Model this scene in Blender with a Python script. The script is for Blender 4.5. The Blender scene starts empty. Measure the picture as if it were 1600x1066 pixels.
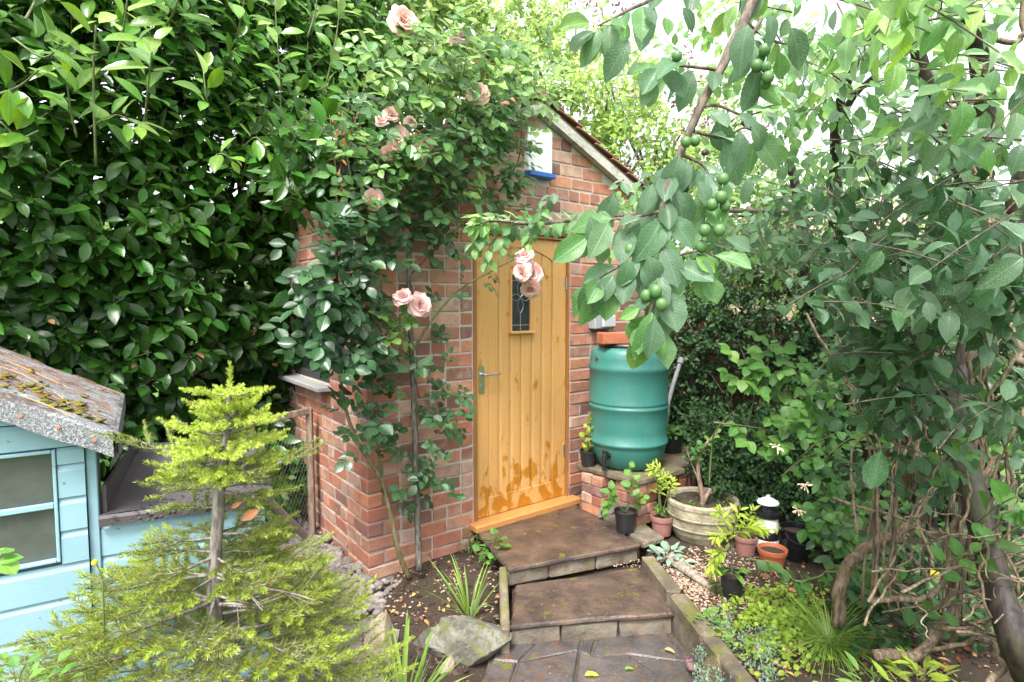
import bpy, math, random
import numpy as np
from mathutils import Vector, Matrix, noise as mnoise

# ---------------------------------------------------------------- camera, sky, sun, exposure
SC = bpy.context.scene
COL = SC.collection
CAM_H = 1.8
FPX, CX, CY, HY = 894.0, 800.0, 533.0, 474.0          # measured on the 1600 px photograph
PITCH = math.atan((CY - HY) / FPX)
cam_d = bpy.data.cameras.new('camera')
cam = bpy.data.objects.new('camera', cam_d)
COL.objects.link(cam)
cam.location = (0, 0, CAM_H)
cam.rotation_euler = (math.pi / 2 - PITCH, 0, 0)
cam_d.sensor_width = 36.0
cam_d.lens = 36.0 * FPX / 1600.0
cam_d.clip_start = 0.05
cam_d.clip_end = 800.0
SC.camera = cam

SUN_EL, SUN_ROT = math.radians(58), math.radians(200)
world = bpy.data.worlds.new('World')
SC.world = world
world.use_nodes = True
wt = world.node_tree
wt.nodes.clear()
w_sky = wt.nodes.new('ShaderNodeTexSky')
w_sky.sky_type = 'NISHITA'
w_sky.sun_disc = False
w_sky.sun_elevation = SUN_EL
w_sky.sun_rotation = SUN_ROT
w_sky.air_density = 1.0
w_sky.dust_density = 4.0
w_sky.ozone_density = 1.0
w_hsv = wt.nodes.new('ShaderNodeHueSaturation')
w_hsv.inputs['Saturation'].default_value = 0.22        # overcast: cloud takes the blue out
w_bg = wt.nodes.new('ShaderNodeBackground')
w_bg.inputs['Strength'].default_value = 0.13
w_out = wt.nodes.new('ShaderNodeOutputWorld')
wt.links.new(w_sky.outputs[0], w_hsv.inputs['Color'])
wt.links.new(w_hsv.outputs[0], w_bg.inputs[0])
wt.links.new(w_bg.outputs[0], w_out.inputs[0])

sun_d = bpy.data.lights.new('sun', 'SUN')
sun_d.energy = 1.5
sun_d.angle = math.radians(16)
sun_d.color = (1.0, 0.97, 0.92)
sun = bpy.data.objects.new('sun', sun_d)
COL.objects.link(sun)
# the sun stands at azimuth SUN_ROT (clockwise from +Y), elevation SUN_EL
_sd = Vector((math.sin(SUN_ROT) * math.cos(SUN_EL), math.cos(SUN_ROT) * math.cos(SUN_EL), math.sin(SUN_EL)))
sun.rotation_euler = _sd.to_track_quat('Z', 'Y').to_euler()
sun.location = _sd * 30

SC.view_settings.view_transform = 'Standard'
SC.view_settings.look = 'None'
SC.view_settings.exposure = 2.15
SC.view_settings.gamma = 1.0
SC.view_settings.use_curve_mapping = False
SC.render.engine = 'CYCLES'
SC.cycles.max_bounces = 7
SC.cycles.diffuse_bounces = 4
SC.cycles.glossy_bounces = 3
SC.cycles.transmission_bounces = 5
SC.cycles.transparent_max_bounces = 6
SC.cycles.use_denoising = True
SC.cycles.caustics_reflective = False
SC.cycles.caustics_refractive = False

rnd = random.Random(7)
rng = np.random.default_rng(7)
V = Vector

# ---------------------------------------------------------------- measuring helpers
def ray(u, v):
    x, y = (u - CX) / FPX, (CY - v) / FPX
    c, s = math.cos(PITCH), math.sin(PITCH)
    return x, c + y * s, -s + y * c

def P(u, v, Y):
    "the place at depth Y that stands at this spot of the photograph"
    r = ray(u, v); k = Y / r[1]
    return V((r[0] * k, Y, CAM_H + r[2] * k))

def G(u, v, z=0.0):
    "the place at height z that stands at this spot of the photograph"
    r = ray(u, v); k = (z - CAM_H) / r[2]
    return V((r[0] * k, r[1] * k, z))

def proj_np(p):
    c, s = math.cos(PITCH), math.sin(PITCH)
    z = p[:, 2] - CAM_H
    d = p[:, 1] * c - z * s
    up = p[:, 1] * s + z * c
    dd = np.maximum(d, 1e-3)
    return CX + FPX * p[:, 0] / dd, CY - FPX * up / dd, d

# ---------------------------------------------------------------- objects
def link(o):
    COL.objects.link(o); return o

ROOTLOC = {}
def thing(name, label, cat, loc=(0, 0, 0), group=None):
    o = link(bpy.data.objects.new(name, None))
    o.empty_display_size = 0.1
    o.location = loc
    o['label'] = label; o['category'] = cat
    if group: o['group'] = group
    ROOTLOC[o] = V(loc)
    return o

def tag(o, label, cat, group=None):
    o['label'] = label; o['category'] = cat
    if group: o['group'] = group
    return o

def attach(o, parent, basis=None):
    "parent o; o.matrix_basis is its world matrix (everything is modelled in world space)"
    if basis is not None: o.matrix_basis = basis
    if parent is not None:
        o.parent = parent
        if parent in ROOTLOC:
            o.matrix_parent_inverse = Matrix.Translation(-ROOTLOC[parent])
        else:
            o.matrix_parent_inverse = parent.matrix_basis.inverted()
    return o

def obj(name, me, mats, parent=None, basis=None, kind=None):
    o = bpy.data.objects.new(name, me)
    if mats is not None and len(me.materials) == 0:
        for m in (mats if isinstance(mats, (list, tuple)) else [mats]): me.materials.append(m)
    link(o)
    attach(o, parent, basis)
    if kind: o['kind'] = kind
    return o

class MB:
    "collects shapes for ONE mesh"
    def __init__(s): s.v = []; s.f = []; s.m = []; s.uv = None
    def add(s, vs, fs, m=0):
        b = len(s.v); s.v += [tuple(x) for x in vs]
        s.f += [tuple(i + b for i in f) for f in fs]; s.m += [m] * len(fs)
        return s
    def box(s, c, size, M=None, m=0, bev=0.0):
        "box centred at c (in the frame of M), chamfered by bev"
        hx, hy, hz = size[0] / 2, size[1] / 2, size[2] / 2
        vs, fs = chamfer(hx, hy, hz, bev)
        vs = [V(p) + V(c) for p in vs]
        if M is not None: vs = [M @ p for p in vs]
        return s.add(vs, fs, m)
    def tube(s, pts, r, n=7, m=0, cap=True, wob=0.0):
        pts = [V(p) for p in pts]
        k = len(pts)
        rr = [r] * k if isinstance(r, (int, float)) else list(r)
        t0 = (pts[1] - pts[0]).normalized()
        up = V((0, 0, 1)) if abs(t0.z) < 0.9 else V((1, 0, 0))
        a = t0.cross(up).normalized()
        vs = []
        for i in range(k):
            t = (pts[min(i + 1, k - 1)] - pts[max(i - 1, 0)])
            if t.length < 1e-9: t = t0
            t.normalize()
            a = (a - t * a.dot(t))
            if a.length < 1e-6: a = t.orthogonal()
            a.normalize(); b = t.cross(a)
            for j in range(n):
                w = 2 * math.pi * j / n
                q = rr[i] * (1 + (wob * mnoise.noise((pts[i] * 9) + V((j * 3.1, 0, 0))) if wob else 0))
                vs.append(pts[i] + a * math.cos(w) * q + b * math.sin(w) * q)
        fs = [(i * n + j, i * n + (j + 1) % n, (i + 1) * n + (j + 1) % n, (i + 1) * n + j) for i in range(k - 1) for j in range(n)]
        if cap: fs += [tuple(range(n))[::-1], tuple(range((k - 1) * n, k * n))]
        return s.add(vs, fs, m)
    def lathe(s, prof, c=(0, 0, 0), n=32, m=0, M=None, a0=0):
        "prof: list of (r, z)"
        c = V(c); vs = []; fs = []
        for r, z in prof:
            for j in range(n):
                w = a0 + 2 * math.pi * j / n
                p = V((r * math.cos(w), r * math.sin(w), z))
                vs.append((M @ p if M is not None else p) + c)
        k = len(prof)
        for i in range(k - 1):
            for j in range(n):
                fs.append((i * n + j, i * n + (j + 1) % n, (i + 1) * n + (j + 1) % n, (i + 1) * n + j))
        return s.add(vs, fs, m)
    def prism(s, poly, z0, z1, m=0, inset=0.0):
        "vertical prism over a polygon of (x, y), counter-clockwise"
        n = len(poly)
        area = sum(poly[i][0] * poly[(i + 1) % n][1] - poly[(i + 1) % n][0] * poly[i][1] for i in range(n))
        if area < 0: poly = poly[::-1]
        cx = sum(p[0] for p in poly) / n; cy = sum(p[1] for p in poly) / n
        lo = [(p[0], p[1], z0) for p in poly]
        if inset:
            def shr(p, k):
                d = math.hypot(p[0] - cx, p[1] - cy); q = max(0, 1 - k / d)
                return (cx + (p[0] - cx) * q, cy + (p[1] - cy) * q)
            mid = [(p[0], p[1], z1 - inset) for p in poly]
            hi = [(*shr(p, inset), z1) for p in poly]
            vs = lo + mid + hi
            fs = [tuple(range(n))[::-1], tuple(range(2 * n, 3 * n))]
            for L in (0, n):
                fs += [(L + i, L + (i + 1) % n, L + n + (i + 1) % n, L + n + i) for i in range(n)]
        else:
            vs = lo + [(p[0], p[1], z1) for p in poly]
            fs = [tuple(range(n))[::-1], tuple(range(n, 2 * n))] + [(i, (i + 1) % n, n + (i + 1) % n, n + i) for i in range(n)]
        return s.add(vs, fs, m)
    def mesh(s, name, smooth=False):
        me = bpy.data.meshes.new(name)
        me.from_pydata(s.v, [], s.f)
        if any(s.m): me.polygons.foreach_set('material_index', s.m)
        if smooth: me.polygons.foreach_set('use_smooth', [True] * len(me.polygons))
        me.update()
        return me
    def build(s, name, mat, parent=None, smooth=False, kind=None, basis=None):
        return obj(name, s.mesh(name, smooth), mat, parent, basis, kind)

def chamfer(hx, hy, hz, b):
    if b <= 0:
        vs = [(x, y, z) for z in (-hz, hz) for y in (-hy, hy) for x in (-hx, hx)]
        return vs, [(0, 2, 3, 1), (4, 5, 7, 6), (0, 1, 5, 4), (2, 6, 7, 3), (0, 4, 6, 2), (1, 3, 7, 5)]
    vs = []; idx = {}
    for sx in (-1, 1):
        for sy in (-1, 1):
            for sz in (-1, 1):
                for ax in range(3):
                    p = [sx * (hx - b), sy * (hy - b), sz * (hz - b)]
                    p[ax] = (sx * hx, sy * hy, sz * hz)[ax]
                    idx[(sx, sy, sz, ax)] = len(vs); vs.append(tuple(p))
    fs = []
    def face(keys):
        ids = [idx[k] for k in keys]
        p = [V(vs[i]) for i in ids]
        nrm = (p[1] - p[0]).cross(p[2] - p[1])
        cen = sum(p, V()) / len(p)
        if nrm.dot(cen) < 0: ids = ids[::-1]
        fs.append(tuple(ids))
    S = (-1, 1)
    for a in S:
        face([(a, -1, -1, 0), (a, 1, -1, 0), (a, 1, 1, 0), (a, -1, 1, 0)])
        face([(-1, a, -1, 1), (1, a, -1, 1), (1, a, 1, 1), (-1, a, 1, 1)])
        face([(-1, -1, a, 2), (1, -1, a, 2), (1, 1, a, 2), (-1, 1, a, 2)])
    for a in S:
        for b2 in S:
            face([(-1, a, b2, 1), (1, a, b2, 1), (1, a, b2, 2), (-1, a, b2, 2)])
            face([(a, -1, b2, 0), (a, 1, b2, 0), (a, 1, b2, 2), (a, -1, b2, 2)])
            face([(a, b2, -1, 0), (a, b2, 1, 0), (a, b2, 1, 1), (a, b2, -1, 1)])
    for a in S:
        for b2 in S:
            for c in S:
                face([(a, b2, c, 0), (a, b2, c, 1), (a, b2, c, 2)])
    return vs, fs

def smooth_path(pts, n=6):
    "Catmull-Rom through the points"
    pts = [V(p) for p in pts]
    if len(pts) < 3: 
        return [pts[0].lerp(pts[-1], i / n) for i in range(n + 1)]
    ex = [pts[0] * 2 - pts[1]] + pts + [pts[-1] * 2 - pts[-2]]
    out = []
    for i in range(1, len(ex) - 2):
        a, b, c, d = ex[i - 1], ex[i], ex[i + 1], ex[i + 2]
        for j in range(n):
            t = j / n
            out.append(0.5 * ((2 * b) + (c - a) * t + (2 * a - 5 * b + 4 * c - d) * t * t + (3 * b - a - 3 * c + d) * t ** 3))
    out.append(pts[-1])
    return out

def taper(n, r0, r1, p=1.0):
    return [r0 + (r1 - r0) * (i / (n - 1)) ** p for i in range(n)]

def frame(o, x, y, z=(0, 0, 1)):
    "matrix with origin o and axes x, y, z"
    return Matrix(((x[0], y[0], z[0], o[0]), (x[1], y[1], z[1], o[1]), (x[2], y[2], z[2], o[2]), (0, 0, 0, 1)))

# ---------------------------------------------------------------- materials
class NT:
    def __init__(s, name):
        s.mat = bpy.data.materials.new(name); s.mat.use_nodes = True
        s.t = s.mat.node_tree; s.t.nodes.clear()
        s.out = s.t.nodes.new('ShaderNodeOutputMaterial')
    def n(s, typ, props=None, **ins):
        nd = s.t.nodes.new(typ)
        for k, v in (props or {}).items(): setattr(nd, k, v)
        for k, v in ins.items():
            k = k.replace('_', ' ')
            s.set(nd.inputs[int(k[1:])] if k[0] == 'i' and k[1:].isdigit() else nd.inputs[k], v)
        return nd
    def set(s, sock, v):
        if hasattr(v, 'is_output') or isinstance(v, bpy.types.NodeSocket): s.t.links.new(v, sock)
        elif isinstance(v, bpy.types.Node): s.t.links.new(v.outputs[0], sock)
        else:
            if isinstance(v, (tuple, list)) and len(v) == 3 and sock.type == 'RGBA': v = (*v, 1)
            sock.default_value = v
    def math(s, op, a, b=None, c=None, clamp=False):
        nd = s.n('ShaderNodeMath', {'operation': op, 'use_clamp': clamp})
        s.set(nd.inputs[0], a)
        if b is not None: s.set(nd.inputs[1], b)
        if c is not None: s.set(nd.inputs[2], c)
        return nd.outputs[0]
    def mix(s, f, a, b, blend='MIX'):
        nd = s.n('ShaderNodeMix', {'data_type': 'RGBA', 'blend_type': blend})
        s.set(nd.inputs[0], f); s.set(nd.inputs[6], a); s.set(nd.inputs[7], b)
        return nd.outputs[2]
    def ramp(s, f, stops, interp='LINEAR'):
        nd = s.n('ShaderNodeValToRGB'); s.set(nd.inputs[0], f)
        cr = nd.color_ramp; cr.interpolation = interp
        while len(cr.elements) < len(stops): cr.elements.new(0.5)
        for e, (p, c) in zip(cr.elements, stops):
            e.position = p
            e.color = (c, c, c, 1) if isinstance(c, (int, float)) else (*c, 1)
        return nd.outputs[0]
    def coord(s, scale=(1, 1, 1), off=None, kind='Object'):
        tc = s.n('ShaderNodeTexCoord')
        mp = s.n('ShaderNodeMapping', Vector=tc.outputs[kind], Scale=scale)
        if off is not None: s.set(mp.inputs['Location'], off)
        return mp.outputs[0]
    def noise(s, vec, scale, detail=4, rough=0.55, dist=0.0):
        return s.n('ShaderNodeTexNoise', Vector=vec, Scale=scale, Detail=detail, Roughness=rough, Distortion=dist).outputs[0]
    def voro(s, vec, scale, feature='F1', out=0, rand=1.0):
        return s.n('ShaderNodeTexVoronoi', {'feature': feature}, Vector=vec, Scale=scale, Randomness=rand).outputs[out]
    def wave(s, vec, scale, dist=2.0, detail=2, direction='X', dscale=1.0):
        nd = s.n('ShaderNodeTexWave', {'bands_direction': direction}, Vector=vec, Scale=scale, Distortion=dist, Detail=detail)
        nd.inputs['Detail Scale'].default_value = dscale
        return nd.outputs[1]
    def step(s, f, a, b):
        nd = s.n('ShaderNodeMapRange', {'interpolation_type': 'SMOOTHSTEP'})
        s.set(nd.inputs[0], f); s.set(nd.inputs[1], a); s.set(nd.inputs[2], b)
        return nd.outputs[0]
    def bump(s, h, strength=0.3, dist=0.01, nrm=None):
        nd = s.n('ShaderNodeBump', Height=h, Strength=strength, Distance=dist)
        if nrm is not None: s.set(nd.inputs['Normal'], nrm)
        return nd.outputs[0]
    def pbr(s, col, rough=0.7, nrm=None, spec=0.5, metal=0.0, coat=0.0, **kw):
        nd = s.n('ShaderNodeBsdfPrincipled')
        s.set(nd.inputs['Base Color'], col); s.set(nd.inputs['Roughness'], rough)
        s.set(nd.inputs['Specular IOR Level'], spec); s.set(nd.inputs['Metallic'], metal)
        if coat: s.set(nd.inputs['Coat Weight'], coat); nd.inputs['Coat Roughness'].default_value = 0.12
        for k, v in kw.items(): s.set(nd.inputs[k.replace('_', ' ')], v)
        if nrm is not None: s.set(nd.inputs['Normal'], nrm)
        return nd.outputs[0]
    def done(s, sh, disp=None):
        s.t.links.new(sh, s.out.inputs['Surface']); return s.mat

def objrand(t):
    a = t.n('ShaderNodeObjectInfo').outputs['Random']
    b = t.n('ShaderNodeNewGeometry').outputs['Random Per Island']
    return t.math('FRACT', t.math('ADD', a, b))

def rand_vec(t, r):
    "a coordinate that differs from piece to piece"
    tc = t.n('ShaderNodeTexCoord').outputs['Object']
    off = t.n('ShaderNodeCombineXYZ', X=t.math('MULTIPLY', r, 37.0), Y=t.math('MULTIPLY', r, 91.0), Z=t.math('MULTIPLY', r, 53.0))
    return t.n('ShaderNodeVectorMath', {'operation': 'ADD'}, i0=tc, i1=off.outputs[0]).outputs[0]

def m_leaf(name, stops, rough=0.35, trans=0.35, vein=0.25, spec=0.5, back=None, side=9.0, spots=0.0, hue=0.03, bumps=0.4, droplets=0.0):
    "stops: colour by the leaf's age (0 old .. 1 young)"
    t = NT(name)
    tone = t.n('ShaderNodeAttribute', {'attribute_name': 'tone'}).outputs['Fac']
    r = objrand(t)
    uvn = t.n('ShaderNodeUVMap', {'uv_map': 'UVMap'}).outputs[0]
    us = t.n('ShaderNodeSeparateXYZ', Vector=uvn)
    vec = t.n('ShaderNodeCombineXYZ', X=t.math('MULTIPLY', us.outputs[0], 0.55), Y=us.outputs[1], Z=t.math('MULTIPLY', r, 57.0)).outputs[0]
    age = t.math('ADD', tone, t.math('MULTIPLY', t.math('SUBTRACT', r, 0.5), 0.22))
    base = t.ramp(age, stops)
    nz = t.noise(vec, 4.5, 4, 0.6)
    hs = t.n('ShaderNodeHueSaturation', Color=base)
    t.set(hs.inputs['Hue'], t.math('ADD', 0.5, t.math('MULTIPLY', t.math('SUBTRACT', r, 0.5), hue)))
    t.set(hs.inputs['Value'], t.math('ADD', 0.72, t.math('MULTIPLY', nz, 0.56)))
    base = hs.outputs[0]
    uv = t.n('ShaderNodeUVMap', {'uv_map': 'UVMap'}).outputs[0]
    sx = t.n('ShaderNodeSeparateXYZ', Vector=uv)
    ux = t.math('ABSOLUTE', t.math('SUBTRACT', sx.outputs[0], 0.5))
    mid = t.math('SUBTRACT', 1.0, t.step(ux, 0.008, 0.045))
    ph = t.math('MULTIPLY', t.math('SUBTRACT', sx.outputs[1], t.math('MULTIPLY', ux, 0.55)), side)
    fr = t.math('ABSOLUTE', t.math('SUBTRACT', t.math('FRACT', ph), 0.5))
    lat = t.math('MULTIPLY', t.math('SUBTRACT', 1.0, t.step(fr, 0.02, 0.16)), 0.55)
    vn = t.math('MAXIMUM', mid, lat)
    veincol = t.n('ShaderNodeHueSaturation', Color=base); veincol.inputs['Value'].default_value = 1.9; veincol.inputs['Saturation'].default_value = 0.8
    col = t.mix(t.math('MULTIPLY', vn, vein), base, veincol.outputs[0])
    if spots:
        sp = t.step(t.noise(vec, 7, 3), 0.66, 0.72)
        col = t.mix(t.math('MULTIPLY', sp, spots), col, (0.10, 0.055, 0.02))
    bf = t.n('ShaderNodeNewGeometry').outputs['Backfacing']
    bk = t.n('ShaderNodeHueSaturation', Color=col); bk.inputs['Value'].default_value = 1.5; bk.inputs['Saturation'].default_value = 0.72
    col2 = t.mix(bf, col, bk.outputs[0])
    nrm = t.bump(t.math('ADD', t.math('MULTIPLY', vn, -1.0), t.math('MULTIPLY', nz, 1.0)), bumps, 0.003)
    rg = t.math('ADD', rough - 0.08, t.math('MULTIPLY', t.noise(vec, 9, 3), 0.22))
    if droplets:
        dv = t.voro(vec, 30)
        dm = t.math('SUBTRACT', 1.0, t.step(dv, 0.12, 0.3))
        nrm = t.bump(dm, droplets, 0.002, nrm)
        col2 = t.mix(t.math('MULTIPLY', dm, 0.5), col2, (0.46, 0.54, 0.48))
    rg = t.math('ADD', rg, t.math('MULTIPLY', bf, 0.3))
    p = t.pbr(col2, rg, nrm, spec)
    tr = t.n('ShaderNodeBsdfTranslucent')
    tcol = t.n('ShaderNodeHueSaturation', Color=col2); tcol.inputs['Value'].default_value = 1.7; tcol.inputs['Hue'].default_value = 0.485; tcol.inputs['Saturation'].default_value = 1.1
    t.set(tr.inputs['Color'], tcol.outputs[0])
    ms = t.n('ShaderNodeMixShader', Fac=trans); t.set(ms.inputs[1], p); t.set(ms.inputs[2], tr.outputs[0])
    return t.done(ms.outputs[0])

def m_simple(name, col, rough=0.6, metal=0.0, spec=0.5, var=0.15, scale=20, bump=0.0, bscale=60, coat=0.0):
    t = NT(name)
    v = t.coord()
    nz = t.noise(v, scale, 4)
    c = t.mix(nz, tuple(x * (1 - var) for x in col), tuple(min(1, x * (1 + var)) for x in col))
    nrm = t.bump(t.noise(v, bscale, 4), bump, 0.004) if bump else None
    return t.done(t.pbr(c, t.math('ADD', rough - 0.06, t.math('MULTIPLY', nz, 0.12)), nrm, spec, metal, coat))

def m_bark(name, c0, c1, scale=1.0, rough=0.8, moss=None):
    t = NT(name)
    v = t.coord((scale, scale, scale * 0.25))
    n1 = t.noise(v, 45, 5, 0.65)
    v2 = t.coord((scale, scale, scale))
    n2 = t.noise(v2, 9, 3)
    col = t.mix(t.step(n1, 0.35, 0.68), c0, c1)
    if moss: col = t.mix(t.step(n2, 0.52, 0.66), col, moss)
    return t.done(t.pbr(col, rough, t.bump(n1, 0.7, 0.006), 0.4))
# ---------------------------------------------------------------- hard materials
def m_brick():
    t = NT('old_red_brick')
    r = objrand(t); v = rand_vec(t, r)
    base = t.ramp(r, [(0.0, (0.34, 0.10, 0.055)), (0.15, (0.47, 0.16, 0.08)), (0.27, (0.10, 0.042, 0.042)), (0.38, (0.43, 0.13, 0.065)),
                      (0.52, (0.54, 0.235, 0.12)), (0.64, (0.13, 0.05, 0.045)), (0.75, (0.56, 0.36, 0.27)), (0.84, (0.42, 0.14, 0.075)), (1.0, (0.52, 0.37, 0.27))])
    n1 = t.noise(v, 14, 6, 0.65)
    n2 = t.noise(v, 55, 5, 0.6)
    col = t.mix(t.step(n1, 0.35, 0.7), base, t.mix(0.6, base, (0.17, 0.07, 0.05)), 'MIX')
    r2 = t.math('FRACT', t.math('MULTIPLY', r, 17.3))
    lime = t.math('MULTIPLY', t.step(t.noise(v, 11, 5, 0.7), t.math('SUBTRACT', 0.70, t.math('MULTIPLY', r2, 0.34)), 0.80), 0.8)
    col = t.mix(lime, col, (0.47, 0.37, 0.30))
    col = t.mix(0.16, col, t.mix(n2, (0.34, 0.22, 0.18), (0.54, 0.40, 0.34)))
    col = t.mix(t.math('MULTIPLY', t.step(n2, 0.6, 0.75), 0.5), col, (0.08, 0.045, 0.04))
    nrm = t.bump(t.math('ADD', n1, t.math('MULTIPLY', n2, 0.6)), 0.6, 0.006)
    return t.done(t.pbr(col, 0.82, nrm, 0.3))

def m_mortar():
    t = NT('lime_mortar')
    v = t.coord()
    n1 = t.noise(v, 9, 5); n2 = t.noise(v, 160, 3)
    col = t.mix(n1, (0.36, 0.32, 0.285), (0.56, 0.515, 0.465))
    col = t.mix(t.math('MULTIPLY', t.step(n2, 0.5, 0.7), 0.4), col, (0.18, 0.15, 0.13))
    return t.done(t.pbr(col, 0.95, t.bump(n2, 0.5, 0.004), 0.2))

def m_oak():
    t = NT('oiled_oak')
    r = objrand(t)
    tc = rand_vec(t, r)
    mp = t.n('ShaderNodeMapping', Vector=tc, Scale=(14, 14, 0.8)).outputs[0]
    g = t.noise(mp, 5, 6, 0.6, 0.6)
    g2 = t.noise(t.n('ShaderNodeMapping', Vector=tc, Scale=(60, 60, 2.0)).outputs[0], 4, 4, 0.6)
    col = t.mix(g, (0.50, 0.262, 0.085), (0.63, 0.365, 0.135))
    col = t.mix(t.math('MULTIPLY', t.step(g2, 0.5, 0.72), 0.35), col, (0.36, 0.17, 0.05))
    # rain-wet patches and runs on the bare wood
    w = t.coord((7.5, 7.5, 4.2))
    wz = t.n('ShaderNodeSeparateXYZ', Vector=t.coord()).outputs[2]
    low = t.math('SUBTRACT', 1.0, t.step(wz, 0.45, 0.82))
    wn = t.noise(w, 1.7, 4, 0.55, 0.3)
    thr = t.math('SUBTRACT', 0.618, t.math('MULTIPLY', low, 0.18))
    wet = t.step(wn, thr, t.math('ADD', thr, 0.10))
    wv = t.n('ShaderNodeHueSaturation', Color=col); wv.inputs['Value'].default_value = 0.66; wv.inputs['Saturation'].default_value = 1.25; wv.inputs['Hue'].default_value = 0.487
    col = t.mix(t.math('MULTIPLY', wet, 0.85), col, wv.outputs[0])
    rg = t.math('SUBTRACT', 0.42, t.math('MULTIPLY', wet, 0.14))
    return t.done(t.pbr(col, rg, t.bump(g2, 0.12, 0.002), 0.45))

def m_sill():
    t = NT('orange_stained_wood')
    v = t.coord((3, 3, 30)); g = t.noise(v, 6, 5)
    col = t.mix(g, (0.40, 0.165, 0.05), (0.54, 0.26, 0.085))
    return t.done(t.pbr(col, 0.35, t.bump(g, 0.15, 0.002), 0.5))

def m_stone(name, c0, c1, moss=0.0, rough=0.75, wet=0.0, scale=1.0, stain=(0.12, 0.06, 0.03)):
    t = NT(name)
    r = objrand(t); v = rand_vec(t, r)
    n1 = t.noise(v, 5 * scale, 6, 0.62, 0.4)
    n2 = t.noise(v, 60 * scale, 5, 0.65)
    n3 = t.noise(v, 13 * scale, 4, 0.6)
    col = t.mix(t.step(n1, 0.3, 0.7), c0, c1)
    col = t.mix(t.math('MULTIPLY', t.step(n3, 0.5, 0.68), 0.55), col, stain)
    col = t.mix(t.math('MULTIPLY', t.step(n2, 0.55, 0.75), 0.35), col, tuple(min(1, x * 1.9) for x in c1))
    if moss:
        nz = t.n('ShaderNodeSeparateXYZ', Vector=t.n('ShaderNodeNewGeometry').outputs['Normal']).outputs[2]
        mk = t.step(t.math('ADD', t.noise(v, 9, 5, 0.7), t.math('MULTIPLY', nz, 0.06)), 0.66 - 0.16 * moss, 0.74 - 0.12 * moss)
        mc = t.mix(t.noise(v, 90, 3), (0.06, 0.07, 0.012), (0.17, 0.17, 0.03))
        col = t.mix(t.math('MULTIPLY', mk, 0.85), col, mc)
    rg = rough
    if wet:
        wm = t.step(t.noise(v, 4, 4, 0.6), 0.38, 0.6)
        rg = t.math('SUBTRACT', rough, t.math('MULTIPLY', wm, wet))
    h = t.math('ADD', t.math('MULTIPLY', n3, 1.5), n2)
    return t.done(t.pbr(col, rg, t.bump(h, 0.65, 0.008), 0.5))

M_BRICK = m_brick(); M_MORTAR = m_mortar(); M_OAK = m_oak(); M_SILL = m_sill()
M_STEEL = m_simple('brushed_steel', (0.55, 0.54, 0.50), 0.32, 1.0, 0.5, 0.1)
M_GROOVE = m_simple('dark_groove', (0.10, 0.04, 0.012), 0.8)
M_LEAD = m_simple('lead_came', (0.30, 0.31, 0.32), 0.35, 0.8)
M_SLAB = m_stone('wet_brown_sandstone', (0.042, 0.031, 0.027), (0.115, 0.076, 0.056), 0.10, 0.42, 0.25, 1.0, (0.045, 0.032, 0.033))
M_SLABR = m_stone('grey_riser_stone', (0.075, 0.065, 0.05), (0.20, 0.17, 0.13), 0.45, 0.7, 0.1)
M_FLAG = m_stone('wet_dark_flagstone', (0.042, 0.037, 0.038), (0.10, 0.086, 0.082), 0.25, 0.42, 0.24)
M_ROCK = m_stone('lichened_grey_rock', (0.085, 0.08, 0.06), (0.215, 0.205, 0.165), 0.6, 0.85, 0, 1.6, (0.04, 0.044, 0.028))
M_ROCKT = m_stone('tan_rough_stone', (0.26, 0.205, 0.15), (0.44, 0.36, 0.27), 0.15, 0.85, 0, 1.0, (0.2, 0.15, 0.11))
M_KERB = m_stone('mossy_kerb_stone', (0.075, 0.062, 0.045), (0.20, 0.165, 0.12), 0.75, 0.8)
M_PLANTER = m_stone('weathered_cast_stone', (0.19, 0.165, 0.105), (0.36, 0.32, 0.225), 0.25, 0.85, 0, 1.5, (0.12, 0.105, 0.06))
M_GREYBOARD = m_stone('grey_cement_verge', (0.30, 0.30, 0.26), (0.46, 0.45, 0.40), 0.1, 0.85)
M_TILE = m_stone('brown_clay_tile', (0.16, 0.075, 0.05), (0.30, 0.13, 0.085), 0.2, 0.8)
M_SOIL = None

# ---------------------------------------------------------------- where the outhouse stands
FD = V((0.794, 0.608, 0)); FD.normalize()            # along its front, to the right
SD = V((-FD.y, FD.x, 0))                             # along its side, away from the camera
FN = -SD                                             # out of the front
SN = -FD                                             # out of the left side
D0 = V((-0.26, 3.9, 0))                              # foot of the door frame's left edge
C0 = D0 - FD * 0.785                                 # the near corner
FL = 2.665                                           # front length, from the corner
def F(t, out=0.0, z=0.0):
    "a place on the front wall: t metres right of the door frame, out in front of the wall"
    return D0 + FD * t + FN * out + V((0, 0, z))
def S(s, out=0.0, z=0.0):
    "a place on the left wall: s metres behind the near corner"
    return C0 + SD * s + SN * out + V((0, 0, z))
T0, T1 = -0.785, 1.88
APEX_T, APEX_Z, SLOPE = 0.5475, 3.25, 0.453
def roof_z(t): return APEX_Z - SLOPE * abs(t - APEX_T)

BRICK_H, COURSE = 0.0805, 0.0925
Z0 = 0.075
shed = thing('brick_outhouse', 'small red brick outhouse with a tiled gable roof and a pale oak door', 'outhouse', C0)

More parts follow.
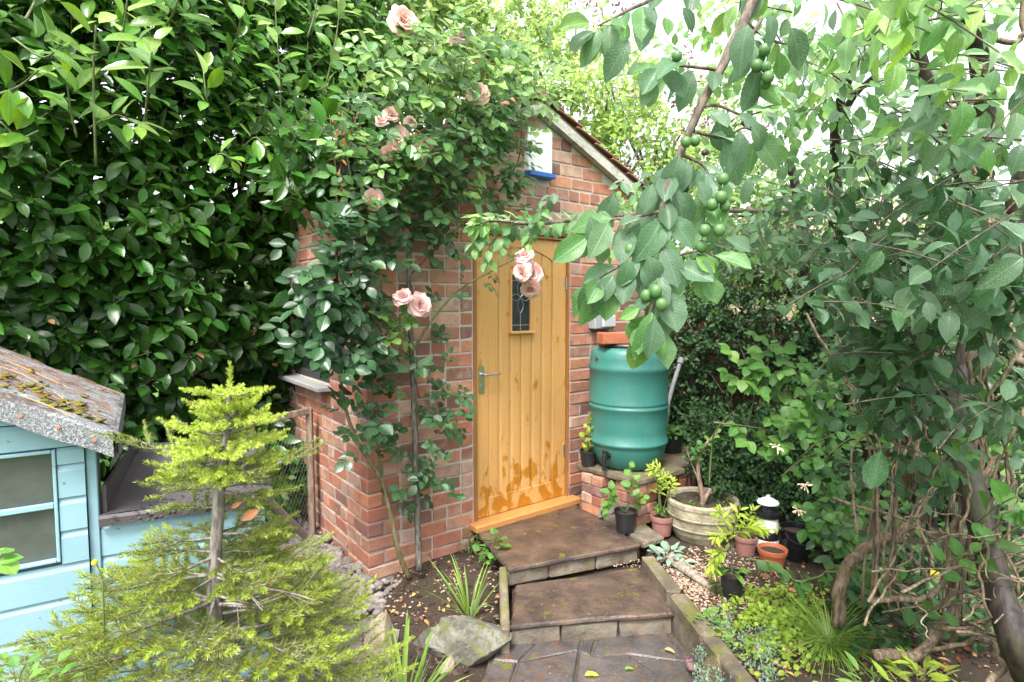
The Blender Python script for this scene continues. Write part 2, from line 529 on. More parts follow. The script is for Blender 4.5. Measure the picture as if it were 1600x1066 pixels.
# mortar bodies: front wall with the door opening cut, left wall with a window opening
def wall_slab(name, cells, base, along, inn, depth):
    "cells: list of quads ((t,z) x 4) of the wall face; extruded inwards"
    mb = MB()
    for q in cells:
        vs = [base + along * t + V((0, 0, z)) for t, z in q] + [base + along * t + V((0, 0, z)) + inn * depth for t, z in q]
        n = len(q)
        mb.add(vs, [tuple(range(n)), tuple(range(n, 2 * n))[::-1]] + [((i + 1) % n, i, n + i, n + (i + 1) % n) for i in range(n)])
    return mb
RZ = 0.03
DT0, DT1, DZ1 = -0.004, 0.892, 2.30
eps = 0.006
front_cells = [[(T0 + eps, -0.1), (DT0, -0.1), (DT0, roof_z(DT0) - RZ), (T0 + eps, roof_z(T0) - RZ)],
               [(DT0, DZ1), (APEX_T, DZ1), (APEX_T, APEX_Z - RZ), (DT0, roof_z(DT0) - RZ)],
               [(APEX_T, DZ1), (DT1, DZ1), (DT1, roof_z(DT1) - RZ), (APEX_T, APEX_Z - RZ)],
               [(DT1, -0.1), (T1, -0.1), (T1, roof_z(T1) - RZ), (DT1, roof_z(DT1) - RZ)]]
fw = wall_slab('front_wall', front_cells, D0 - FN * eps, FD, SD, 0.2).build('front_wall', M_MORTAR, shed)
WS0, WS1, WZ0, WZ1 = 0.62, 1.45, 1.24, 2.05
SLEN = 2.5; SZ = roof_z(T0) - RZ
side_cells = [[(0.2, -0.1), (WS0, -0.1), (WS0, SZ), (0.2, SZ)], [(WS0, -0.1), (WS1, -0.1), (WS1, WZ0), (WS0, WZ0)],
              [(WS0, WZ1), (WS1, WZ1), (WS1, SZ), (WS0, SZ)], [(WS1, -0.1), (SLEN, -0.1), (SLEN, SZ), (WS1, SZ)]]
sw = wall_slab('side_wall', side_cells, C0 - SN * eps, SD, -SN, 0.2).build('side_wall', M_MORTAR, shed)
# the near corner's mortar, and the two walls nobody sees from here
mb = MB(); mb.box((0, 0, (SZ - 0.1) / 2), (0.194, 0.194, SZ + 0.1), frame(C0 + FD * 0.103 + SD * 0.103, FD, SD))
mb.build('corner_core', M_MORTAR, sw)
mb = MB()
bq = C0 + FD * FL
mb.box((0, 0, 1.25), (0.2, SLEN - 0.22, 2.6), frame(bq - FD * 0.1 + SD * (SLEN / 2 + 0.12), FD, SD))
mb.box((0, 0, 1.25), (FL - 0.42, 0.2, 2.6), frame(C0 + FD * FL / 2 + SD * (SLEN - 0.1), FD, SD))
mb.build('rear_wall', M_MORTAR, shed)

# ---- bricks, one object each
def brick_mesh(L, W, seed):
    r = random.Random(seed)
    vs, fs = chamfer(L / 2, W / 2, BRICK_H / 2, 0.006)
    vs = [(x + r.uniform(-.004, .004), y + r.uniform(-.003, .003), z + r.uniform(-.004, .004)) for x, y, z in vs]
    me = bpy.data.meshes.new('brick'); me.from_pydata(vs, [], fs); me.materials.append(M_BRICK)
    return me
BL, BW = 0.2150, 0.1025
STR = [brick_mesh(BL, BW, i) for i in range(4)]
HDR = [brick_mesh(BW, BW, 10 + i) for i in range(3)]
THQ = [brick_mesh(0.16, BW, 20 + i) for i in range(2)]
def short_mesh(L):
    return brick_mesh(round(L, 3), BW, int(L * 1000))
bricks = []          # (mesh, matrix, centre, wall)
def lay(base, along, inn, wall, t_from, t_to, row, ok, phase):
    "one course between two ends"
    z = Z0 + row * COURSE + COURSE / 2
    t = t_from; k = 0
    J = 0.0115
    while t < t_to - 0.03:
        left = t_to - t
        hd = (row % 4 == 3) or (row % 4 in (1, 2) and (k + phase) % 3 == 2 and rnd.random() < 0.75)
        L = BW if hd else BL
        if k == 0 and t_from in EDGES and row % 2: L = BW if not hd else BL
        if left < L + 0.012: L = max(0.03, left)
        elif left - L - J < 0.05: L = left if left < 0.28 else (left - J) / 2
        if abs(L - BL) < 0.004: me = rnd.choice(STR)
        elif abs(L - BW) < 0.004: me = rnd.choice(HDR)
        else: me = short_mesh(L)
        tc = t + L / 2
        if ok(t - 0.0, t + L, z):
            tilt = Matrix.Rotation(rnd.uniform(-.006, .006), 4, 'Y')
            c = base + along * tc + inn * (BW / 2 + rnd.uniform(-.003, .002)) + V((0, 0, z + rnd.uniform(-.0015, .0015)))
            bricks.append((me, frame(c, along, inn) @ tilt, c, wall))
        t += L + J; k += 1
EDGES = (DT1 + 0.008,)
nrows = int((APEX_Z - Z0) / COURSE)
PAN = (0.445, 0.675, 2.745, 3.05)
for row in range(nrows):
    z = Z0 + row * COURSE
    def ok(a, b, zc):
        return max(a - APEX_T, APEX_T - b, abs(a - APEX_T), abs(b - APEX_T)) * SLOPE + zc + COURSE / 2 < APEX_Z - 0.02
    # the corner brick belongs to both faces
    if z + COURSE < SZ:
        zc = z + COURSE / 2
        if row % 2 == 0:
            c = C0 + FD * BL / 2 + SD * BW / 2 + V((0, 0, zc)); bricks.append((rnd.choice(STR), frame(c, FD, SD), c, 'f'))
            a, b = T0 + BL + 0.0115, BW + 0.0115
        else:
            c = C0 + FD * BW / 2 + SD * BL / 2 + V((0, 0, zc)); bricks.append((rnd.choice(STR), frame(c, SD, -FD), c, 's'))
            a, b = T0 + BW + 0.0115, BL + 0.0115
    else:
        a = T0 + 0.02; b = None
        if row % 2: a += 0.05
    if z + COURSE * 0.9 < DZ1 - 0.02:
        lay(D0, FD, SD, 'f', a, DT0 - 0.008, row, ok, row)
        lay(D0, FD, SD, 'f', DT1 + 0.008, T1, row, ok, row + 1)
    elif z > DZ1 - 0.03:
        if PAN[2] - 0.05 < z + COURSE / 2 < PAN[3]:
            lay(D0, FD, SD, 'f', a, PAN[0] - 0.008, row, ok, row)
            lay(D0, FD, SD, 'f', PAN[1] + 0.008, T1, row, ok, row)
        else:
            lay(D0, FD, SD, 'f', a, T1, row, ok, row)
    else:
        lay(D0, FD, SD, 'f', a, DT0 - 0.008, row, ok, row)
        lay(D0, FD, SD, 'f', DT1 + 0.008, T1, row, ok, row)
    if b is not None and z + COURSE < SZ:
        if WZ0 - 0.09 < z + COURSE * 0.5 < WZ1:
            lay(C0, SD, -SN, 's', b, WS0 - 0.008, row, lambda *k: True, row + 1)
            lay(C0, SD, -SN, 's', WS1 + 0.008, 1.9, row, lambda *k: True, row)
        else:
            lay(C0, SD, -SN, 's', b, 1.9, row, lambda *k: True, row + 1)
def brick_rank(b):
    u, v, d = proj_np(np.array([tuple(b[2])]))
    s = 1.0 / d[0]
    z = b[2].z
    if z > 1.75 and b[3] == 's': s *= 0.3          # behind the hedge and the rose
    if z > 2.3: s *= 0.72
    tt = (b[2] - D0).dot(FD)
    if tt > 1.0 and z < 2.5: s *= 0.5              # behind the water butt and the plum leaves
    if (b[2] - C0).dot(SD) > 1.25: s *= 0.4
    return -s
bricks.sort(key=brick_rank)
for me, M, c, w in bricks[:298]:
    obj('brick', me, None, fw if w == 'f' else sw, M)
def join_rest(items, mat, name, parent):
    mb = MB()
    for me, M, *_ in items:
        mb.add([M @ v.co for v in me.vertices], [tuple(p.vertices) for p in me.polygons])
    return mb.build(name, mat, parent, kind='stuff')
join_rest([b for b in bricks[298:] if b[3] == 'f'], M_BRICK, 'brickwork', fw)
join_rest([b for b in bricks[298:] if b[3] == 's'], M_BRICK, 'brickwork', sw)

# timber lintel over the door
mb = MB(); mb.box((0, 0, 0), (1.05, 0.05, 0.03), frame(F(0.44, -0.015, 2.318), FD, SD), bev=0.003)
mb.build('lintel', m_simple('dark_red_lintel', (0.12, 0.045, 0.03), 0.7), shed)

# ---- door: frame, stiles, rails, six boards, leaded light, handle, hinges
REC = -0.028
frm = MB()
frm.box((0, 0, 0), (0.028, 0.09, 2.07), frame(F(0.012, -0.045, 1.255), FD, SD), bev=0.003)
frm.box((0, 0, 0), (0.014, 0.09, 2.07), frame(F(0.884, -0.045, 1.255), FD, SD), bev=0.003)
frm.box((0, 0, 0), (0.858, 0.09, 0.016), frame(F(0.452, -0.045, 2.284), FD, SD), bev=0.003)
door_frame = frm.build('door_frame', m_simple('brown_oak_frame', (0.27, 0.115, 0.03), 0.5, var=0.3), shed)
sl = MB(); sl.box((0, 0, 0), (0.99, 0.13, 0.05), frame(F(0.452, 0.025, 0.252), FD, SD), bev=0.008)
sl.build('door_sill', M_SILL, shed)
L0, L1, DB, DTOP = 0.028, 0.876, 0.28, 2.274
core = MB(); core.box((0, 0, 0), (L1 - L0, 0.02, DTOP - DB - 0.01), frame(F((L0 + L1) / 2, REC - 0.035, (DB + DTOP) / 2), FD, SD))
door = core.build('door', M_GROOVE, shed)
def door_piece(name, t0, t1, z0, z1, out, mat=None, bev=0.0025, parent=None, th=0.022):
    m = MB(); m.box((0, 0, 0), (t1 - t0, th, z1 - z0), frame(F((t0 + t1) / 2, REC + out - th / 2, (z0 + z1) / 2), FD, SD), bev=bev)
    return m.build(name, mat or M_OAK, parent or door)
SI0, SI1 = 0.140, 0.742
door_piece('stile', L0, SI0 - .001, DB, DTOP, 0.0)
door_piece('stile', SI1 + .001, L1, DB, DTOP, 0.0)
door_piece('bottom_rail', SI0 + .001, SI1 - .001, DB, 0.415, -0.001)
# arched head rail
n = 18
def arch_z(t): 
    k = (t - SI0) / (SI1 - SI0) * 2 - 1
    return 2.118 + 0.085 * (1 - k * k)
vs = []; fs = []
for i in range(n + 1):
    t = SI0 + .001 + (SI1 - SI0 - .002) * i / n
    for zz in (arch_z(t), DTOP):
        for o in (-0.001, -0.023):
            vs.append(F(t, REC + o, zz))
for i in range(n):
    a = 4 * i; b = a + 4
    fs += [(a, b, b + 2, a + 2), (a + 1, a + 3, b + 3, b + 1), (a, a + 1, b + 1, b), (a + 2, b + 2, b + 3, a + 3)]
fs += [(0, 2, 3, 1), (4 * n, 4 * n + 1, 4 * n + 3, 4 * n + 2)]
MB().add(vs, fs).build('head_rail', M_OAK, door)
bw = (SI1 - SI0) / 6
WT0, WT1, WZ0d, WZ1d = SI0 + 2.08 * bw, SI0 + 3.86 * bw, 1.60, 2.005
for i in range(6):
    a, b = SI0 + i * bw + .0022, SI0 + (i + 1) * bw - .0022
    out = -0.008
    def board(z0, z1f, aa=a, bb=b):
        vs = []; fs = []
        k = 4
        for j in range(k + 1):
            t = aa + (bb - aa) * j / k
            e = 0.005 if j in (0, k) else 0
            zt = z1f(t)
            for zz, o in ((z0, out - e), (zt, out - e), (z0, out - .022), (zt, out - .022)):
                vs.append(F(t, REC + o, zz))
        for j in range(k):
            p = 4 * j; q = p + 4
            fs += [(p, q, q + 1, p + 1), (p + 2, p + 3, q + 3, q + 2), (p, p + 2, q + 2, q), (p + 1, q + 1, q + 3, p + 3)]
        fs += [(0, 1, 3, 2), (4 * k, 4 * k + 2, 4 * k + 3, 4 * k + 1)]
        MB().add(vs, fs).build('board', M_OAK, door)
    top = lambda t: arch_z(t) - .002
    if i in (2, 3):
        board(0.417, lambda t: WZ0d - 0.004); board(WZ1d + 0.004, top)
    else:
        board(0.417, top)
# leaded window
t_gl = NT('dark_leaded_glass'); 
gv = t_gl.coord()
M_GLASS = t_gl.done(t_gl.pbr(t_gl.mix(t_gl.noise(gv, 6, 2), (0.012, 0.015, 0.018), (0.05, 0.055, 0.06)), 0.08, t_gl.bump(t_gl.noise(gv, 25, 2), 0.1, 0.01), 0.6))
door_piece('glass_pane', WT0, WT1, WZ0d, WZ1d, -0.016, M_GLASS, 0.0, th=0.006)
wm = MB()
for (a, b, c, d) in ((WT0 - .012, WT0 + .004, WZ0d - .005, WZ1d + .012), (WT1 - .004, WT1 + .012, WZ0d - .005, WZ1d + .012), (WT0 + .004, WT1 - .004, WZ1d - .004, WZ1d + .012)):
    wm.box((0, 0, 0), (b - a, 0.018, d - c), frame(F((a + b) / 2, REC - 0.009, (c + d) / 2), FD, SD), bev=0.002)
wm.box((0, 0, 0), (WT1 - WT0 + 0.05, 0.04, 0.02), frame(F((WT0 + WT1) / 2, REC + 0.008, WZ0d - 0.012), FD, SD), bev=0.004)
wm.build('window_bead', M_OAK, door)
lead = MB()
tm = (WT0 + WT1) / 2; zc = 1.835; hw = (WT1 - WT0) / 2
def leadline(pts): lead.tube([F(a, REC - 0.0145, b) for a, b in pts], 0.0028, 5)
leadline([(WT0, 1.64), (WT1, 1.64)]); leadline([(tm, WZ0d), (tm, 1.72)]); leadline([(tm, 1.96), (tm, WZ1d)]); leadline([(WT0, 1.963), (WT1, 1.963)])
for s in (-1, 1):
    leadline([(tm + s * 0.032 * math.sin(k / 8 * math.pi), 1.845 + 0.125 * k / 8) for k in range(9)])
    leadline([(tm + s * 0.026 * math.sin(k / 8 * math.pi), 1.84 - 0.115 * k / 8) for k in range(9)])
    leadline([(tm + s * (hw * k / 8), 1.842 + 0.024 * math.sin(k / 8 * math.pi)) for k in range(9)])
    leadline([(tm + s * (hw * k / 8), 1.842 - 0.024 * math.sin(k / 8 * math.pi)) for k in range(9)])
lead.build('leadwork', M_LEAD, door)
# lever handle on its plate
h = MB()
pv = []; pf = []
for o in (0.0, 0.008):
    for zc_, s in ((1.345, 1), (1.19, -1)):
        for k in range(9):
            w = math.pi * k / 8
            pv.append(F(0.078 + 0.022 * math.cos(w) * s, REC + o, zc_ + 0.022 * math.sin(w) * s))
h.add(pv, [tuple(range(18))[::-1], tuple(range(18, 36))] + [(i, (i + 1) % 18, 18 + (i + 1) % 18, 18 + i) for i in range(18)])
h.tube([F(0.078, REC + 0.008, 1.305), F(0.078, REC + 0.045, 1.305)], 0.012, 12)
h.tube(smooth_path([F(0.072, REC + 0.045, 1.305), F(0.1, REC + 0.05, 1.306), F(0.2, REC + 0.047, 1.305), F(0.215, REC + 0.03, 1.305)], 5), 0.0085, 10)
h.tube([F(0.078, REC + 0.008, 1.225), F(0.078, REC + 0.013, 1.225)], 0.008, 10)
h.build('handle', M_STEEL, door, smooth=False)
for zc in (1.953, 0.641, 1.30):
    hg = MB()
    hg.tube([F(0.879, REC + 0.006, zc - 0.05), F(0.879, REC + 0.006, zc + 0.05)], 0.006, 8)
    hg.box((0, 0, 0), (0.022, 0.004, 0.096), frame(F(0.868, REC + 0.002, zc), FD, SD), bev=0.001)
    if zc != 1.30: hg.build('hinge', M_STEEL, door)

# ---- side window with its pale sill
sf = MB()
for (a, b, c, d) in ((WS0, WS0 + .05, WZ0, WZ1), (WS1 - .05, WS1, WZ0, WZ1), (WS0 + .05, WS1 - .05, WZ0, WZ0 + .05), (WS0 + .05, WS1 - .05, WZ1 - .05, WZ1), (1.02, 1.05, WZ0 + .05, WZ1 - .05)):
    sf.box((0, 0, 0), (b - a - .001, 0.06, d - c - .001), frame(S((a + b) / 2, -0.05, (c + d) / 2), SD, FD), bev=0.003)
M_PALE = m_simple('weathered_pale_paint', (0.27, 0.265, 0.25), 0.6, var=0.25)
win = sf.build('window', m_simple('dark_window_frame', (0.03, 0.03, 0.03), 0.6), shed)
gp = MB(); gp.box((0, 0, 0), (WS1 - WS0 - .1, 0.006, WZ1 - WZ0 - .1), frame(S((WS0 + WS1) / 2, -0.06, (WZ0 + WZ1) / 2), SD, FD)); gp.build('pane', M_GLASS, win)
st = MB(); st.box((0, 0, 0), (WS1 - WS0 + 0.1, 0.17, 0.035), frame(S((WS0 + WS1) / 2, 0.015, WZ0 - 0.025), SD, FD), bev=0.006); st.build('window_sill', M_PALE, shed)

# ---- roof: verge strip and clay tiles
rf = MB()
for sgn in (1, -1):
    half = (T1 - APEX_T) + 0.07
    q = []
    for o in (0.05, -SLEN - 0.05):
        for d in (0, half):
            for dz in (0.0, -0.025):
                q.append(F(APEX_T + sgn * d, o, APEX_Z + 0.012 - SLOPE * d + dz))
    f_ = [(0, 2, 6, 4), (1, 5, 7, 3), (0, 1, 3, 2), (4, 6, 7, 5), (0, 4, 5, 1), (2, 3, 7, 6)]
    rf.add(q, f_)
roof = rf.build('roof', m_simple('roof_batten_wood', (0.12, 0.09, 0.07), 0.9), shed)
vg = MB()
for sgn in (1, -1):
    half = (T1 - APEX_T) + 0.07
    vs = []
    for o in (0.004, 0.062):
        for d in (0.0, half):
            for dz in (-0.016, -0.092):
                vs.append(F(APEX_T + sgn * d, o, APEX_Z - SLOPE * d + dz))
    vg.add(vs, [(0, 2, 3, 1), (4, 5, 7, 6), (0, 4, 6, 2), (1, 3, 7, 5), (0, 1, 5, 4), (2, 6, 7, 3)])
vg.build('verge_board', M_GREYBOARD, roof)
TH = 0.014
tile_me = []
for i in range(3):
    r = random.Random(i); vs, fs = chamfer(0.082, 0.13, TH / 2, 0.003)
    vs = [(x, y, z - 0.006 * (x / 0.082) ** 2 + r.uniform(-.001, .001)) for x, y, z in vs]
    me = bpy.data.meshes.new('tile'); me.from_pydata(vs, [], fs); me.materials.append(M_TILE); tile_me.append(me)
ang = math.atan(SLOPE)
tiles = []
for sgn in (1, -1):
    dn = (FD * sgn * math.cos(ang) + V((0, 0, -math.sin(ang))))          # down the slope
    nr = (V((0, 0, math.cos(ang))) + FD * sgn * math.sin(ang))
    ac = SD
    half = ((T1 - APEX_T) + 0.09) / math.cos(ang)
    rows = int(half / 0.105)
    for i in range(rows + 1):
        for j in range(15):
            d = 0.08 + i * 0.105
            o = 0.075 - (j + (0.5 if i % 2 else 0)) * 0.168 - 0.082
            c = F(APEX_T, o, APEX_Z + 0.014) + dn * d + nr * (0.020)
            c += V((rnd.uniform(-.004, .004), rnd.uniform(-.004, .004), rnd.uniform(-.003, .003)))
            x = ac; y = dn * math.cos(0.11) + nr * math.sin(0.11); zz = x.cross(y)
            tiles.append((rnd.choice(tile_me), frame(c, x, y, zz) @ Matrix.Rotation(rnd.uniform(-.03, .03), 4, 'Z'), (sgn, i, j)))
keep = [k for k in tiles if k[2][0] == 1 and k[2][2] < 3] + [k for k in tiles if k[2][0] == -1 and k[2][2] < 2]
for k in keep: obj('tile', k[0], None, roof, k[1])
join_rest([k for k in tiles if k not in keep], M_TILE, 'tiling', roof)
for j in range(6):
    rg = MB()
    c = F(APEX_T, 0.06 - j * 0.42 - 0.21, APEX_Z + 0.03)
    vs = []; 
    for o in (-0.205, 0.205):
        for k in range(9):
            w = math.pi * k / 8
            vs.append(c + SD * o + FD * 0.09 * math.cos(w) + V((0, 0, 0.075 * math.sin(w) - 0.01)))
    rg.add(vs, [(i, i + 1, 9 + i + 1, 9 + i) for i in range(8)] + [tuple(range(9)), tuple(range(9, 18))[::-1]])
    rg.build('ridge_tile', M_TILE, roof)


# ---- the white panel with its blue foot high on the gable, and the black floodlight at the eave
wp = thing('wall_box', 'white panel with a blue bottom strip fixed high on the brick gable', 'wall box', F(0.56, 0, PAN[2]))
mb = MB(); mb.box((0, 0, 0), (PAN[1] - PAN[0], 0.05, PAN[3] - PAN[2]), frame(F((PAN[0] + PAN[1]) / 2, 0.012, (PAN[2] + PAN[3]) / 2), FD, SD), bev=0.006)
mb.build('panel', m_simple('white_gloss_paint', (0.82, 0.83, 0.84), 0.35, var=0.04), wp)
mb = MB(); mb.box((0, 0, 0), (PAN[1] - PAN[0] + 0.01, 0.085, 0.035), frame(F((PAN[0] + PAN[1]) / 2, 0.03, PAN[2] - 0.02), FD, SD), bev=0.005)
mb.build('base_strip', m_simple('blue_plastic', (0.03, 0.13, 0.52), 0.35), wp)

M_BLACKP = m_simple('black_plastic', (0.014, 0.014, 0.016), 0.42, var=0.3)
fl = thing('floodlight', 'black security floodlight under the roof edge among the rose leaves', 'floodlight', F(-0.83, 0.1, 2.42))
A = P(546, 292, 3.25)
mb = MB(); mb.lathe([(0.0, 0.05), (0.075, 0.035), (0.09, 0.0), (0.085, -0.012), (0.0, -0.012)], A + V((-0.01, 0, 0.06)), 20, M=Matrix.Rotation(0.25, 4, 'Y')); mb.build('hood', M_BLACKP, fl)
mb = MB(); mb.tube([A + V((-0.02, 0, -0.055)), A + V((-0.02, 0, 0.05))], [0.045, 0.05], 16); mb.build('lamp_body', M_BLACKP, fl)
mb = MB(); mb.box((0, 0, 0), (0.1, 0.06, 0.08), frame(A + V((0.075, 0.0, -0.02)), FD, SD), bev=0.006)
for k in range(5): mb.box((0, 0, 0), (0.008, 0.075, 0.075), frame(A + V((0.045 + k * 0.016, 0.0, -0.02)), FD, SD))
mb.tube([A + V((0.06, 0.05, -0.02)), F(-0.70, 0.0, A.z - 0.02)], 0.018, 8)
mb.build('housing', M_BLACKP, fl)

# ---- grey switch box by the door
c = F(1.205, 0.04, 1.657)
sb_ = thing('switch_box', 'grey weatherproof electrical box on the brick wall above the water butt', 'electrical box', F(1.205, 0, 1.6))
mb = MB(); mb.box((0, 0, 0), (0.225, 0.08, 0.125), frame(c, FD, SD), bev=0.008); mb.build('box_body', m_simple('grey_plastic', (0.30, 0.32, 0.33), 0.45, var=0.05), sb_)
mb = MB(); mb.box((0, 0, 0), (0.15, 0.03, 0.105), frame(c + FN * 0.053 + FD * 0.025, FD, SD), bev=0.012); mb.build('cover', m_simple('pale_grey_plastic', (0.40, 0.43, 0.45), 0.35, var=0.05), sb_)
# ---------------------------------------------------------------- ground
def m_soil():
    t = NT('dark_garden_soil')
    v = t.coord()
    n1 = t.noise(v, 3, 4); n2 = t.noise(v, 45, 6, 0.7); n3 = t.noise(v, 160, 3)
    col = t.mix(n2, (0.018, 0.012, 0.009), (0.075, 0.05, 0.036))
    col = t.mix(t.math('MULTIPLY', t.step(n3, 0.55, 0.72), 0.55), col, (0.16, 0.11, 0.075))
    col = t.mix(t.math('MULTIPLY', t.step(n1, 0.55, 0.7), 0.5), col, (0.045, 0.05, 0.02))
    return t.done(t.pbr(col, 0.85, t.bump(t.math('ADD', n2, n3), 0.9, 0.012), 0.3))
def m_concrete():
    t = NT('old_grey_concrete')
    v = t.coord()
    n1 = t.noise(v, 4, 5); n2 = t.noise(v, 90, 4)
    col = t.mix(n1, (0.12, 0.10, 0.095), (0.25, 0.22, 0.205))
    col = t.mix(t.math('MULTIPLY', t.step(n2, 0.55, 0.7), 0.4), col, (0.12, 0.105, 0.095))
    return t.done(t.pbr(col, 0.8, t.bump(n2, 0.5, 0.006), 0.35))
def m_lawn():
    t = NT('lawn_green')
    v = t.coord()
    n1 = t.noise(v, 0.6, 4); n2 = t.noise(v, 30, 4)
    col = t.mix(n1, (0.045, 0.09, 0.018), (0.10, 0.17, 0.035))
    col = t.mix(t.math('MULTIPLY', n2, 0.5), col, (0.13, 0.2, 0.05))
    return t.done(t.pbr(col, 0.9, t.bump(n2, 0.6, 0.02), 0.2))
M_SOIL = m_soil(); M_CONC = m_concrete(); M_LAWN = m_lawn()

KA, KB = G(1003, 866, 0.2), G(1088, 975, 0.2)                    # kerb, its far and near end
KDIR = (KB - KA).normalized()
KC = KA + KDIR * 2.6
KN = V((-KDIR.y, KDIR.x, 0)); KN = KN if KN.x > 0 else -KN       # to the right of the kerb
def sst(a, b, x): 
    k = min(1, max(0, (x - a) / (b - a))); return k * k * (3 - 2 * k)
def fence_side(x, y):
    return 0
def ground_h(x, y):
    n = mnoise.noise(V((x * 2.3, y * 2.3, 3.1))) * 0.018 + mnoise.noise(V((x * 9, y * 9, 1.1))) * 0.008
    # right bed
    d = (V((x, y, 0)) - KA).dot(KN)
    right = 0.165 + 0.03 * sst(0, 1.2, d) + n
    # left bed and yard
    bed = 0.10 + n * 0.8
    yard = 0.03 + n * 0.25
    fdist = -(V((x, y, 0)) - D0).dot(FN)             # behind the front wall > 0
    lb = sst(-0.82, -0.72, x + 0.12 * mnoise.noise(V((y * 3, 0.3, 0)))) * sst(2.78, 2.95, y + 0.15 * x)
    left = yard + (bed - yard) * lb
    path = -0.03
    if y > 3.6 and d < 0: path = -0.03
    k = sst(0.02, 0.09, d)
    if d > -0.02 : 
        return path + (right - path) * k
    kl = sst(-0.03, -0.09, x - 0.0) if y > 2.9 else sst(-0.17, -0.24, x + 0.9 * max(0, 2.9 - y) * 0.0)
    return path + (left - path) * kl
xs = np.arange(-4.2, 4.61, 0.05); ys = np.arange(0.2, 7.21, 0.05)
vs = [(float(x), float(y), ground_h(float(x), float(y))) for y in ys for x in xs]
nx = len(xs)
fs = [(j * nx + i, j * nx + i + 1, (j + 1) * nx + i + 1, (j + 1) * nx + i) for j in range(len(ys) - 1) for i in range(nx - 1)]
mb = MB(); 
def is_yard(f):
    c = sum((V(vs[i]) for i in f), V()) / 4
    return 1 if (c.x < -0.6 and c.z < 0.07) else 0
mb.add(vs, fs); mb.m = [is_yard(f) for f in fs]
g_ = mb.build('garden_ground', [M_SOIL, M_CONC], smooth=True); g_['kind'] = 'structure'
mb = MB(); mb.add([(-300, -60, -0.12), (300, -60, -0.12), (300, 500, -0.12), (-300, 500, -0.12)], [(0, 1, 2, 3)])
g_ = mb.build('lawn', M_LAWN); g_['kind'] = 'structure'

# ---- flagged path: crazy paving, one object a flag
path = link(bpy.data.objects.new('path', None)); path['kind'] = 'structure'; ROOTLOC[path] = V((0.3, 2.5, 0)); path.location = ROOTLOC[path]
base = MB(); base.prism([(-0.25, 0.9), (1.35, 0.9), (0.98, 3.1), (-0.1, 3.1)], -0.05, -0.012); base.build('joint_sand', M_FLAG, path)
cells = []
gx, gy = 5, 8
prng = random.Random(3)
pt = {}
for j in range(gy + 1):
    y = 0.95 + (3.06 - 0.95) * j / gy
    xl = -0.17 + 0.12 * sst(2.6, 2.95, y); d = (y - KA.y) / KDIR.y; xr = KA.x + KDIR.x * d - 0.035
    for i in range(gx + 1):
        a = 0 if i in (0, gx) else prng.uniform(-.10, .10)
        b = 0 if j == gy else prng.uniform(-.08, .08)
        pt[i, j] = (xl + (xr - xl) * i / gx + a, y + b)
used = set()
for j in range(gy):
    for i in range(gx):
        if (i, j) in used: continue
        poly = [pt[i, j], pt[i + 1, j], pt[i + 1, j + 1], pt[i, j + 1]]
        if i < gx - 1 and prng.random() < 0.4 and (i + 1, j) not in used:
            poly = [pt[i, j], pt[i + 1, j], pt[i + 2, j], pt[i + 2, j + 1], pt[i + 1, j + 1], pt[i, j + 1]]; used.add((i + 1, j))
        cx = sum(p[0] for p in poly) / len(poly); cy = sum(p[1] for p in poly) / len(poly)
        poly2 = []
        for k, p in enumerate(poly):
            q = poly[(k + 1) % len(poly)]
            for f_ in (0.0, 0.5):
                a = (p[0] + (q[0] - p[0]) * f_, p[1] + (q[1] - p[1]) * f_)
                dd = math.hypot(a[0] - cx, a[1] - cy); kk = (dd - prng.uniform(0.004, 0.011)) / dd
                poly2.append((cx + (a[0] - cx) * kk, cy + (a[1] - cy) * kk))
        m = MB(); m.prism(poly2, -0.04, prng.uniform(-0.004, 0.004), inset=0.008)
        m.build('flagstone', M_FLAG, path)

# ---- steps
def slab_poly(pts, z0, z1, seed, rough_edges=()):
    "a riven slab: the edges named are broken into an uneven line"
    r = random.Random(seed); out = []
    for k, p in enumerate(pts):
        q = pts[(k + 1) % len(pts)]
        n = 9
        for i in range(n):
            f_ = i / n
            a = V(p[:2] + (0,)) if not isinstance(p, V) else V((p.x, p.y, 0)); b = V((q[0], q[1], 0))
            c = a.lerp(b, f_); t = (b - a).normalized(); o = V((t.y, -t.x, 0))
            c += o * (r.uniform(-.006, .006) if i else 0)
            out.append((c.x, c.y))
    cx = sum(p[0] for p in out) / len(out); cy = sum(p[1] for p in out) / len(out)
    n = len(out)
    mb = MB(); vs = []
    for z, ins in ((z0, 0.01), (z0 + 0.012, 0.0), (z1 - 0.009, 0.001), (z1, 0.010)):
        for p in out:
            d = math.hypot(p[0] - cx, p[1] - cy); e = ins + r.uniform(0, 0.004)
            vs.append((cx + (p[0] - cx) * (d - e) / d, cy + (p[1] - cy) * (d - e) / d, z + (r.uniform(-.002, .002))))
    fs = [tuple(range(n))[::-1]]
    for L in range(3): fs += [(L * n + i, L * n + (i + 1) % n, (L + 1) * n + (i + 1) % n, (L + 1) * n + i) for i in range(n)]
    # top: rings inwards with riven relief
    rings = 7; base_ = 3 * n
    for k in range(1, rings):
        f_ = 1 - k / rings
        for p in out:
            x, y = cx + (p[0] - cx) * f_, cy + (p[1] - cy) * f_
            vs.append((x, y, z1 + mnoise.noise(V((x * 7, y * 7, seed))) * 0.006 + mnoise.noise(V((x * 22, y * 22, seed))) * 0.0025))
        fs += [(base_ + i, base_ + (i + 1) % n, base_ + n + (i + 1) % n, base_ + n + i) for i in range(n)]
        base_ += n
    vs.append((cx, cy, z1)); fs += [(base_ + i, base_ + (i + 1) % n, len(vs) - 1) for i in range(n)]
    mb.add(vs, fs); return mb
steps = thing('garden_steps', 'two low brown stone steps leading up from the paved path to the oak door', 'steps', (0.4, 3.2, 0))
Z1, Z2 = 0.235, 0.118
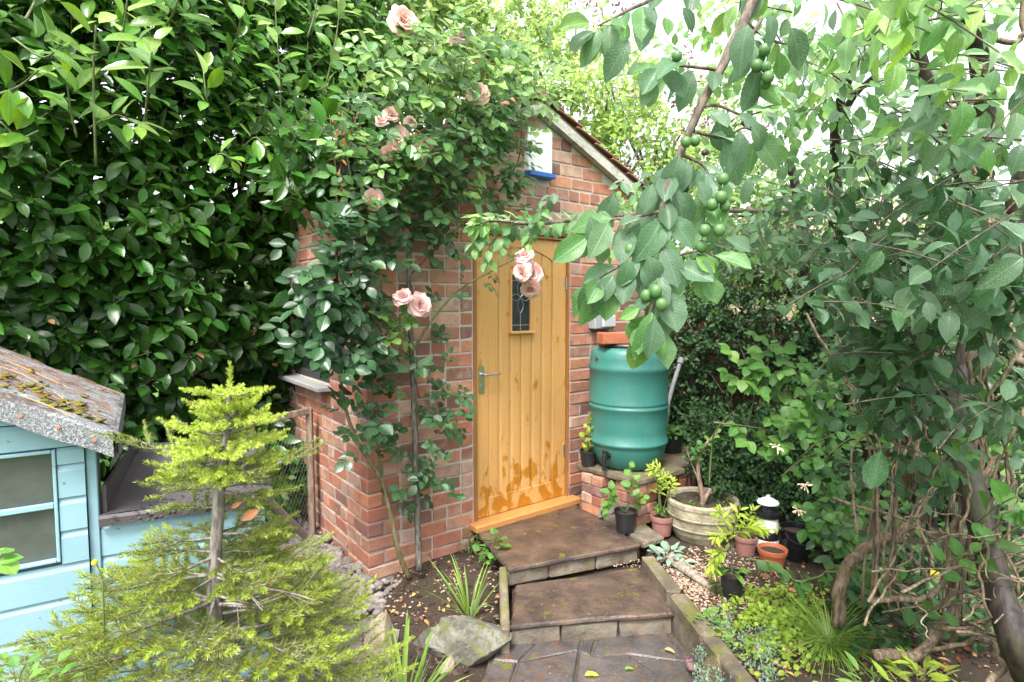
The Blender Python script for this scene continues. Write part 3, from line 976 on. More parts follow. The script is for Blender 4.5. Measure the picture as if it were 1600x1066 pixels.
A1, B1 = V((-0.02, 3.285, 0)), V((0.835, 3.63, 0))
P1a = [(A1.x, A1.y), (B1.x, B1.y), (0.60, 4.22), (0.46, 4.445), (-0.262, 3.87)]
slab_poly(P1a, Z1 - 0.034, Z1, 1).build('top_slab', M_SLAB, steps)
slab_poly([(0.855, 3.64), (1.02, 3.74), (0.93, 4.05), (0.62, 4.24)], Z1 - 0.04, Z1 + 0.002, 2).build('side_slab', M_SLABR, steps)
slab_poly([(0.60, 4.27), (0.92, 4.07), (1.25, 4.3), (0.80, 4.66), (0.48, 4.46)], Z1 - 0.04, Z1 - 0.004, 3).build('back_slab', M_SLABR, steps)
A2, B2 = V((-0.012, 2.888, 0)), V((0.888, 3.015, 0))
slab_poly([(A2.x, A2.y), (B2.x, B2.y), (0.845, 3.56), (0.02, 3.32)], Z2 - 0.032, Z2, 4).build('lower_slab', M_SLAB, steps)
def riser(a, b, z0, z1, back, cuts, seed):
    r = random.Random(seed); d = (b - a); L = d.length; d.normalize(); nn = V((-d.y, d.x, 0))
    e = [0] + cuts + [1]
    for i in range(len(e) - 1):
        l0, l1 = e[i] * L + 0.004, e[i + 1] * L - 0.004
        vs, fs = chamfer((l1 - l0) / 2, 0.05, (z1 - z0) / 2, 0.010)
        vs = [V((x + r.uniform(-.004, .004), y + r.uniform(-.006, .004), z + r.uniform(-.003, .003))) for x, y, z in vs]
        m = MB(); m.add([frame(a + d * (l0 + l1) / 2 + nn * (back + 0.05) + V((0, 0, (z0 + z1) / 2)), d, nn) @ p for p in vs], fs)
        m.build('riser_stone', M_SLABR, steps)
riser(A1, B1, Z2 - 0.006, Z1 - 0.036, 0.022, [0.30, 0.66], 1)
riser(A2, B2, -0.02, Z2 - 0.034, 0.018, [0.31, 0.66], 2)
fill = MB(); fill.prism([(0.0, 3.40), (0.85, 3.72), (1.2, 4.3), (0.8, 4.6), (0.45, 4.4), (-0.22, 3.87)], -0.05, Z1 - 0.042)
fill.prism([(0.0, 3.0), (0.87, 3.12), (0.83, 3.70), (0.0, 3.38)], -0.05, Z2 - 0.036); fill.build('step_core', M_SOIL, steps)
# upright edging slab on the left of the steps
ed = thing('edging_slab', 'narrow grey stone slab set on edge along the left side of the steps', 'edging stone', (-0.05, 3.1, 0))
m = MB(); a, b = V((-0.055, 3.37, 0)), V((-0.035, 2.83, 0)); d = (b - a).normalized(); nn = V((-d.y, d.x, 0))
vs, fs = chamfer((b - a).length / 2, 0.024, 0.15, 0.008)
vs = [V((x, y + mnoise.noise(V((x * 9, z * 9, 0))) * .006, z - (0.075 * sst(-0.02, 0.27, x)) * (1 if z > 0 else 0))) for x, y, z in vs]
m.add([frame((a + b) / 2 + V((0, 0, 0.06)), d, nn) @ p for p in vs], fs); m.build('slab', M_KERB, ed)
# kerb on the right
kb = thing('kerb', 'mossy stone kerb running along the right side of the steps and path', 'kerb', KA)
k0 = 0.0
for i, L in enumerate((0.47, 0.42, 0.55, 0.5, 0.45)):
    vs, fs = chamfer(L / 2 - 0.006, 0.042, 0.12, 0.014)
    r = random.Random(i + 40)
    vs = [V((x + r.uniform(-.006, .006), y + r.uniform(-.008, .008), z + r.uniform(-.007, .007))) for x, y, z in vs]
    m = MB(); c = KA + KDIR * (k0 + L / 2) + KN * (0.035) ; c.z = 0.075
    m.add([frame(c, KDIR, KN) @ p for p in vs], fs); m.build('kerb_stone', M_KERB, kb); k0 += L

# ---- rocks
def rock(name, label, c, size, rot, mat, seed, cuts=3, cat='rock', sub=4):
    import bmesh
    bm = bmesh.new(); bmesh.ops.create_icosphere(bm, subdivisions=sub, radius=1.0)
    r = random.Random(seed)
    planes = [(V((r.uniform(-1, 1), r.uniform(-1, 1), r.uniform(-.6, 1))).normalized(), r.uniform(0.42, 0.7)) for _ in range(cuts)]
    Rm = Matrix.Rotation(rot[2], 4, 'Z') @ Matrix.Rotation(rot[1], 4, 'Y') @ Matrix.Rotation(rot[0], 4, 'X')
    for v in bm.verts:
        p = v.co.copy()
        for n, d in planes:
            k = p.dot(n)
            if k > d: p -= n * (k - d) * 0.98
        p *= 1 + 0.06 * mnoise.noise(p * 2.2 + V((seed, 0, 0))) + 0.05 * mnoise.noise(p * 6 + V((seed, 5, 0))) + 0.02 * mnoise.noise(p * 15)
        p = V((p.x * size[0], p.y * size[1], p.z * size[2]))
        v.co = (Rm @ p) + V(c)
    me = bpy.data.meshes.new(name); bm.to_mesh(me); bm.free()
    o = obj(name, me, mat); return tag(o, label, cat)
rock('boulder', 'big grey lichened boulder leaning against the lower left step', G(738, 1012, 0.06) + V((-0.02, 0.03, 0.02)), (0.23, 0.15, 0.19), (0.2, -0.30, 0.25), M_ROCK, 5, 9, 'boulder', 5)
rock('edging_stone', 'flat tan stone standing at the front of the rose bed beside the spruce', G(590, 1030, 0.03) + V((0, 0.05, 0.03)), (0.105, 0.05, 0.20), (0.15, 0.05, 0.2), M_ROCKT, 8, 5, 'stone')
rock('edging_stone', 'greenish pointed stone between the tan stone and the big boulder', G(672, 1030, 0.03) + V((0, 0.1, 0.03)), (0.115, 0.06, 0.165), (0.25, 0.3, -0.1), M_ROCK, 11, 6, 'stone')
rock('mortar_lump', 'pale broken lump of old mortar beside the boulder', G(690, 1045, 0.03) + V((0.02, 0.0, 0.0)), (0.045, 0.045, 0.06), (0, 0.2, 0.4), M_ROCKT, 21, 3, 'rubble')
rock('mossy_rock', 'round mossy rock at the near end of the kerb under the pink flowers', G(1120, 1048, 0.1), (0.09, 0.10, 0.10), (0, 0, 0.3), m_stone('mossy_rock_face', (0.10, 0.075, 0.045), (0.22, 0.17, 0.10), 1.0, 0.85), 31, 3)
rock('pebble_rock', 'small grey stone wedged at the near end of the kerb', G(1083, 1040, 0.03), (0.035, 0.04, 0.03), (0, 0, 0.3), M_KERB, 33, 2, 'stone', 3)
# heap of lime rubble along the left wall
heap = MB()
hr = random.Random(2)
import bmesh
def blob(c, s, seed):
    bm = bmesh.new(); bmesh.ops.create_icosphere(bm, subdivisions=2, radius=1.0)
    vs = []; 
    for v in bm.verts:
        p = v.co.copy(); p *= 1 + 0.5 * mnoise.noise(p * 1.9 + V((seed, 0, 0)))
        vs.append((p.x * s + c[0], p.y * s + c[1], p.z * s * 0.7 + c[2]))
    fs = [tuple(v.index for v in f.verts) for f in bm.faces]; bm.free(); return vs, fs
for i in range(800):
    s = hr.uniform(-0.15, 1.1); o = abs(hr.gauss(0, 0.11)) 
    c = S(s, 0.02 + o, 0.05 + max(0, 0.10 - o * 0.55) * hr.uniform(0.3, 1)) if i < 640 else G(hr.uniform(515, 625), hr.uniform(905, 960), 0.07)
    heap.add(*blob(c, hr.choice((0.008, 0.012, 0.016, 0.022, 0.034)) * hr.uniform(.8, 1.2), i))
o = heap.build('rubble_heap', m_stone('crumbled_lime_mortar', (0.13, 0.108, 0.098), (0.29, 0.255, 0.235), 0.05, 0.95, 0, 1.5, (0.15, 0.10, 0.085)), smooth=True, kind='stuff')

# ---------------------------------------------------------------- water butt on its stand
st_ = thing('butt_stand', 'low stand of stacked red bricks under a stone slab, holding the green water butt', 'stand', F(1.15, 0.4, 0.23))
SLZ = 0.575
m = slab_poly([tuple(F(0.84, 0.14)[:2]), tuple(F(0.885, 0.70)[:2]), tuple(F(1.40, 0.72)[:2]), tuple(F(1.40, 0.10)[:2])], SLZ - 0.045, SLZ, 7); m.build('stone_slab', M_KERB, st_)
m = slab_poly([tuple(F(1.42, 0.12)[:2]), tuple(F(1.42, 0.64)[:2]), tuple(F(2.0, 0.62)[:2]), tuple(F(2.0, 0.1)[:2])], SLZ - 0.05, SLZ - 0.006, 8); m.build('stone_slab', M_KERB, st_)
def pier(t, o, courses, seed, along_first, n2=2, z0=0.232):
    r = random.Random(seed)
    h = (SLZ - 0.048 - z0) / courses
    for i in range(courses):
        z = z0 + h * (i + 0.5)
        al = (i + along_first) % 2
        for k in range(2):
            off = (k - 0.5) * 0.108
            c = F(t + (0 if al else off), o + (off if al else 0), z)
            x, y = (FD, SD) if al else (FN, FD)
            M = frame(c, x, y) @ Matrix.Rotation(r.uniform(-.07, .07), 4, 'Z') @ Matrix.Diagonal((1, 1, (h - 0.004) / BRICK_H, 1))
            obj('brick', r.choice(STR), None, st_, M)
pier(0.945, 0.30, 4, 1, 0)
pier(1.015, 0.58, 4, 2, 1)
pier(1.60, 0.50, 4, 3, 0, z0=0.2)
pier(1.30, 0.25, 4, 4, 1)
m = MB(); c = F(0.93, 0.50, 0.0); 
a_, b_ = P(948, 775, 4.12), P(978, 765, 4.2)
vs = []
for p in (P(945, 800, 4.10), P(985, 775, 4.3)):
    for k in range(11):
        w = math.pi * k / 10
        vs.append(p + FD * 0.075 * math.cos(w) + V((0, 0, 0.09 * math.sin(w) - 0.03)))
m.add(vs, [(i, i + 1, 11 + i + 1, 11 + i) for i in range(10)] + [tuple(range(11)), tuple(range(11, 22))[::-1]])
tag(m.build('ridge_tile', M_GREYBOARD), 'curved grey tile lying in the gap under the water butt', 'tile')

def m_butt():
    t = NT('green_butt_plastic')
    v = t.coord((8, 8, 0.6)); n = t.noise(v, 6, 5, 0.6); v2 = t.coord(); n2 = t.noise(v2, 5, 4)
    col = t.mix(t.math('MULTIPLY', n, 0.7), (0.028, 0.145, 0.125), (0.048, 0.195, 0.165))
    col = t.mix(t.math('MULTIPLY', t.step(n2, 0.5, 0.75), 0.35), col, (0.10, 0.22, 0.17))
    drt = t.step(t.noise(t.coord((22, 22, 0.9)), 4, 5, 0.65), 0.58, 0.74)
    col = t.mix(t.math('MULTIPLY', drt, 0.4), col, (0.05, 0.085, 0.06))
    spk = t.step(t.noise(v2, 70, 3), 0.68, 0.74)
    col = t.mix(t.math('MULTIPLY', spk, 0.3), col, (0.20, 0.28, 0.24))
    return t.done(t.pbr(col, t.math('ADD', 0.36, t.math('MULTIPLY', n, 0.18)), t.bump(n, 0.04, 0.003), 0.5))
M_BUTT = m_butt()
BC = V((0.882, 4.30, 0))
wb = thing('water_butt', 'green plastic water butt with black tap standing on the brick stand', 'water butt', BC + V((0, 0, SLZ)))
prof = [(0.0, .578), (.195, .578), (.22, .592), (.245, .625), (.268, .675), (.282, .73), (.287, .758), (.297, .766), (.2975, .782), (.289, .788),
        (.290, .86), (.291, .94), (.291, 1.022), (.297, 1.03), (.297, 1.044), (.290, 1.048), (.290, 1.062), (.2945, 1.067), (.2915, 1.074), (.292, 1.2), (.291, 1.300), (.2965, 1.308), (.2965, 1.336), (.291, 1.346),
        (.290, 1.39), (.284, 1.43), (.270, 1.458), (.25, 1.472), (.236, 1.476), (.230, 1.470), (.0, 1.468)]
m = MB(); m.lathe(prof, BC, 72); m.build('barrel', M_BUTT, wb, smooth=True)
m = MB(); m.lathe([(0.225, 1.471), (.228, 1.492), (.222, 1.503), (.19, 1.506), (.18, 1.499), (0.0, 1.499)], BC, 48)
for k in range(4):
    w = k * math.pi / 2 + 0.4; m.box((0.12, 0, 1.507), (0.1, 0.02, 0.016), Matrix.Translation(BC) @ Matrix.Rotation(w, 4, 'Z'), bev=0.003)
m.build('lid', M_BLACKP, wb)
def bp(u, z, out=0.0):
    "a place on the butt's side, by picture column"
    r0 = 0.292
    k = (u - 800) / FPX
    # ray x = k*y against the circle, near hit
    a = 1 + k * k; b = -2 * (k * BC.x + BC.y); cc = BC.x ** 2 + BC.y ** 2 - r0 ** 2
    y = (-b - math.sqrt(max(0, b * b - 4 * a * cc))) / (2 * a)
    p = V((k * y, y, z)); d = (p - V((BC.x, BC.y, z))).normalized(); return p + d * out, d
p, d = bp(950, 0.695); t_ = d.cross(V((0, 0, 1)))
m = MB(); p -= d * 0.02
m.tube([p - d * 0.02, p + d * 0.05], 0.016, 12); m.tube([p - d * 0.005, p + d * 0.012], 0.026, 12)
m.tube([p + d * 0.045 + V((0, 0, 0.03)), p + d * 0.05, p + d * 0.052 - V((0, 0, 0.10))], [0.018, 0.017, 0.015], 12)
m.box((0, 0, 0), (0.05, 0.012, 0.012), frame(p + d * 0.045 + V((0, 0, 0.038)), t_, d), bev=0.003); m.build('tap', M_BLACKP, wb)
p, d = bp(933, 1.40); m = MB(); m.tube([p - d * 0.02, p + d * 0.006], 0.013, 12); m.build('overflow_plug', m_simple('brown_rubber', (0.10, 0.05, 0.045), 0.6), wb)
lb = link(bpy.data.objects.new('loose_brick', STR[1])); M = frame(P(958, 527, 4.16) + V((0, 0, 0)), FD, SD) @ Matrix.Rotation(-0.35, 4, 'Z'); M.translation.z = 1.506 + 0.041; lb.matrix_basis = M
M_LB = M
lb.data = brick_mesh(0.215, 0.105, 77); lb.data.materials.clear(); lb.data.materials.append(m_simple('bright_red_brick', (0.33, 0.10, 0.05), 0.8, var=0.3, bump=0.5))
tag(lb, 'orange red loose brick weighing down the left of the butt lid', 'brick')
lb2 = link(bpy.data.objects.new('loose_brick', lb.data)); M = frame(P(1005, 522, 4.42), FD, SD) @ Matrix.Rotation(0.5, 4, 'Z'); M.translation.z = 1.548; lb2.matrix_basis = M
tag(lb2, 'second loose brick on the butt lid, half hidden behind the hanging plum leaf', 'brick')
m = MB(); pa = [P(1064, 563, 4.80), P(1052, 600, 4.74), P(1044, 630, 4.70), P(1036, 700, 4.66)]
m.tube(pa, 0.018, 12); m.tube([pa[0] + (pa[0] - pa[1]).normalized() * 0.02, pa[0] - (pa[0] - pa[1]).normalized() * 0.03], 0.027, 12)
tag(m.build('downpipe', m_simple('grey_pipe', (0.15, 0.155, 0.155), 0.5), smooth=False), 'grey plastic pipe leaning behind the water butt', 'pipe')

# ---------------------------------------------------------------- blue playhouse
def m_blue():
    t = NT('powder_blue_paint')
    r = objrand(t); v = rand_vec(t, r)
    n1 = t.noise(v, 6, 5, 0.6); n2 = t.noise(t.n('ShaderNodeMapping', Vector=v, Scale=(3, 3, 30)).outputs[0], 14, 5)
    n3 = t.noise(v, 38, 3, 0.5)
    col = t.mix(n1, (0.20, 0.345, 0.41), (0.25, 0.405, 0.475))
    col = t.mix(t.math('MULTIPLY', t.step(n2, 0.62, 0.75), 0.25), col, (0.17, 0.30, 0.35))
    col = t.mix(t.math('MULTIPLY', t.step(n3, 0.69, 0.74), 0.8), col, (0.14, 0.17, 0.16))
    col = t.mix(t.math('MULTIPLY', t.step(t.noise(v, 3.0, 5, 0.7), 0.6, 0.75), 0.35), col, (0.32, 0.46, 0.49))
    return t.done(t.pbr(col, 0.55, t.bump(t.math('ADD', n2, n1), 0.25, 0.004), 0.4))
M_BLUE = m_blue()
def m_felt():
    t = NT('grey_mineral_felt')
    v = t.coord()
    n = t.voro(v, 260, out=1); g = t.n('ShaderNodeSeparateColor', Color=n).outputs[0]
    col = t.ramp(g, [(0.0, (0.09, 0.095, 0.105)), (0.4, (0.17, 0.178, 0.19)), (0.75, (0.25, 0.26, 0.275)), (1.0, (0.40, 0.41, 0.42))])
    n1 = t.noise(v, 11, 6, 0.7); n2 = t.noise(v, 40, 4)
    z = t.n('ShaderNodeSeparateXYZ', Vector=t.n('ShaderNodeNewGeometry').outputs['Normal']).outputs[2]
    deb = t.math('MULTIPLY', t.step(t.math('ADD', n1, t.math('MULTIPLY', n2, 0.25)), 0.62, 0.74), t.step(z, 0.4, 0.7))
    col = t.mix(t.math('MULTIPLY', deb, 0.85), col, t.mix(n2, (0.045, 0.030, 0.022), (0.13, 0.08, 0.055)))
    return t.done(t.pbr(col, 0.9, t.bump(t.math('ADD', g, n2), 0.7, 0.004), 0.3))
M_FELT = m_felt()
t = NT('dusty_window'); v_ = t.coord()
dn_ = t.noise(v_, 14, 5, 0.65)
M_DUSTY = t.done(t.pbr(t.mix(dn_, (0.035, 0.04, 0.037), (0.10, 0.11, 0.10)), t.math('ADD', 0.18, t.math('MULTIPLY', dn_, 0.3)), t.bump(t.noise(v_, 90, 2), 0.15, 0.003), 0.5))
PD = V((0.84, 0.543, 0)).normalized(); PB = V((-PD.y, PD.x, 0)); PN = -PB
FC = P(177, 692, 1.88)                     # lower front tip of the roof
SLP = math.tan(math.radians(29))
WC = FC - PD * 0.085 + PB * 0.085          # right front corner of the walls
WC.z = 0
play = thing('playhouse', 'powder blue wooden playhouse with a grey felt roof at the left edge', 'playhouse', WC)
PW, PL_ = 1.25, 0.92
def Pw(a, out=0.0, z=0.0): return WC - PD * a + PN * out + V((0, 0, z))     # a metres left of the corner
ph = MB(); 
ridge_a = 0.625
ez = FC.z - 0.02
def proof(a): return ez + 0.01 + SLP * (a if a < ridge_a else 2 * ridge_a - a)
vs = []
for o in (-0.012, -PL_):
    for a, z in ((0.0, 0.02), (0.0, proof(0) - 0.03), (ridge_a, proof(ridge_a) - 0.03), (2 * ridge_a, proof(0) - 0.03), (2 * ridge_a, 0.02)):
        vs.append(Pw(a if a else 0.012, o, z))
ph.add(vs, [(0, 1, 2, 3, 4), (9, 8, 7, 6, 5)] + [(i, 5 + i, 5 + (i + 1) % 5, (i + 1) % 5) for i in range(5)])
pbody = ph.build('wall', m_simple('dark_playhouse_lining', (0.10, 0.17, 0.18), 0.8), play)
# shiplap boards: sloped faces, each proud at its lower edge
def lap(t_fn, a0, a1, z0, z1, parent, name='board', mat=None, nrm=None, base=None):
    m = MB(); vs = []
    for a in (a0, a1):
        for o, z in ((0.0, z0), (0.016, z0), (0.016, z0 + (z1 - z0) * 0.78), (0.006, z1 - 0.003), (0.0, z1 - 0.003)):
            vs.append(t_fn(a, o, z))
    m.add(vs, [(0, 1, 2, 3, 4), (9, 8, 7, 6, 5)] + [(i, 5 + i, 5 + (i + 1) % 5, (i + 1) % 5) for i in range(5)])
    return m.build(name, mat or M_BLUE, parent)
BH = 0.112
WIN_Z0, WIN_Z1 = P(60, 878, 1.85).z, P(60, 705, 1.83).z
za = WIN_Z0 - 0.012
k = 0
while za - BH * k > 0.05:
    lap(Pw, 0.0, PW, za - BH * (k + 1), za - BH * k, play); k += 1
# above the window
lap(Pw, 0.0, PW, WIN_Z1 + 0.006, WIN_Z1 + 0.09, play)
# gable boards over the window
lap(Pw, 0.14, PW - 0.14, WIN_Z1 + 0.092, WIN_Z1 + 0.19, play)
lap(Pw, 0.32, PW - 0.32, WIN_Z1 + 0.192, WIN_Z1 + 0.29, play)
# short board ends between the window and the corner
zb = WIN_Z0 - 0.01
while zb < WIN_Z1 - 0.01:
    zt = min(zb + BH, WIN_Z1 + 0.004); lap(Pw, 0.0, 0.072, zb, zt, play, 'board_end'); zb += BH
m = MB(); m.box((0, 0, 0), (0.03, 0.03, FC.z + 0.0), frame(WC + PD * 0.018 + PB * 0.012 + V((0, 0, FC.z / 2)), PD, PB), bev=0.003); m.build('corner_post', M_BLUE, play)
wn_ = MB()
wa0, wa1 = 0.074, 0.60
for (a, b, c, d) in ((wa0, wa0 + .011, WIN_Z0, WIN_Z1), (wa1 - .011, wa1, WIN_Z0, WIN_Z1), (wa0 + .011, wa1 - .011, WIN_Z0, WIN_Z0 + .010), (wa0 + .011, wa1 - .011, WIN_Z1 - .012, WIN_Z1)):
    wn_.box((0, 0, 0), (b - a - .001, 0.03, d - c - .001), frame(Pw((a + b) / 2, 0.006, (c + d) / 2), PD, PB), bev=0.002)
pwin = wn_.build('window', M_BLUE, play)
zm = P(60, 790, 1.85).z
m = MB(); m.box((0, 0, 0), (wa1 - wa0 - .024, 0.018, 0.018), frame(Pw((wa0 + wa1) / 2, 0.006, zm), PD, PB), bev=0.002); m.build('glazing_bar', M_BLUE, pwin)
for c, d in ((WIN_Z0 + .011, zm - .01), (zm + .01, WIN_Z1 - .013)):
    m = MB(); m.box((0, 0, 0), (wa1 - wa0 - .024, 0.005, d - c), frame(Pw((wa0 + wa1) / 2, -0.006, (c + d) / 2), PD, PB)); m.build('pane', M_DUSTY, pwin)
# roof: two felted slopes with folded fascias
def roof_pt(a, o, dz=0.0): 
    "a metres left of the roof tip along the gable; o back along the eave"
    zz = FC.z + 0.035 + SLP * (a if a < ridge_a + .085 else 2 * (ridge_a + .085) - a)
    return V((FC.x, FC.y, 0)) - PD * a + PB * o + V((0, 0, zz + dz))
ra = ridge_a + 0.085; RL = 1.02
fr = random.Random(9)
m = MB(); nu, nv_ = 26, 34
grid = []
for i in range(nu + 1):
    a = 2 * ra * i / nu
    for j in range(nv_ + 1):
        o = RL * j / nv_
        w = mnoise.noise(V((a * 6, o * 6, 2))) * 0.006
        if j == 0 or j == nv_: w -= 0.004
        grid.append(roof_pt(a, o, w))
m.add(grid, [(i * (nv_ + 1) + j, i * (nv_ + 1) + j + 1, (i + 1) * (nv_ + 1) + j + 1, (i + 1) * (nv_ + 1) + j) for i in range(nu) for j in range(nv_)])
# front fascia, wavy lower edge
fa = []
for i in range(nu * 2 + 1):
    a = 2 * ra * i / (nu * 2)
    h = 0.082 + 0.006 * mnoise.noise(V((a * 9, 0, 4)))
    fa += [roof_pt(a, 0.0, -0.002), roof_pt(a, -0.010, -0.012), roof_pt(a, -0.012 + 0.004 * mnoise.noise(V((a * 12, 3, 0))), -h), roof_pt(a, -0.004, -h)]
m.add(fa, [(4 * i + k, 4 * i + k + 1, 4 * i + k + 5, 4 * i + k + 4) for i in range(nu * 2) for k in range(3)])
# eave fascia on the right
fb = []
for j in range(nv_ + 1):
    o = RL * j / nv_; h = 0.075 + 0.012 * mnoise.noise(V((o * 8, 1, 4))) - 0.0
    q = roof_pt(0, o)
    fb += [q, q + PD * 0.012 - V((0, 0, 0.01)), q + PD * 0.014 - V((0, 0, h))]
m.add(fb, [(3 * j + k, 3 * j + k + 1, 3 * j + k + 4, 3 * j + k + 3) for j in range(nv_) for k in range(2)])
# the loose flap that hangs at the corner
q = roof_pt(0, 0.0)
flap = [q + PD * 0.0 + V((0, 0, -0.06)), q + PD * 0.016 + PB * 0.01 + V((0, 0, -0.02)), q + PD * 0.02 + PB * 0.10 + V((0, 0, -0.03)), q + PD * 0.022 + PB * 0.085 + V((0, 0, -0.085)), q - PD * 0.015 + PB * 0.03 + V((0, 0, -0.135))]
m.add(flap, [(0, 1, 2, 3, 4)])
proof_o = m.build('roof', M_FELT, play, smooth=False)
M_RUST = m_simple('rust', (0.30, 0.115, 0.055), 0.8)
for a_, dz in ((0.05, 0), (0.14, 0.003), (0.23, 0.0)):
    m = MB(); c = roof_pt(a_, -0.016, -0.045 + dz); m.lathe([(0.0, 0.0015), (0.006, 0.001), (0.0072, 0)], c, 10, M=Matrix.Rotation(math.pi / 2, 4, 'X')); m.build('nail', M_RUST, proof_o)
# moss cushions and fallen needles on the felt
moss = MB()
for i in range(90):
    a = fr.uniform(0.06, 0.55); o = fr.uniform(0.1, 0.9) * (0.4 + 0.6 * fr.random())
    if fr.random() < 0.5: o = 0.10 + 0.22 * fr.random(); a = fr.uniform(0.04, 0.4)
    bvs, bfs = blob((0, 0, 0), 1, i); s = fr.uniform(0.006, 0.018); c = roof_pt(a, o)
    moss.add([(c.x + x * s * 1.5, c.y + y * s * 1.5, c.z + z * s * 0.5) for x, y, z in bvs], bfs)
t = NT('yellow_green_moss'); v_ = t.coord(); mn = t.noise(v_, 120, 4)
M_MOSS = t.done(t.pbr(t.mix(mn, (0.055, 0.05, 0.01), (0.22, 0.20, 0.035)), 0.95, t.bump(mn, 1.0, 0.006), 0.2))
moss.build('moss', M_MOSS, proof_o, smooth=True, kind='stuff')
M_STRAW = m_simple('dry_straw', (0.36, 0.22, 0.08), 0.7, var=0.5, scale=3)
nd = MB()
for i in range(200):
    a = fr.uniform(0.03, 0.6); o = fr.uniform(0.12, 0.97); w = fr.gauss(0.3, 0.5); L = fr.choice([0.025, 0.04, 0.06, 0.12])
    c = roof_pt(a, o, 0.006); da, do = math.cos(w) * L, math.sin(w) * L
    c2 = roof_pt(max(0.0, a - da), min(RL, max(0, o - do * 0.5)), 0.007)
    nd.tube([c, (c + c2) / 2 + V((0, 0, 0.003)), c2], 0.0012, 3, cap=False)
nd.build('fallen_needles', m_simple('brown_needles', (0.20, 0.09, 0.045), 0.8, var=0.5, scale=6), proof_o, kind='stuff')
nd = MB()
for (u0, v0, u1, v1) in ((35, 622, 115, 655), (84, 615, 108, 634), (0, 575, 60, 600), (10, 566, 110, 610)):
    def on_roof(u, v):
        r = V(ray(u, v)); cpos = V((0, 0, CAM_H)); nrm = (roof_pt(0.3, 0) - roof_pt(0, 0)).cross(roof_pt(0, .5) - roof_pt(0, 0)); k = (roof_pt(0, 0) - cpos).dot(nrm) / r.dot(nrm); return cpos + r * k + V((0, 0, 0.006))
    a, b = on_roof(u0, v0), on_roof(u1, v1); nd.tube([a, a.lerp(b, .5) + V((0, 0, .004)), b], 0.0018, 4)
nd.build('straws', M_STRAW, proof_o, kind='stuff')

# ---- low blue box with the black felt lid beside it
bx = thing('storage_box', 'low powder blue box with a sloping black felt lid beside the playhouse', 'storage box', WC + PD * 0.35)
BWID, BDEP = 0.52, 0.80
lz0, lz1 = P(160, 806, 1.93).z, P(250, 702, 2.6).z
QD = (V((0.9, 0.436, 0))).normalized(); QB = V((-QD.y, QD.x, 0)); QN = -QB
QO = WC + PD * 0.036 + PB * 0.02
def Qw(a, out=0.0, z=0.0): return QO + QD * a + QN * out + V((0, 0, z))
m = MB(); vs = []
for a in (0.01, BWID):
    for o, z in ((-0.012, 0.03), (-0.012, lz0 - 0.035), (-BDEP, lz1 - 0.035), (-BDEP, 0.03)): vs.append(Qw(a, o, z))
m.add(vs, [(0, 3, 2, 1), (4, 5, 6, 7), (0, 1, 5, 4), (1, 2, 6, 5), (2, 3, 7, 6), (3, 0, 4, 7)]); m.build('carcass', m_simple('box_lining', (0.14, 0.25, 0.27), 0.8), bx)
k = 0; zt = lz0 - 0.03
while zt - BH * k > 0.06:
    lap(lambda a, o, z: Qw(BWID - a, o, z), 0.0, BWID, zt - BH * (k + 1), zt - BH * k, bx); k += 1
m = MB(); nu = 20; vs = []
for i in range(nu + 1):
    a = -0.0 + (BWID + 0.03) * i / nu
    for j in range(nu + 1):
        f_ = j / nu; o = 0.03 - (BDEP + 0.05) * f_
        vs.append(Qw(a, o, lz0 + (lz1 - lz0) * f_ + 0.006 * mnoise.noise(V((a * 5, o * 5, 0))) + (0.006 if j == 0 else 0)))
m.add(vs, [(i * (nu + 1) + j, (i + 1) * (nu + 1) + j, (i + 1) * (nu + 1) + j + 1, i * (nu + 1) + j + 1) for i in range(nu) for j in range(nu)])
fa = []
for i in range(nu + 1):
    a = (BWID + 0.03) * i / nu; fa += [Qw(a, 0.03, lz0 + 0.0055), Qw(a, 0.042, lz0 - 0.004), Qw(a, 0.040, lz0 - 0.032), Qw(a, 0.02, lz0 - 0.034)]
m.add(fa, [(4 * i + k, 4 * i + k + 1, 4 * i + k + 5, 4 * i + k + 4) for i in range(nu) for k in range(3)])
t = NT('black_weathered_felt'); v_ = t.coord(); n1 = t.noise(v_, 7, 6, 0.65); n2 = t.voro(v_, 55); 
dbr = t.math('MULTIPLY', t.step(t.noise(v_, 5, 4), 0.48, 0.6), t.math('SUBTRACT', 1.0, t.step(n2, 0.25, 0.45)))
cl = t.mix(n1, (0.030, 0.026, 0.032), (0.10, 0.085, 0.088)); cl = t.mix(dbr, cl, (0.018, 0.015, 0.014))
M_BFELT = t.done(t.pbr(cl, t.math('ADD', 0.45, t.math('MULTIPLY', n1, 0.3)), t.bump(t.math('ADD', n1, t.math('MULTIPLY', dbr, 1.5)), 0.6, 0.006), 0.5))
m.build('lid', M_BFELT, bx)
m = MB(); m.box((0, 0, 0), (0.012, BDEP, 0.10), frame(Qw(0.012, -BDEP / 2, lz0 + 0.05), QD, QB)); m.build('gap_shade_strip', M_BFELT, bx)  # dark strip added for the shaded gap between wall corner and lid

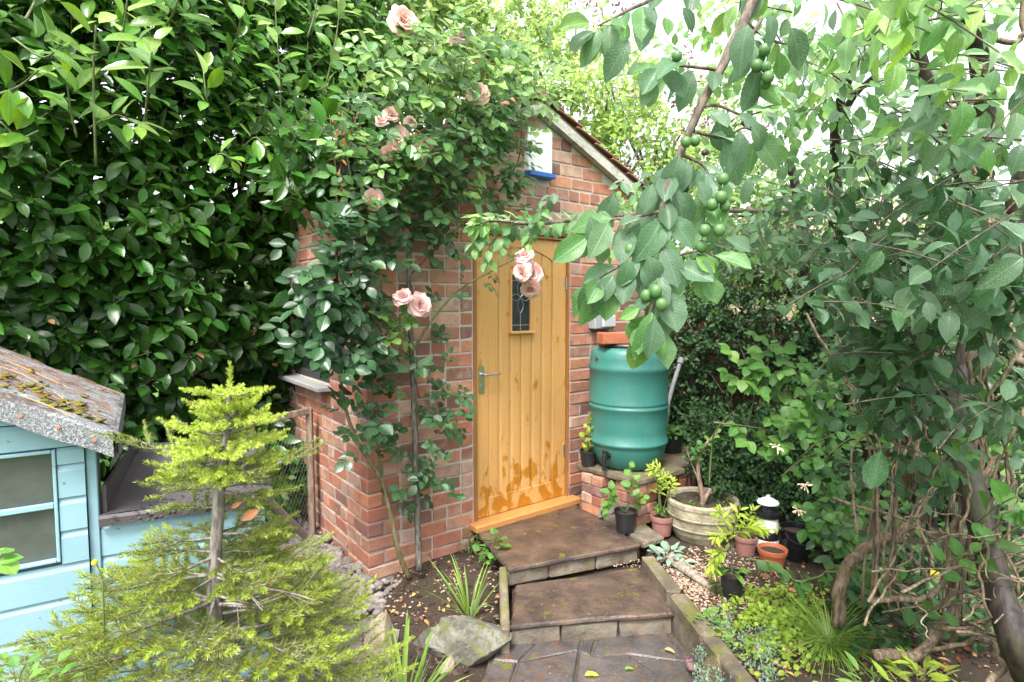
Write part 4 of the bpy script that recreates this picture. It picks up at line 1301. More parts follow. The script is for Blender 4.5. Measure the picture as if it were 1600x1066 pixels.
# ---- wooden frame with wire netting, and a leaning post
M_OLDW = m_bark('old_grey_brown_timber', (0.14, 0.10, 0.075), (0.27, 0.20, 0.15), 1.0)
cf = thing('netting_frame', 'weathered timber frame with wire netting standing by the side of the brick wall', 'frame', P(470, 860, 4.0))
fr1, fr0 = P(483, 642, 4.05), P(489, 858, 4.05); fl1, fl0 = P(392, 662, 3.75), P(400, 868, 3.75)
for a, b in ((fr1, fr0), (fl1, fl0), (fl1, fr1), (fl0, fr0)):
    d = (b - a); L = d.length; d.normalize(); y = d.cross(V((0.1, 1, 0))).normalized()
    m = MB(); m.box((0, 0, 0), (L + 0.03, 0.046, 0.03), frame((a + b) / 2 + V((0, 0.001 * L, 0)), d, y, d.cross(y)), bev=0.004)
    m.build('rail' if abs(d.z) < 0.7 else 'post', M_OLDW, cf)
m = MB(); nn_ = 16
for i in range(1, nn_ * 2):
    f_ = i / nn_ - 1
    for s in (1, -1):
        pts = []
        for k in range(9):
            h = k / 8; x = f_ + h if s == 1 else f_ + 1 - h
            if 0 <= x <= 1: pts.append((fl0.lerp(fr0, x)).lerp(fl1.lerp(fr1, x), h) + V((0, 0.004 * s, 0)))
        if len(pts) > 1: m.tube(pts, 0.0008, 3, cap=False)
m.build('wire_netting', m_simple('dull_wire', (0.2, 0.2, 0.19), 0.5, 0.7), cf)
m = MB(); m.tube([P(405, 768, 3.2), P(477, 838, 3.75)], 0.024, 12)
tag(m.build('leaning_pole', m_simple('silver_grey_wood', (0.30, 0.27, 0.23), 0.7, var=0.3, scale=30), smooth=False), 'pale grey wooden pole leaning behind the little spruce', 'pole')

# ---------------------------------------------------------------- boundary fence behind the right hedge
M_FENCE = m_bark('brown_fence_board', (0.12, 0.05, 0.026), (0.30, 0.125, 0.065), 0.7)
fe = thing('garden_fence', 'brown board fence behind the dark clipped hedge', 'fence', (2.2, 5.0, 0.1))
fa_, fb_ = V((1.28, 5.62, 0)), V((3.25, 4.36, 0)); fd_ = (fb_ - fa_).normalized(); fn_ = V((-fd_.y, fd_.x, 0)); FLn = (fb_ - fa_).length
nb = 10
for k in range(int(FLn / 1.16) + 1):
    m = MB(); m.box((0, 0, 0), (0.09, 0.09, 1.75), frame(fa_ + fd_ * (k * 1.16) + fn_ * 0.06 + V((0, 0, 0.9)), fd_, fn_), bev=0.006); m.build('post', M_FENCE, fe)
for i in range(nb):
    for k in range(int(FLn / 1.16)):
        m = MB(); c = fa_ + fd_ * (k * 1.16 + 0.58) + V((0, 0, 0.2 + 0.152 * i))
        m.box((0, 0, 0), (1.15, 0.018, 0.16), frame(c, fd_, fn_) @ Matrix.Rotation(-0.07, 4, 'X'), bev=0.002); m.build('board', M_FENCE, fe)

# ---------------------------------------------------------------- pots and ornaments
M_TERRA = m_simple('orange_terracotta', (0.40, 0.11, 0.045), 0.6, var=0.2)
M_DUSK = m_simple('dusky_pink_plastic', (0.27, 0.125, 0.11), 0.5, var=0.12)
M_PSOIL = m_simple('pot_compost', (0.035, 0.022, 0.015), 0.95, var=0.6, scale=60, bump=1.0, bscale=80)
def pot(parent, c, rt, rb, h, mat, rim=0.02, n=28):
    "a tapered pot with a rolled rim, its compost inside"
    m = MB(); w = 0.05 * rt + 0.002
    m.lathe([(0.0, 0.0), (rb, 0.0), (rb + (rt - rb) * 0.82 * (1 - rim / h), h - rim), (rt * 0.985, h - rim + 0.001), (rt, h - rim * 0.5), (rt, h - 0.002), (rt - w * 0.5, h), (rt - w, h - 0.003), (rt * 0.9 - w, h * 0.72), (0.0, h * 0.72)], c, n)
    m.build('pot', mat, parent, smooth=False)
    m = MB(); pr = []
    m.lathe([(0.0, h * 0.83), (rt * 0.4, h * 0.84), (rt * 0.93 - w, h * 0.82)], c, n); m.build('compost', M_PSOIL, parent)
def gz(p):  # stand on the bed
    return V((p.x, p.y, ground_h(p.x, p.y)))
POTS = {}
def potted(key, label, c, rt, rb, h, mat, cat='potted plant', rim=0.02):
    t = thing('potted_plant', label, cat, c, 'potted plants round the water butt and planter'); pot(t, c, rt, rb, h, mat, rim); POTS[key] = (t, V(c), rt, h); return t
c = F(0.895, 0.215, SLZ); potted('p1', 'small black pot with a trailing yellow-green vine on the left end of the butt stand', c, 0.07, 0.053, 0.115, M_BLACKP)
c = F(1.74, 0.33, SLZ - 0.006); potted('p2', 'wide black pot with small dark leaves behind the right side of the water butt', c, 0.115, 0.085, 0.2, M_BLACKP)
c = G(977, 829, Z1 + 0.004); potted('p3', 'black nursery pot with a straggly seedling at the right edge of the top step', c, 0.078, 0.06, 0.145, M_BLACKP)
c = gz(G(1034, 836, 0.19)); c = V((c.x, c.y, 0.2)); potted('p4', 'dusky pink pot with a tall yellow-green leafy shoot in front of the brick pier', c, 0.082, 0.06, 0.135, M_DUSK, rim=0.035)
c = gz(G(1143, 930, 0.18)); potted('p5', 'black pot with a bright yellow-green shrub and broad young leaves standing in the gravel', c, 0.068, 0.05, 0.135, M_BLACKP)
c = gz(G(1165, 866, 0.19)); potted('p6', 'dusky pink pot with a small shrub beside the lighthouse ornament', c, 0.072, 0.055, 0.12, M_DUSK, rim=0.03)
c = gz(G(1206, 892, 0.18)); tp = thing('terracotta_pot', 'empty orange terracotta pot in front of the lighthouse ornament', 'pot', c); pot(tp, c, 0.085, 0.06, 0.13, M_TERRA, 0.03)
c = gz(G(1243, 872, 0.19)); tp = thing('bucket', 'black plastic bucket with a wire handle right of the lighthouse ornament', 'bucket', c); pot(tp, c, 0.098, 0.078, 0.2, m_simple('glossy_black_plastic', (0.01, 0.01, 0.012), 0.18), 0.018)
m = MB(); m.tube([c + V((-0.1 * math.cos(w), -0.055 * math.sin(w) - 0.06, 0.19 - 0.06 * math.sin(w))) for w in [math.pi * k / 14 for k in range(15)]], 0.004, 6); m.build('handle', M_BLACKP, tp)
# lighthouse
c = gz(G(1211, 880, 0.19)) + V((0.0, 0.12, 0))
lh = thing('lighthouse_ornament', 'little black and white striped lighthouse ornament standing at the foot of the hedge', 'ornament', c)
M_WH = m_simple('white_enamel', (0.78, 0.79, 0.80), 0.3, var=0.05); M_BK = m_simple('black_enamel', (0.012, 0.012, 0.014), 0.3)
def R_(z): return 0.075 - 0.05 * z
for i, (a, b, mt) in enumerate(((0.0, 0.055, M_BK), (0.055, 0.11, M_WH), (0.11, 0.165, M_BK), (0.165, 0.245, M_WH))):
    m = MB(); m.lathe([(0.0, a), (R_(a), a), (R_(b), b - .0005), (0.0, b - .0005)], c, 28); m.build('band', mt, lh)
m = MB(); m.lathe([(R_(.245), .245), (.073, .252), (.073, .262), (.066, .262), (.066, .27), (.073, .27), (.073, .285), (.066, .287), (0, .287)], c, 28)
for k in range(12):
    w = k * math.pi / 6; q = c + V((0.071 * math.cos(w), 0.071 * math.sin(w), 0)); m.tube([q + V((0, 0, .255)), q + V((0, 0, .285))], 0.003, 5)
m.build('gallery', M_BK, lh)
m = MB(); m.lathe([(0, .288), (.042, .288), (.042, .335), (0, .335)], c, 20); lan = m.build('lantern', M_GLASS, lh)
m = MB()
for k in range(6):
    w = k * math.pi / 3; q = c + V((0.044 * math.cos(w), 0.044 * math.sin(w), 0)); m.tube([q + V((0, 0, .288)), q + V((0, 0, .336))], 0.004, 6)
m.build('lantern_bars', M_BK, lan)
m = MB(); m.lathe([(.0, .336), (.066, .336), (.066, .344), (.04, .362), (.012, .375), (.012, .385), (0, .39)], c, 24)
for k in range(8):
    w = k * math.pi / 4; q = c + V((0.060 * math.cos(w), 0.060 * math.sin(w), .343)); m.lathe([(.003, 0), (.003, .010), (0, .012)], q, 6)
m.build('roof', M_WH, lh)

# big stone planter
pc = V((1.325, 3.90, 0.175))
pl = thing('stone_planter', 'large round weathered stone planter with a stubby woody shrub', 'planter', pc)
m = MB(); prof = [(0, 0), (.165, 0), (.185, .01), (.212, .06), (.222, .095), (.229, .097), (.232, .104), (.229, .112), (.234, .17), (.241, .172), (.243, .18), (.239, .188), (.238, .235), (.243, .25), (.243, .272), (.236, .28), (.217, .28), (.210, .27), (.205, .235), (0, .23)]
vsn = MB(); vsn.lathe(prof, pc, 72)
vsn.v = [(x + mnoise.noise(V((x * 30, y * 30, z * 30))) * .003, y + mnoise.noise(V((x * 30, y * 30, z * 30 + 9))) * .003, z) for x, y, z in vsn.v]
vsn.build('bowl', M_PLANTER, pl, smooth=False)
m = MB(); n = 20; vs = [pc + V((0, 0, .252))]; fs = []
for i in range(1, 7):
    for j in range(n):
        w = 2 * math.pi * j / n; r = .207 * i / 6; x, y = r * math.cos(w), r * math.sin(w)
        vs.append(pc + V((x, y, .248 + mnoise.noise(V((x * 25, y * 25, 0))) * .010)))
for j in range(n): fs.append((0, 1 + j, 1 + (j + 1) % n))
for i in range(5): fs += [(1 + i * n + j, 1 + (i + 1) * n + j, 1 + (i + 1) * n + (j + 1) % n, 1 + i * n + (j + 1) % n) for j in range(n)]
m.add(vs, fs); m.build('compost', M_PSOIL, pl)
# ---------------------------------------------------------------- leaves
def leaf_tpl(W=0.25, rows=6, cols=3, p=0.85, q=0.8, fold=0.25, curl=0.15, side=0.0, wave=0.0, seed=0, petiole=0.06):
    r = random.Random(seed)
    vs = []; uv = []
    half = cols // 2
    for i in range(rows):
        f = i / (rows - 1)
        w = W * (math.sin(math.pi * min(0.999, max(0.001, f)) ** p) ** q) if 0 < i < rows - 1 else W * 0.03
        for j in range(cols):
            c = (j - half) / half
            x = c * w + side * f * f
            y = petiole + (1 - petiole) * f
            z = abs(c) ** 1.4 * w * fold - curl * f * f + wave * math.sin(f * 11 + c * 2 + seed) * w * abs(c)
            vs.append((x, y, z)); uv.append((0.5 + 0.5 * c * w / W, f))
    fs = []
    for i in range(rows - 1):
        for j in range(cols - 1):
            a = i * cols + j
            fs.append((a, a + 1, a + cols + 1, a + cols))
    return np.array(vs, float), np.array(uv, float), np.array(fs, int)

def tpl_set(n, rows, cols, **kw):
    out = []
    for i in range(n):
        k = dict(kw); r = random.Random(i * 7 + 1)
        k['fold'] = kw.get('fold', .25) * r.uniform(0.5, 1.5); k['curl'] = kw.get('curl', .15) * r.uniform(-0.1, 1.9)
        k['side'] = r.uniform(-.07, .07); k['W'] = kw.get('W', .25) * r.uniform(0.9, 1.1)
        out.append(leaf_tpl(rows=rows, cols=cols, seed=i, **k))
    return out

def np_mesh(name, verts, quads, uv=None, tone=None, smooth=True):
    me = bpy.data.meshes.new(name)
    nv, nf = len(verts), len(quads)
    me.vertices.add(nv); me.vertices.foreach_set('co', np.ascontiguousarray(verts, np.float32).ravel())
    me.loops.add(nf * 4); me.loops.foreach_set('vertex_index', np.ascontiguousarray(quads, np.int32).ravel())
    me.polygons.add(nf); me.polygons.foreach_set('loop_start', np.arange(0, nf * 4, 4, dtype=np.int32))
    if smooth: me.polygons.foreach_set('use_smooth', np.ones(nf, bool))
    me.update(calc_edges=True)
    if uv is not None:
        l = me.uv_layers.new(name='UVMap'); l.data.foreach_set('uv', np.ascontiguousarray(uv[quads.ravel()], np.float32).ravel())
    if tone is not None:
        a = me.attributes.new('tone', 'FLOAT', 'POINT'); a.data.foreach_set('value', np.ascontiguousarray(tone, np.float32))
    return me

def ortho(d, n):
    d = d / np.maximum(np.linalg.norm(d, axis=1, keepdims=True), 1e-9)
    n = n - d * np.sum(n * d, axis=1, keepdims=True)
    ln = np.linalg.norm(n, axis=1, keepdims=True)
    bad = ln[:, 0] < 1e-4
    if bad.any():
        n[bad] = np.cross(d[bad], np.array([0.3, 0.9, 0.1])); ln = np.linalg.norm(n, axis=1, keepdims=True)
    n = n / ln
    return d, n, np.cross(d, n)

ALL_LEAVES = []
class Leaves:
    def __init__(s, parent, mat, near, far, nparts=0, name='leaf', rest='foliage', rest_kind='stuff'):
        s.parent, s.mat, s.near, s.far, s.nparts, s.name, s.rest, s.rest_kind = parent, mat, near, far, nparts, name, rest, rest_kind
        s.o = []; s.d = []; s.n = []; s.s = []; s.t = []
        ALL_LEAVES.append(s)
    def add(s, o, d, n, size, tone):
        s.o.append(tuple(o)); s.d.append(tuple(d)); s.n.append(tuple(n)); s.s.append(size); s.t.append(tone)
    def freeze(s):
        s.O = np.array(s.o, float).reshape(-1, 3); s.S = np.array(s.s, float); s.T = np.clip(np.array(s.t, float), 0, 1)
        s.D, s.N, s.X = ortho(np.array(s.d, float).reshape(-1, 3), np.array(s.n, float).reshape(-1, 3))
        c = s.O + s.D * s.S[:, None] * 0.5
        s.u, s.v, s.dep = proj_np(c)
        s.inn = (s.u > -20) & (s.u < 1620) & (s.v > -20) & (s.v < 1086) & (s.dep > 0.1)
    def emit(s, front):
        N = len(s.S)
        if not N: return
        part = np.zeros(N, bool)
        if s.nparts:
            score = np.where(s.inn, s.S * FPX / np.maximum(s.dep, .1), 0) * np.where(front, 1.0, 0.15)
            idx = np.argsort(-score)[:s.nparts]
            part[idx[score[idx] > 0]] = True
            cache = {}
            for i in np.nonzero(part)[0]:
                k = (int(i) % len(s.near), int(round(s.T[i] * 5)))
                if k not in cache:
                    v, uv, f = s.near[k[0]]
                    me = np_mesh(s.name, v, f, uv, np.full(len(v), k[1] / 5.0)); me.materials.append(s.mat); cache[k] = me
                z = s.S[i]; X, D, Nn = s.X[i] * z, s.D[i] * z, s.N[i] * z
                obj(s.name, cache[k], None, s.parent, frame(s.O[i], X, D, Nn))
        rest = np.nonzero(~part)[0]
        if not len(rest): return
        V_, Q_, U_, T_ = [], [], [], []; base = 0
        for k, (v, uv, f) in enumerate(s.far):
            ii = rest[rest % len(s.far) == k]
            if not len(ii): continue
            m = len(ii); nv = len(v)
            w = (v[None, :, 0:1] * s.X[ii][:, None, :] + v[None, :, 1:2] * s.D[ii][:, None, :] + v[None, :, 2:3] * s.N[ii][:, None, :]) * s.S[ii][:, None, None] + s.O[ii][:, None, :]
            V_.append(w.reshape(-1, 3)); U_.append(np.tile(uv, (m, 1))); T_.append(np.repeat(s.T[ii], nv))
            Q_.append((f[None] + (np.arange(m) * nv)[:, None, None]).reshape(-1, 4) + base); base += m * nv
        me = np_mesh(s.rest, np.vstack(V_), np.vstack(Q_), np.vstack(U_), np.concatenate(T_)); me.materials.append(s.mat)
        obj(s.rest, me, None, s.parent, kind=s.rest_kind)

def emit_all():
    for s in ALL_LEAVES: s.freeze()
    cell = 11
    W, H = 1640 // cell + 2, 1110 // cell + 2
    zb = np.full(W * H, 1e9)
    for s in ALL_LEAVES:
        if not len(s.S): continue
        k = ((s.u[s.inn] + 20) // cell).astype(int) + W * ((s.v[s.inn] + 20) // cell).astype(int)
        np.minimum.at(zb, k, s.dep[s.inn])
    for s in ALL_LEAVES:
        if not len(s.S): continue
        k = np.where(s.inn, ((s.u + 20) // cell).astype(int) + W * ((s.v + 20) // cell).astype(int), 0)
        k = np.clip(k, 0, W * H - 1)
        s.emit(s.dep < zb[k] + 0.04)

def rv(k=1.0): return V((rnd.gauss(0, k), rnd.gauss(0, k), rnd.gauss(0, k)))
UP = V((0, 0, 1))
def along(path, f):
    x = f * (len(path) - 1); i = min(int(x), len(path) - 2); t = x - i
    return path[i].lerp(path[i + 1], t), (path[i + 1] - path[i]).normalized()
def shoot(L, path, n, size, ang=0.9, droop=0.3, face=UP, fk=0.9, tone=(0.2, 0.4), f0=0.15, jit=0.3, flat=None, sv=0.2, petiole=0.0):
    "leaves set round a twig: golden-angle, or in the plane given by flat"
    ph = rnd.uniform(0, 6.28)
    for k in range(n):
        f = f0 + (1 - f0) * (k + rnd.uniform(-.2, .2)) / max(1, n - 1); f = min(1, max(0, f))
        p, t = along(path, f)
        a = t.orthogonal().normalized(); b = t.cross(a)
        if flat is not None:
            s_ = t.cross(flat)
            if s_.length < 1e-3: s_ = a
            s_.normalize(); rad = s_ * (1 if k % 2 else -1) + rv(0.25)
        else:
            w = ph + 2.4 * k + rnd.uniform(-.4, .4); rad = a * math.cos(w) + b * math.sin(w)
        an = ang * (1.0 if f < 0.9 else 0.55) + rnd.uniform(-.25, .25)
        d = t * math.cos(an) + rad * math.sin(an) - UP * droop * rnd.uniform(0.4, 1.4)
        d.normalize()
        nn = face * fk + rad * 0.15 + rv(jit)
        if petiole: p = p + d * petiole * rnd.uniform(.5, 1.2)
        L.add(p, d, nn, size * (1 + rnd.uniform(-sv, sv)) * (0.75 if f > 0.93 else 1.0), tone[0] + (tone[1] - tone[0]) * f + rnd.uniform(-.06, .06))

class Wood:
    "twigs and stems gathered into one mesh"
    def __init__(s): s.mb = MB()
    def add(s, pts, r0, r1, n=6, wob=0.12, cap=True):
        s.mb.tube(pts, taper(len(pts), r0, r1), n, cap=cap, wob=wob)
    def build(s, name, mat, parent, kind=None):
        if s.mb.v: return s.mb.build(name, mat, parent, smooth=True, kind=kind)

# leaf materials
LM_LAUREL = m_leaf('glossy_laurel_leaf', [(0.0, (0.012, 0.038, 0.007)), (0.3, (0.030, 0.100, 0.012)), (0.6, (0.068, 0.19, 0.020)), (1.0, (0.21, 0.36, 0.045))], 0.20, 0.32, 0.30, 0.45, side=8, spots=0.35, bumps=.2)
LM_ROSE = m_leaf('rose_leaf', [(0.0, (0.020, 0.060, 0.022)), (0.4, (0.050, 0.125, 0.045)), (0.7, (0.10, 0.215, 0.05)), (1.0, (0.22, 0.34, 0.07))], 0.25, 0.32, 0.22, 0.6, side=10, bumps=.25)
LM_PLUM = m_leaf('plum_leaf', [(0.0, (0.014, 0.050, 0.013)), (0.2, (0.034, 0.10, 0.028)), (0.42, (0.115, 0.195, 0.12)), (0.65, (0.105, 0.225, 0.07)), (1.0, (0.20, 0.34, 0.06))], 0.30, 0.46, 0.40, 0.36, side=11, droplets=0.6, bumps=.3)  # low stops darkened to carry the shade on the right
LM_BRIGHT = m_leaf('light_green_leaf', [(0.0, (0.05, 0.11, 0.02)), (0.5, (0.11, 0.21, 0.032)), (1.0, (0.24, 0.36, 0.055))], 0.42, 0.45, 0.3, 0.45, side=8)
LM_PRIVET = m_leaf('dark_privet_leaf', [(0.0, (0.010, 0.030, 0.009)), (0.5, (0.026, 0.074, 0.020)), (1.0, (0.08, 0.17, 0.035))], 0.32, 0.2, 0.15, 0.4, side=6)
LM_BRAMBLE = m_leaf('bramble_leaf', [(0.0, (0.04, 0.11, 0.022)), (0.5, (0.085, 0.21, 0.035)), (1.0, (0.18, 0.34, 0.06))], 0.42, 0.35, 0.35, 0.45, side=9)
LM_YELLOW = m_leaf('yellow_green_leaf', [(0.0, (0.14, 0.22, 0.025)), (0.5, (0.27, 0.38, 0.04)), (1.0, (0.42, 0.50, 0.07))], 0.42, 0.35, 0.2, 0.4, side=8)
LM_PURPLE = m_leaf('purple_plum_leaf', [(0.0, (0.07, 0.022, 0.035)), (1.0, (0.20, 0.06, 0.085))], 0.45, 0.4, 0.1, 0.4)
LM_SILVER = m_leaf('silver_felted_leaf', [(0.0, (0.17, 0.26, 0.18)), (1.0, (0.33, 0.42, 0.33))], 0.75, 0.15, 0.15, 0.2, bumps=0.8)
LM_BLADE = m_leaf('blade_leaf', [(0.0, (0.05, 0.12, 0.02)), (0.5, (0.13, 0.25, 0.035)), (1.0, (0.30, 0.40, 0.08))], 0.38, 0.3, 0.12, 0.5, side=0.4)
LM_DRY = m_leaf('dry_leaf', [(0.0, (0.11, 0.05, 0.025)), (0.5, (0.30, 0.13, 0.05)), (1.0, (0.55, 0.38, 0.16))], 0.6, 0.2, 0.25, 0.3, side=7)
M_TWIG = m_bark('grey_brown_twig', (0.055, 0.04, 0.03), (0.16, 0.125, 0.095), 1.5)
M_GREENSTEM = m_bark('green_stem', (0.06, 0.085, 0.03), (0.16, 0.17, 0.07), 1.5, 0.6)
M_TRUNK = m_bark('dark_plum_bark', (0.014, 0.010, 0.009), (0.055, 0.040, 0.034), 0.8, 0.42, (0.05, 0.055, 0.025))
M_VINE = m_bark('tan_vine_bark', (0.07, 0.05, 0.032), (0.225, 0.168, 0.11), 1.5, 0.75)

T_LAUREL_N = tpl_set(5, 7, 5, W=0.22, p=1.08, q=0.75, fold=0.35, curl=0.16); T_LAUREL_F = tpl_set(4, 5, 3, W=0.22, p=1.08, q=0.75, fold=0.35, curl=0.16)
T_PLUM_N = tpl_set(6, 7, 5, W=0.285, p=1.12, q=0.74, fold=0.38, curl=0.32, wave=0.16); T_PLUM_F = tpl_set(4, 5, 3, W=0.285, p=1.1, q=0.74, fold=0.38, curl=0.3)
T_ROSE_N = tpl_set(5, 6, 5, W=0.33, p=0.95, q=0.75, fold=0.25, curl=0.14); T_ROSE_F = tpl_set(4, 5, 3, W=0.33, p=0.95, q=0.75, fold=0.25, curl=0.14)
T_SMALL = tpl_set(4, 4, 3, W=0.25, p=0.9, q=0.8, fold=0.3, curl=0.12)
T_LANCE_N = tpl_set(4, 6, 3, W=0.14, p=0.9, q=0.85, fold=0.3, curl=0.2); T_LANCE = tpl_set(4, 5, 3, W=0.14, p=0.9, q=0.85, fold=0.3, curl=0.2)
T_ROUND = tpl_set(4, 5, 3, W=0.44, p=0.9, q=0.6, fold=0.2, curl=0.1)
def m_t(): pass

# ================================================================= laurel hedge on the left
hedge = thing('laurel_hedge', 'tall glossy cherry laurel hedge filling the left behind the blue playhouse', 'hedge', (-2.2, 3.4, 0))
HA, HB = V((-4.3, 1.30, 0)), V((-1.42, 4.72, 0))
HD = (HB - HA).normalized(); HN = V((HD.y, -HD.x, 0)); HL = (HB - HA).length
LH = Leaves(hedge, LM_LAUREL, T_LAUREL_N, T_LAUREL_F, 300)
hw = Wood()
def hedge_pt(a, z, dep=0.0):
    b = 0.10 * mnoise.noise(V((a * 1.4, z * 1.4, 0))) * 2 + 0.07 * mnoise.noise(V((a * 4, z * 4, 7)))
    lean = 0.16 * sst(1.9, 3.0, z) - 0.30 * sst(3.4, 4.6, z) + 0.12 * sst(1.2, 0.3, z)
    return HA + HD * a + HN * (b + lean - dep) + V((0, 0, z))
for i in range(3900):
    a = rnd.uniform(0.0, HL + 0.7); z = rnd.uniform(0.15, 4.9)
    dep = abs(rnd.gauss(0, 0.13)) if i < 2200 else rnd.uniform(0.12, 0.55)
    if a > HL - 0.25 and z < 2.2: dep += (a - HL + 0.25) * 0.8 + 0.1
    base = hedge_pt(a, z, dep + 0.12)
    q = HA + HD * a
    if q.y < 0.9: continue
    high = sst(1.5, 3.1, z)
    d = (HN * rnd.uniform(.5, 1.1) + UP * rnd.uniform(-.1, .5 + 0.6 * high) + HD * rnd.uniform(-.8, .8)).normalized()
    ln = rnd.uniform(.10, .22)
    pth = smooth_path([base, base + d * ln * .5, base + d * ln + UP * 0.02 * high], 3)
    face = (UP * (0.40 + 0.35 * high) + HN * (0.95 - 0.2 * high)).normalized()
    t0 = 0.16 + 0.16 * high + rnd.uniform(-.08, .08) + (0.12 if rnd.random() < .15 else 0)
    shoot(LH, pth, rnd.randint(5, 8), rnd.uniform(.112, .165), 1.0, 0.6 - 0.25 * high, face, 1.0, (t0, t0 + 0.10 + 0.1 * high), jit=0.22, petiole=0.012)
    if dep < 0.2: hw.add(pth, 0.004, 0.002, 5)
for u, v, Y in [(rnd.uniform(430, 560), rnd.uniform(190, 330), rnd.uniform(3.15, 3.7)) for _ in range(46)]:
    c = P(u, v, Y); d = (HN * rnd.uniform(.3, 1) + UP * rnd.uniform(-.1, .8) + HD * rnd.uniform(-.6, .8)).normalized(); pth = [c - d * .1, c, c + d * .08]
    shoot(LH, pth, 6, rnd.uniform(.12, .16), 1.0, .45, (UP * .5 + HN * .8).normalized(), 1.0, (.22, .42), jit=.22, petiole=.012); hw.add(pth, .004, .002, 5)
# deep fill so that no light passes through the foot of the hedge
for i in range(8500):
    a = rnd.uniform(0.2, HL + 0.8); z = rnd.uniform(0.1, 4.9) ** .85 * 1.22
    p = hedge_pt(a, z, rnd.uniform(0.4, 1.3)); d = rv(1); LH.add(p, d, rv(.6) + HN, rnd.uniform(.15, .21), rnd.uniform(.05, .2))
# bright young shoots rising out of the face
young = [((150, 260, 2.35), (146, 120, 2.28), (150, 40, 2.2), 9, .16), ((20, 60, 2.3), (70, 90, 2.3), (105, 55, 2.25), 6, .135), ((-10, 150, 2.25), (30, 135, 2.25), (60, 110, 2.2), 5, .135), ((225, 200, 2.7), (232, 130, 2.62), (240, 60, 2.6), 9, .15),
         ((440, 190, 3.9), (435, 90, 3.8), (428, -20, 3.8), 12, .15), ((505, 150, 4.1), (525, 60, 4.1), (535, -30, 4.1), 10, .15), ((330, 180, 3.2), (322, 150, 3.1), (318, 112, 3.1), 7, .14), ((370, 60, 3.4), (380, 10, 3.3), (385, -40, 3.3), 8, .15),
         ((260, 40, 2.7), (275, 10, 2.6), (280, -40, 2.6), 8, .16), ((120, 215, 2.4), (110, 170, 2.35), (104, 120, 2.3), 6, .14), ((140, 200, 2.5), (180, 180, 2.45), (215, 195, 2.4), 8, .13), ((380, 230, 3.4), (400, 215, 3.3), (418, 235, 3.25), 7, .12), ((60, 205, 2.3), (30, 215, 2.25), (0, 190, 2.2), 7, .13), ((430, 270, 3.7), (455, 262, 3.6), (470, 280, 3.6), 7, .12),
         ((330, 250, 3.2), (345, 240, 3.1), (360, 248, 3.1), 6, .13), ((540, 240, 4.2), (560, 170, 4.2), (575, 110, 4.2), 10, .14), ((570, 230, 4.3), (600, 160, 4.3), (612, 100, 4.3), 9, .13), ((480, 60, 3.8), (492, 20, 3.8), (500, -30, 3.8), 9, .14), ((180, 90, 2.5), (192, 50, 2.45), (200, -10, 2.4), 8, .16), ((40, 30, 2.1), (55, 0, 2.25), (60, -30, 2.2), 6, .13)]
for a, b, c, n, s in young:
    pth = smooth_path([P(*a), P(*b), P(*c)], 5)
    shoot(LH, pth, n, s, 0.95, 0.12, (UP * .75 + HN * .5).normalized(), 1.0, (0.5, 0.95), f0=0.25, jit=0.22, petiole=0.015)
    hw.mb.tube(pth, taper(len(pth), 0.005, 0.003), 6)
hw.build('twigs', M_GREENSTEM, hedge, 'stuff')
st_w = Wood()
for k in range(9):
    a = 0.9 + k * 0.42; pts = [hedge_pt(a + rnd.uniform(-.1, .1), z, 0.75 + rnd.uniform(-.1, .1)) for z in (0.0, 0.8, 1.7, 2.6, 3.6)]
    st_w.add(smooth_path(pts, 4), 0.04, 0.012, 8)
st_w.build('stems', M_TRUNK, hedge)
# brown, eaten leaves low in the hedge
LD = Leaves(hedge, LM_DRY, T_LAUREL_N, T_LAUREL_F, 0, rest='withered_leaves')
for i in range(26):
    p = hedge_pt(rnd.uniform(1.2, HL), rnd.uniform(0.9, 1.75), -0.04); LD.add(p, HN + UP * -.6 + rv(.5), HN + UP * .4 + rv(.3), rnd.uniform(.04, .085), rnd.uniform(.0, .25))

# ================================================================= climbing rose
rose = thing('climbing_rose', 'climbing rose with pink blooms trained up the corner of the brick outhouse', 'rose bush', F(-0.55, 0.22, 0.1))
LR = Leaves(rose, LM_ROSE, T_ROSE_N, T_ROSE_F, 300)
M_CANE = m_bark('old_rose_cane', (0.05, 0.045, 0.038), (0.20, 0.185, 0.15), 1.4)
def wallY(u, out):
    "depth of the place in front of the front wall seen at picture column u"
    k = (u - CX) / FPX; b = D0 + FN * out
    t = (k * b.y - b.x) / (FD.x - k * FD.y); return (b + FD * t).y
def W_(u, v, out=0.10): return P(u, v, wallY(u, out))
def cane(pts, r0, r1, mat=M_CANE, thorn=False, n=8):
    pth = smooth_path(pts, 7)
    m = MB(); m.tube(pth, taper(len(pth), r0, r1), n, wob=0.25)
    if thorn:
        for i in range(int(len(pth) * 1.6)):
            p, t = along(pth, rnd.random()); d = t.orthogonal(); d.rotate(Matrix.Rotation(rnd.uniform(0, 6.28), 3, t)); m.tube([p, p + d.normalized() * 0.014 - t * 0.004], [0.0035, 0.0004], 4)
    m.build('stem', mat, rose, smooth=True); return pth
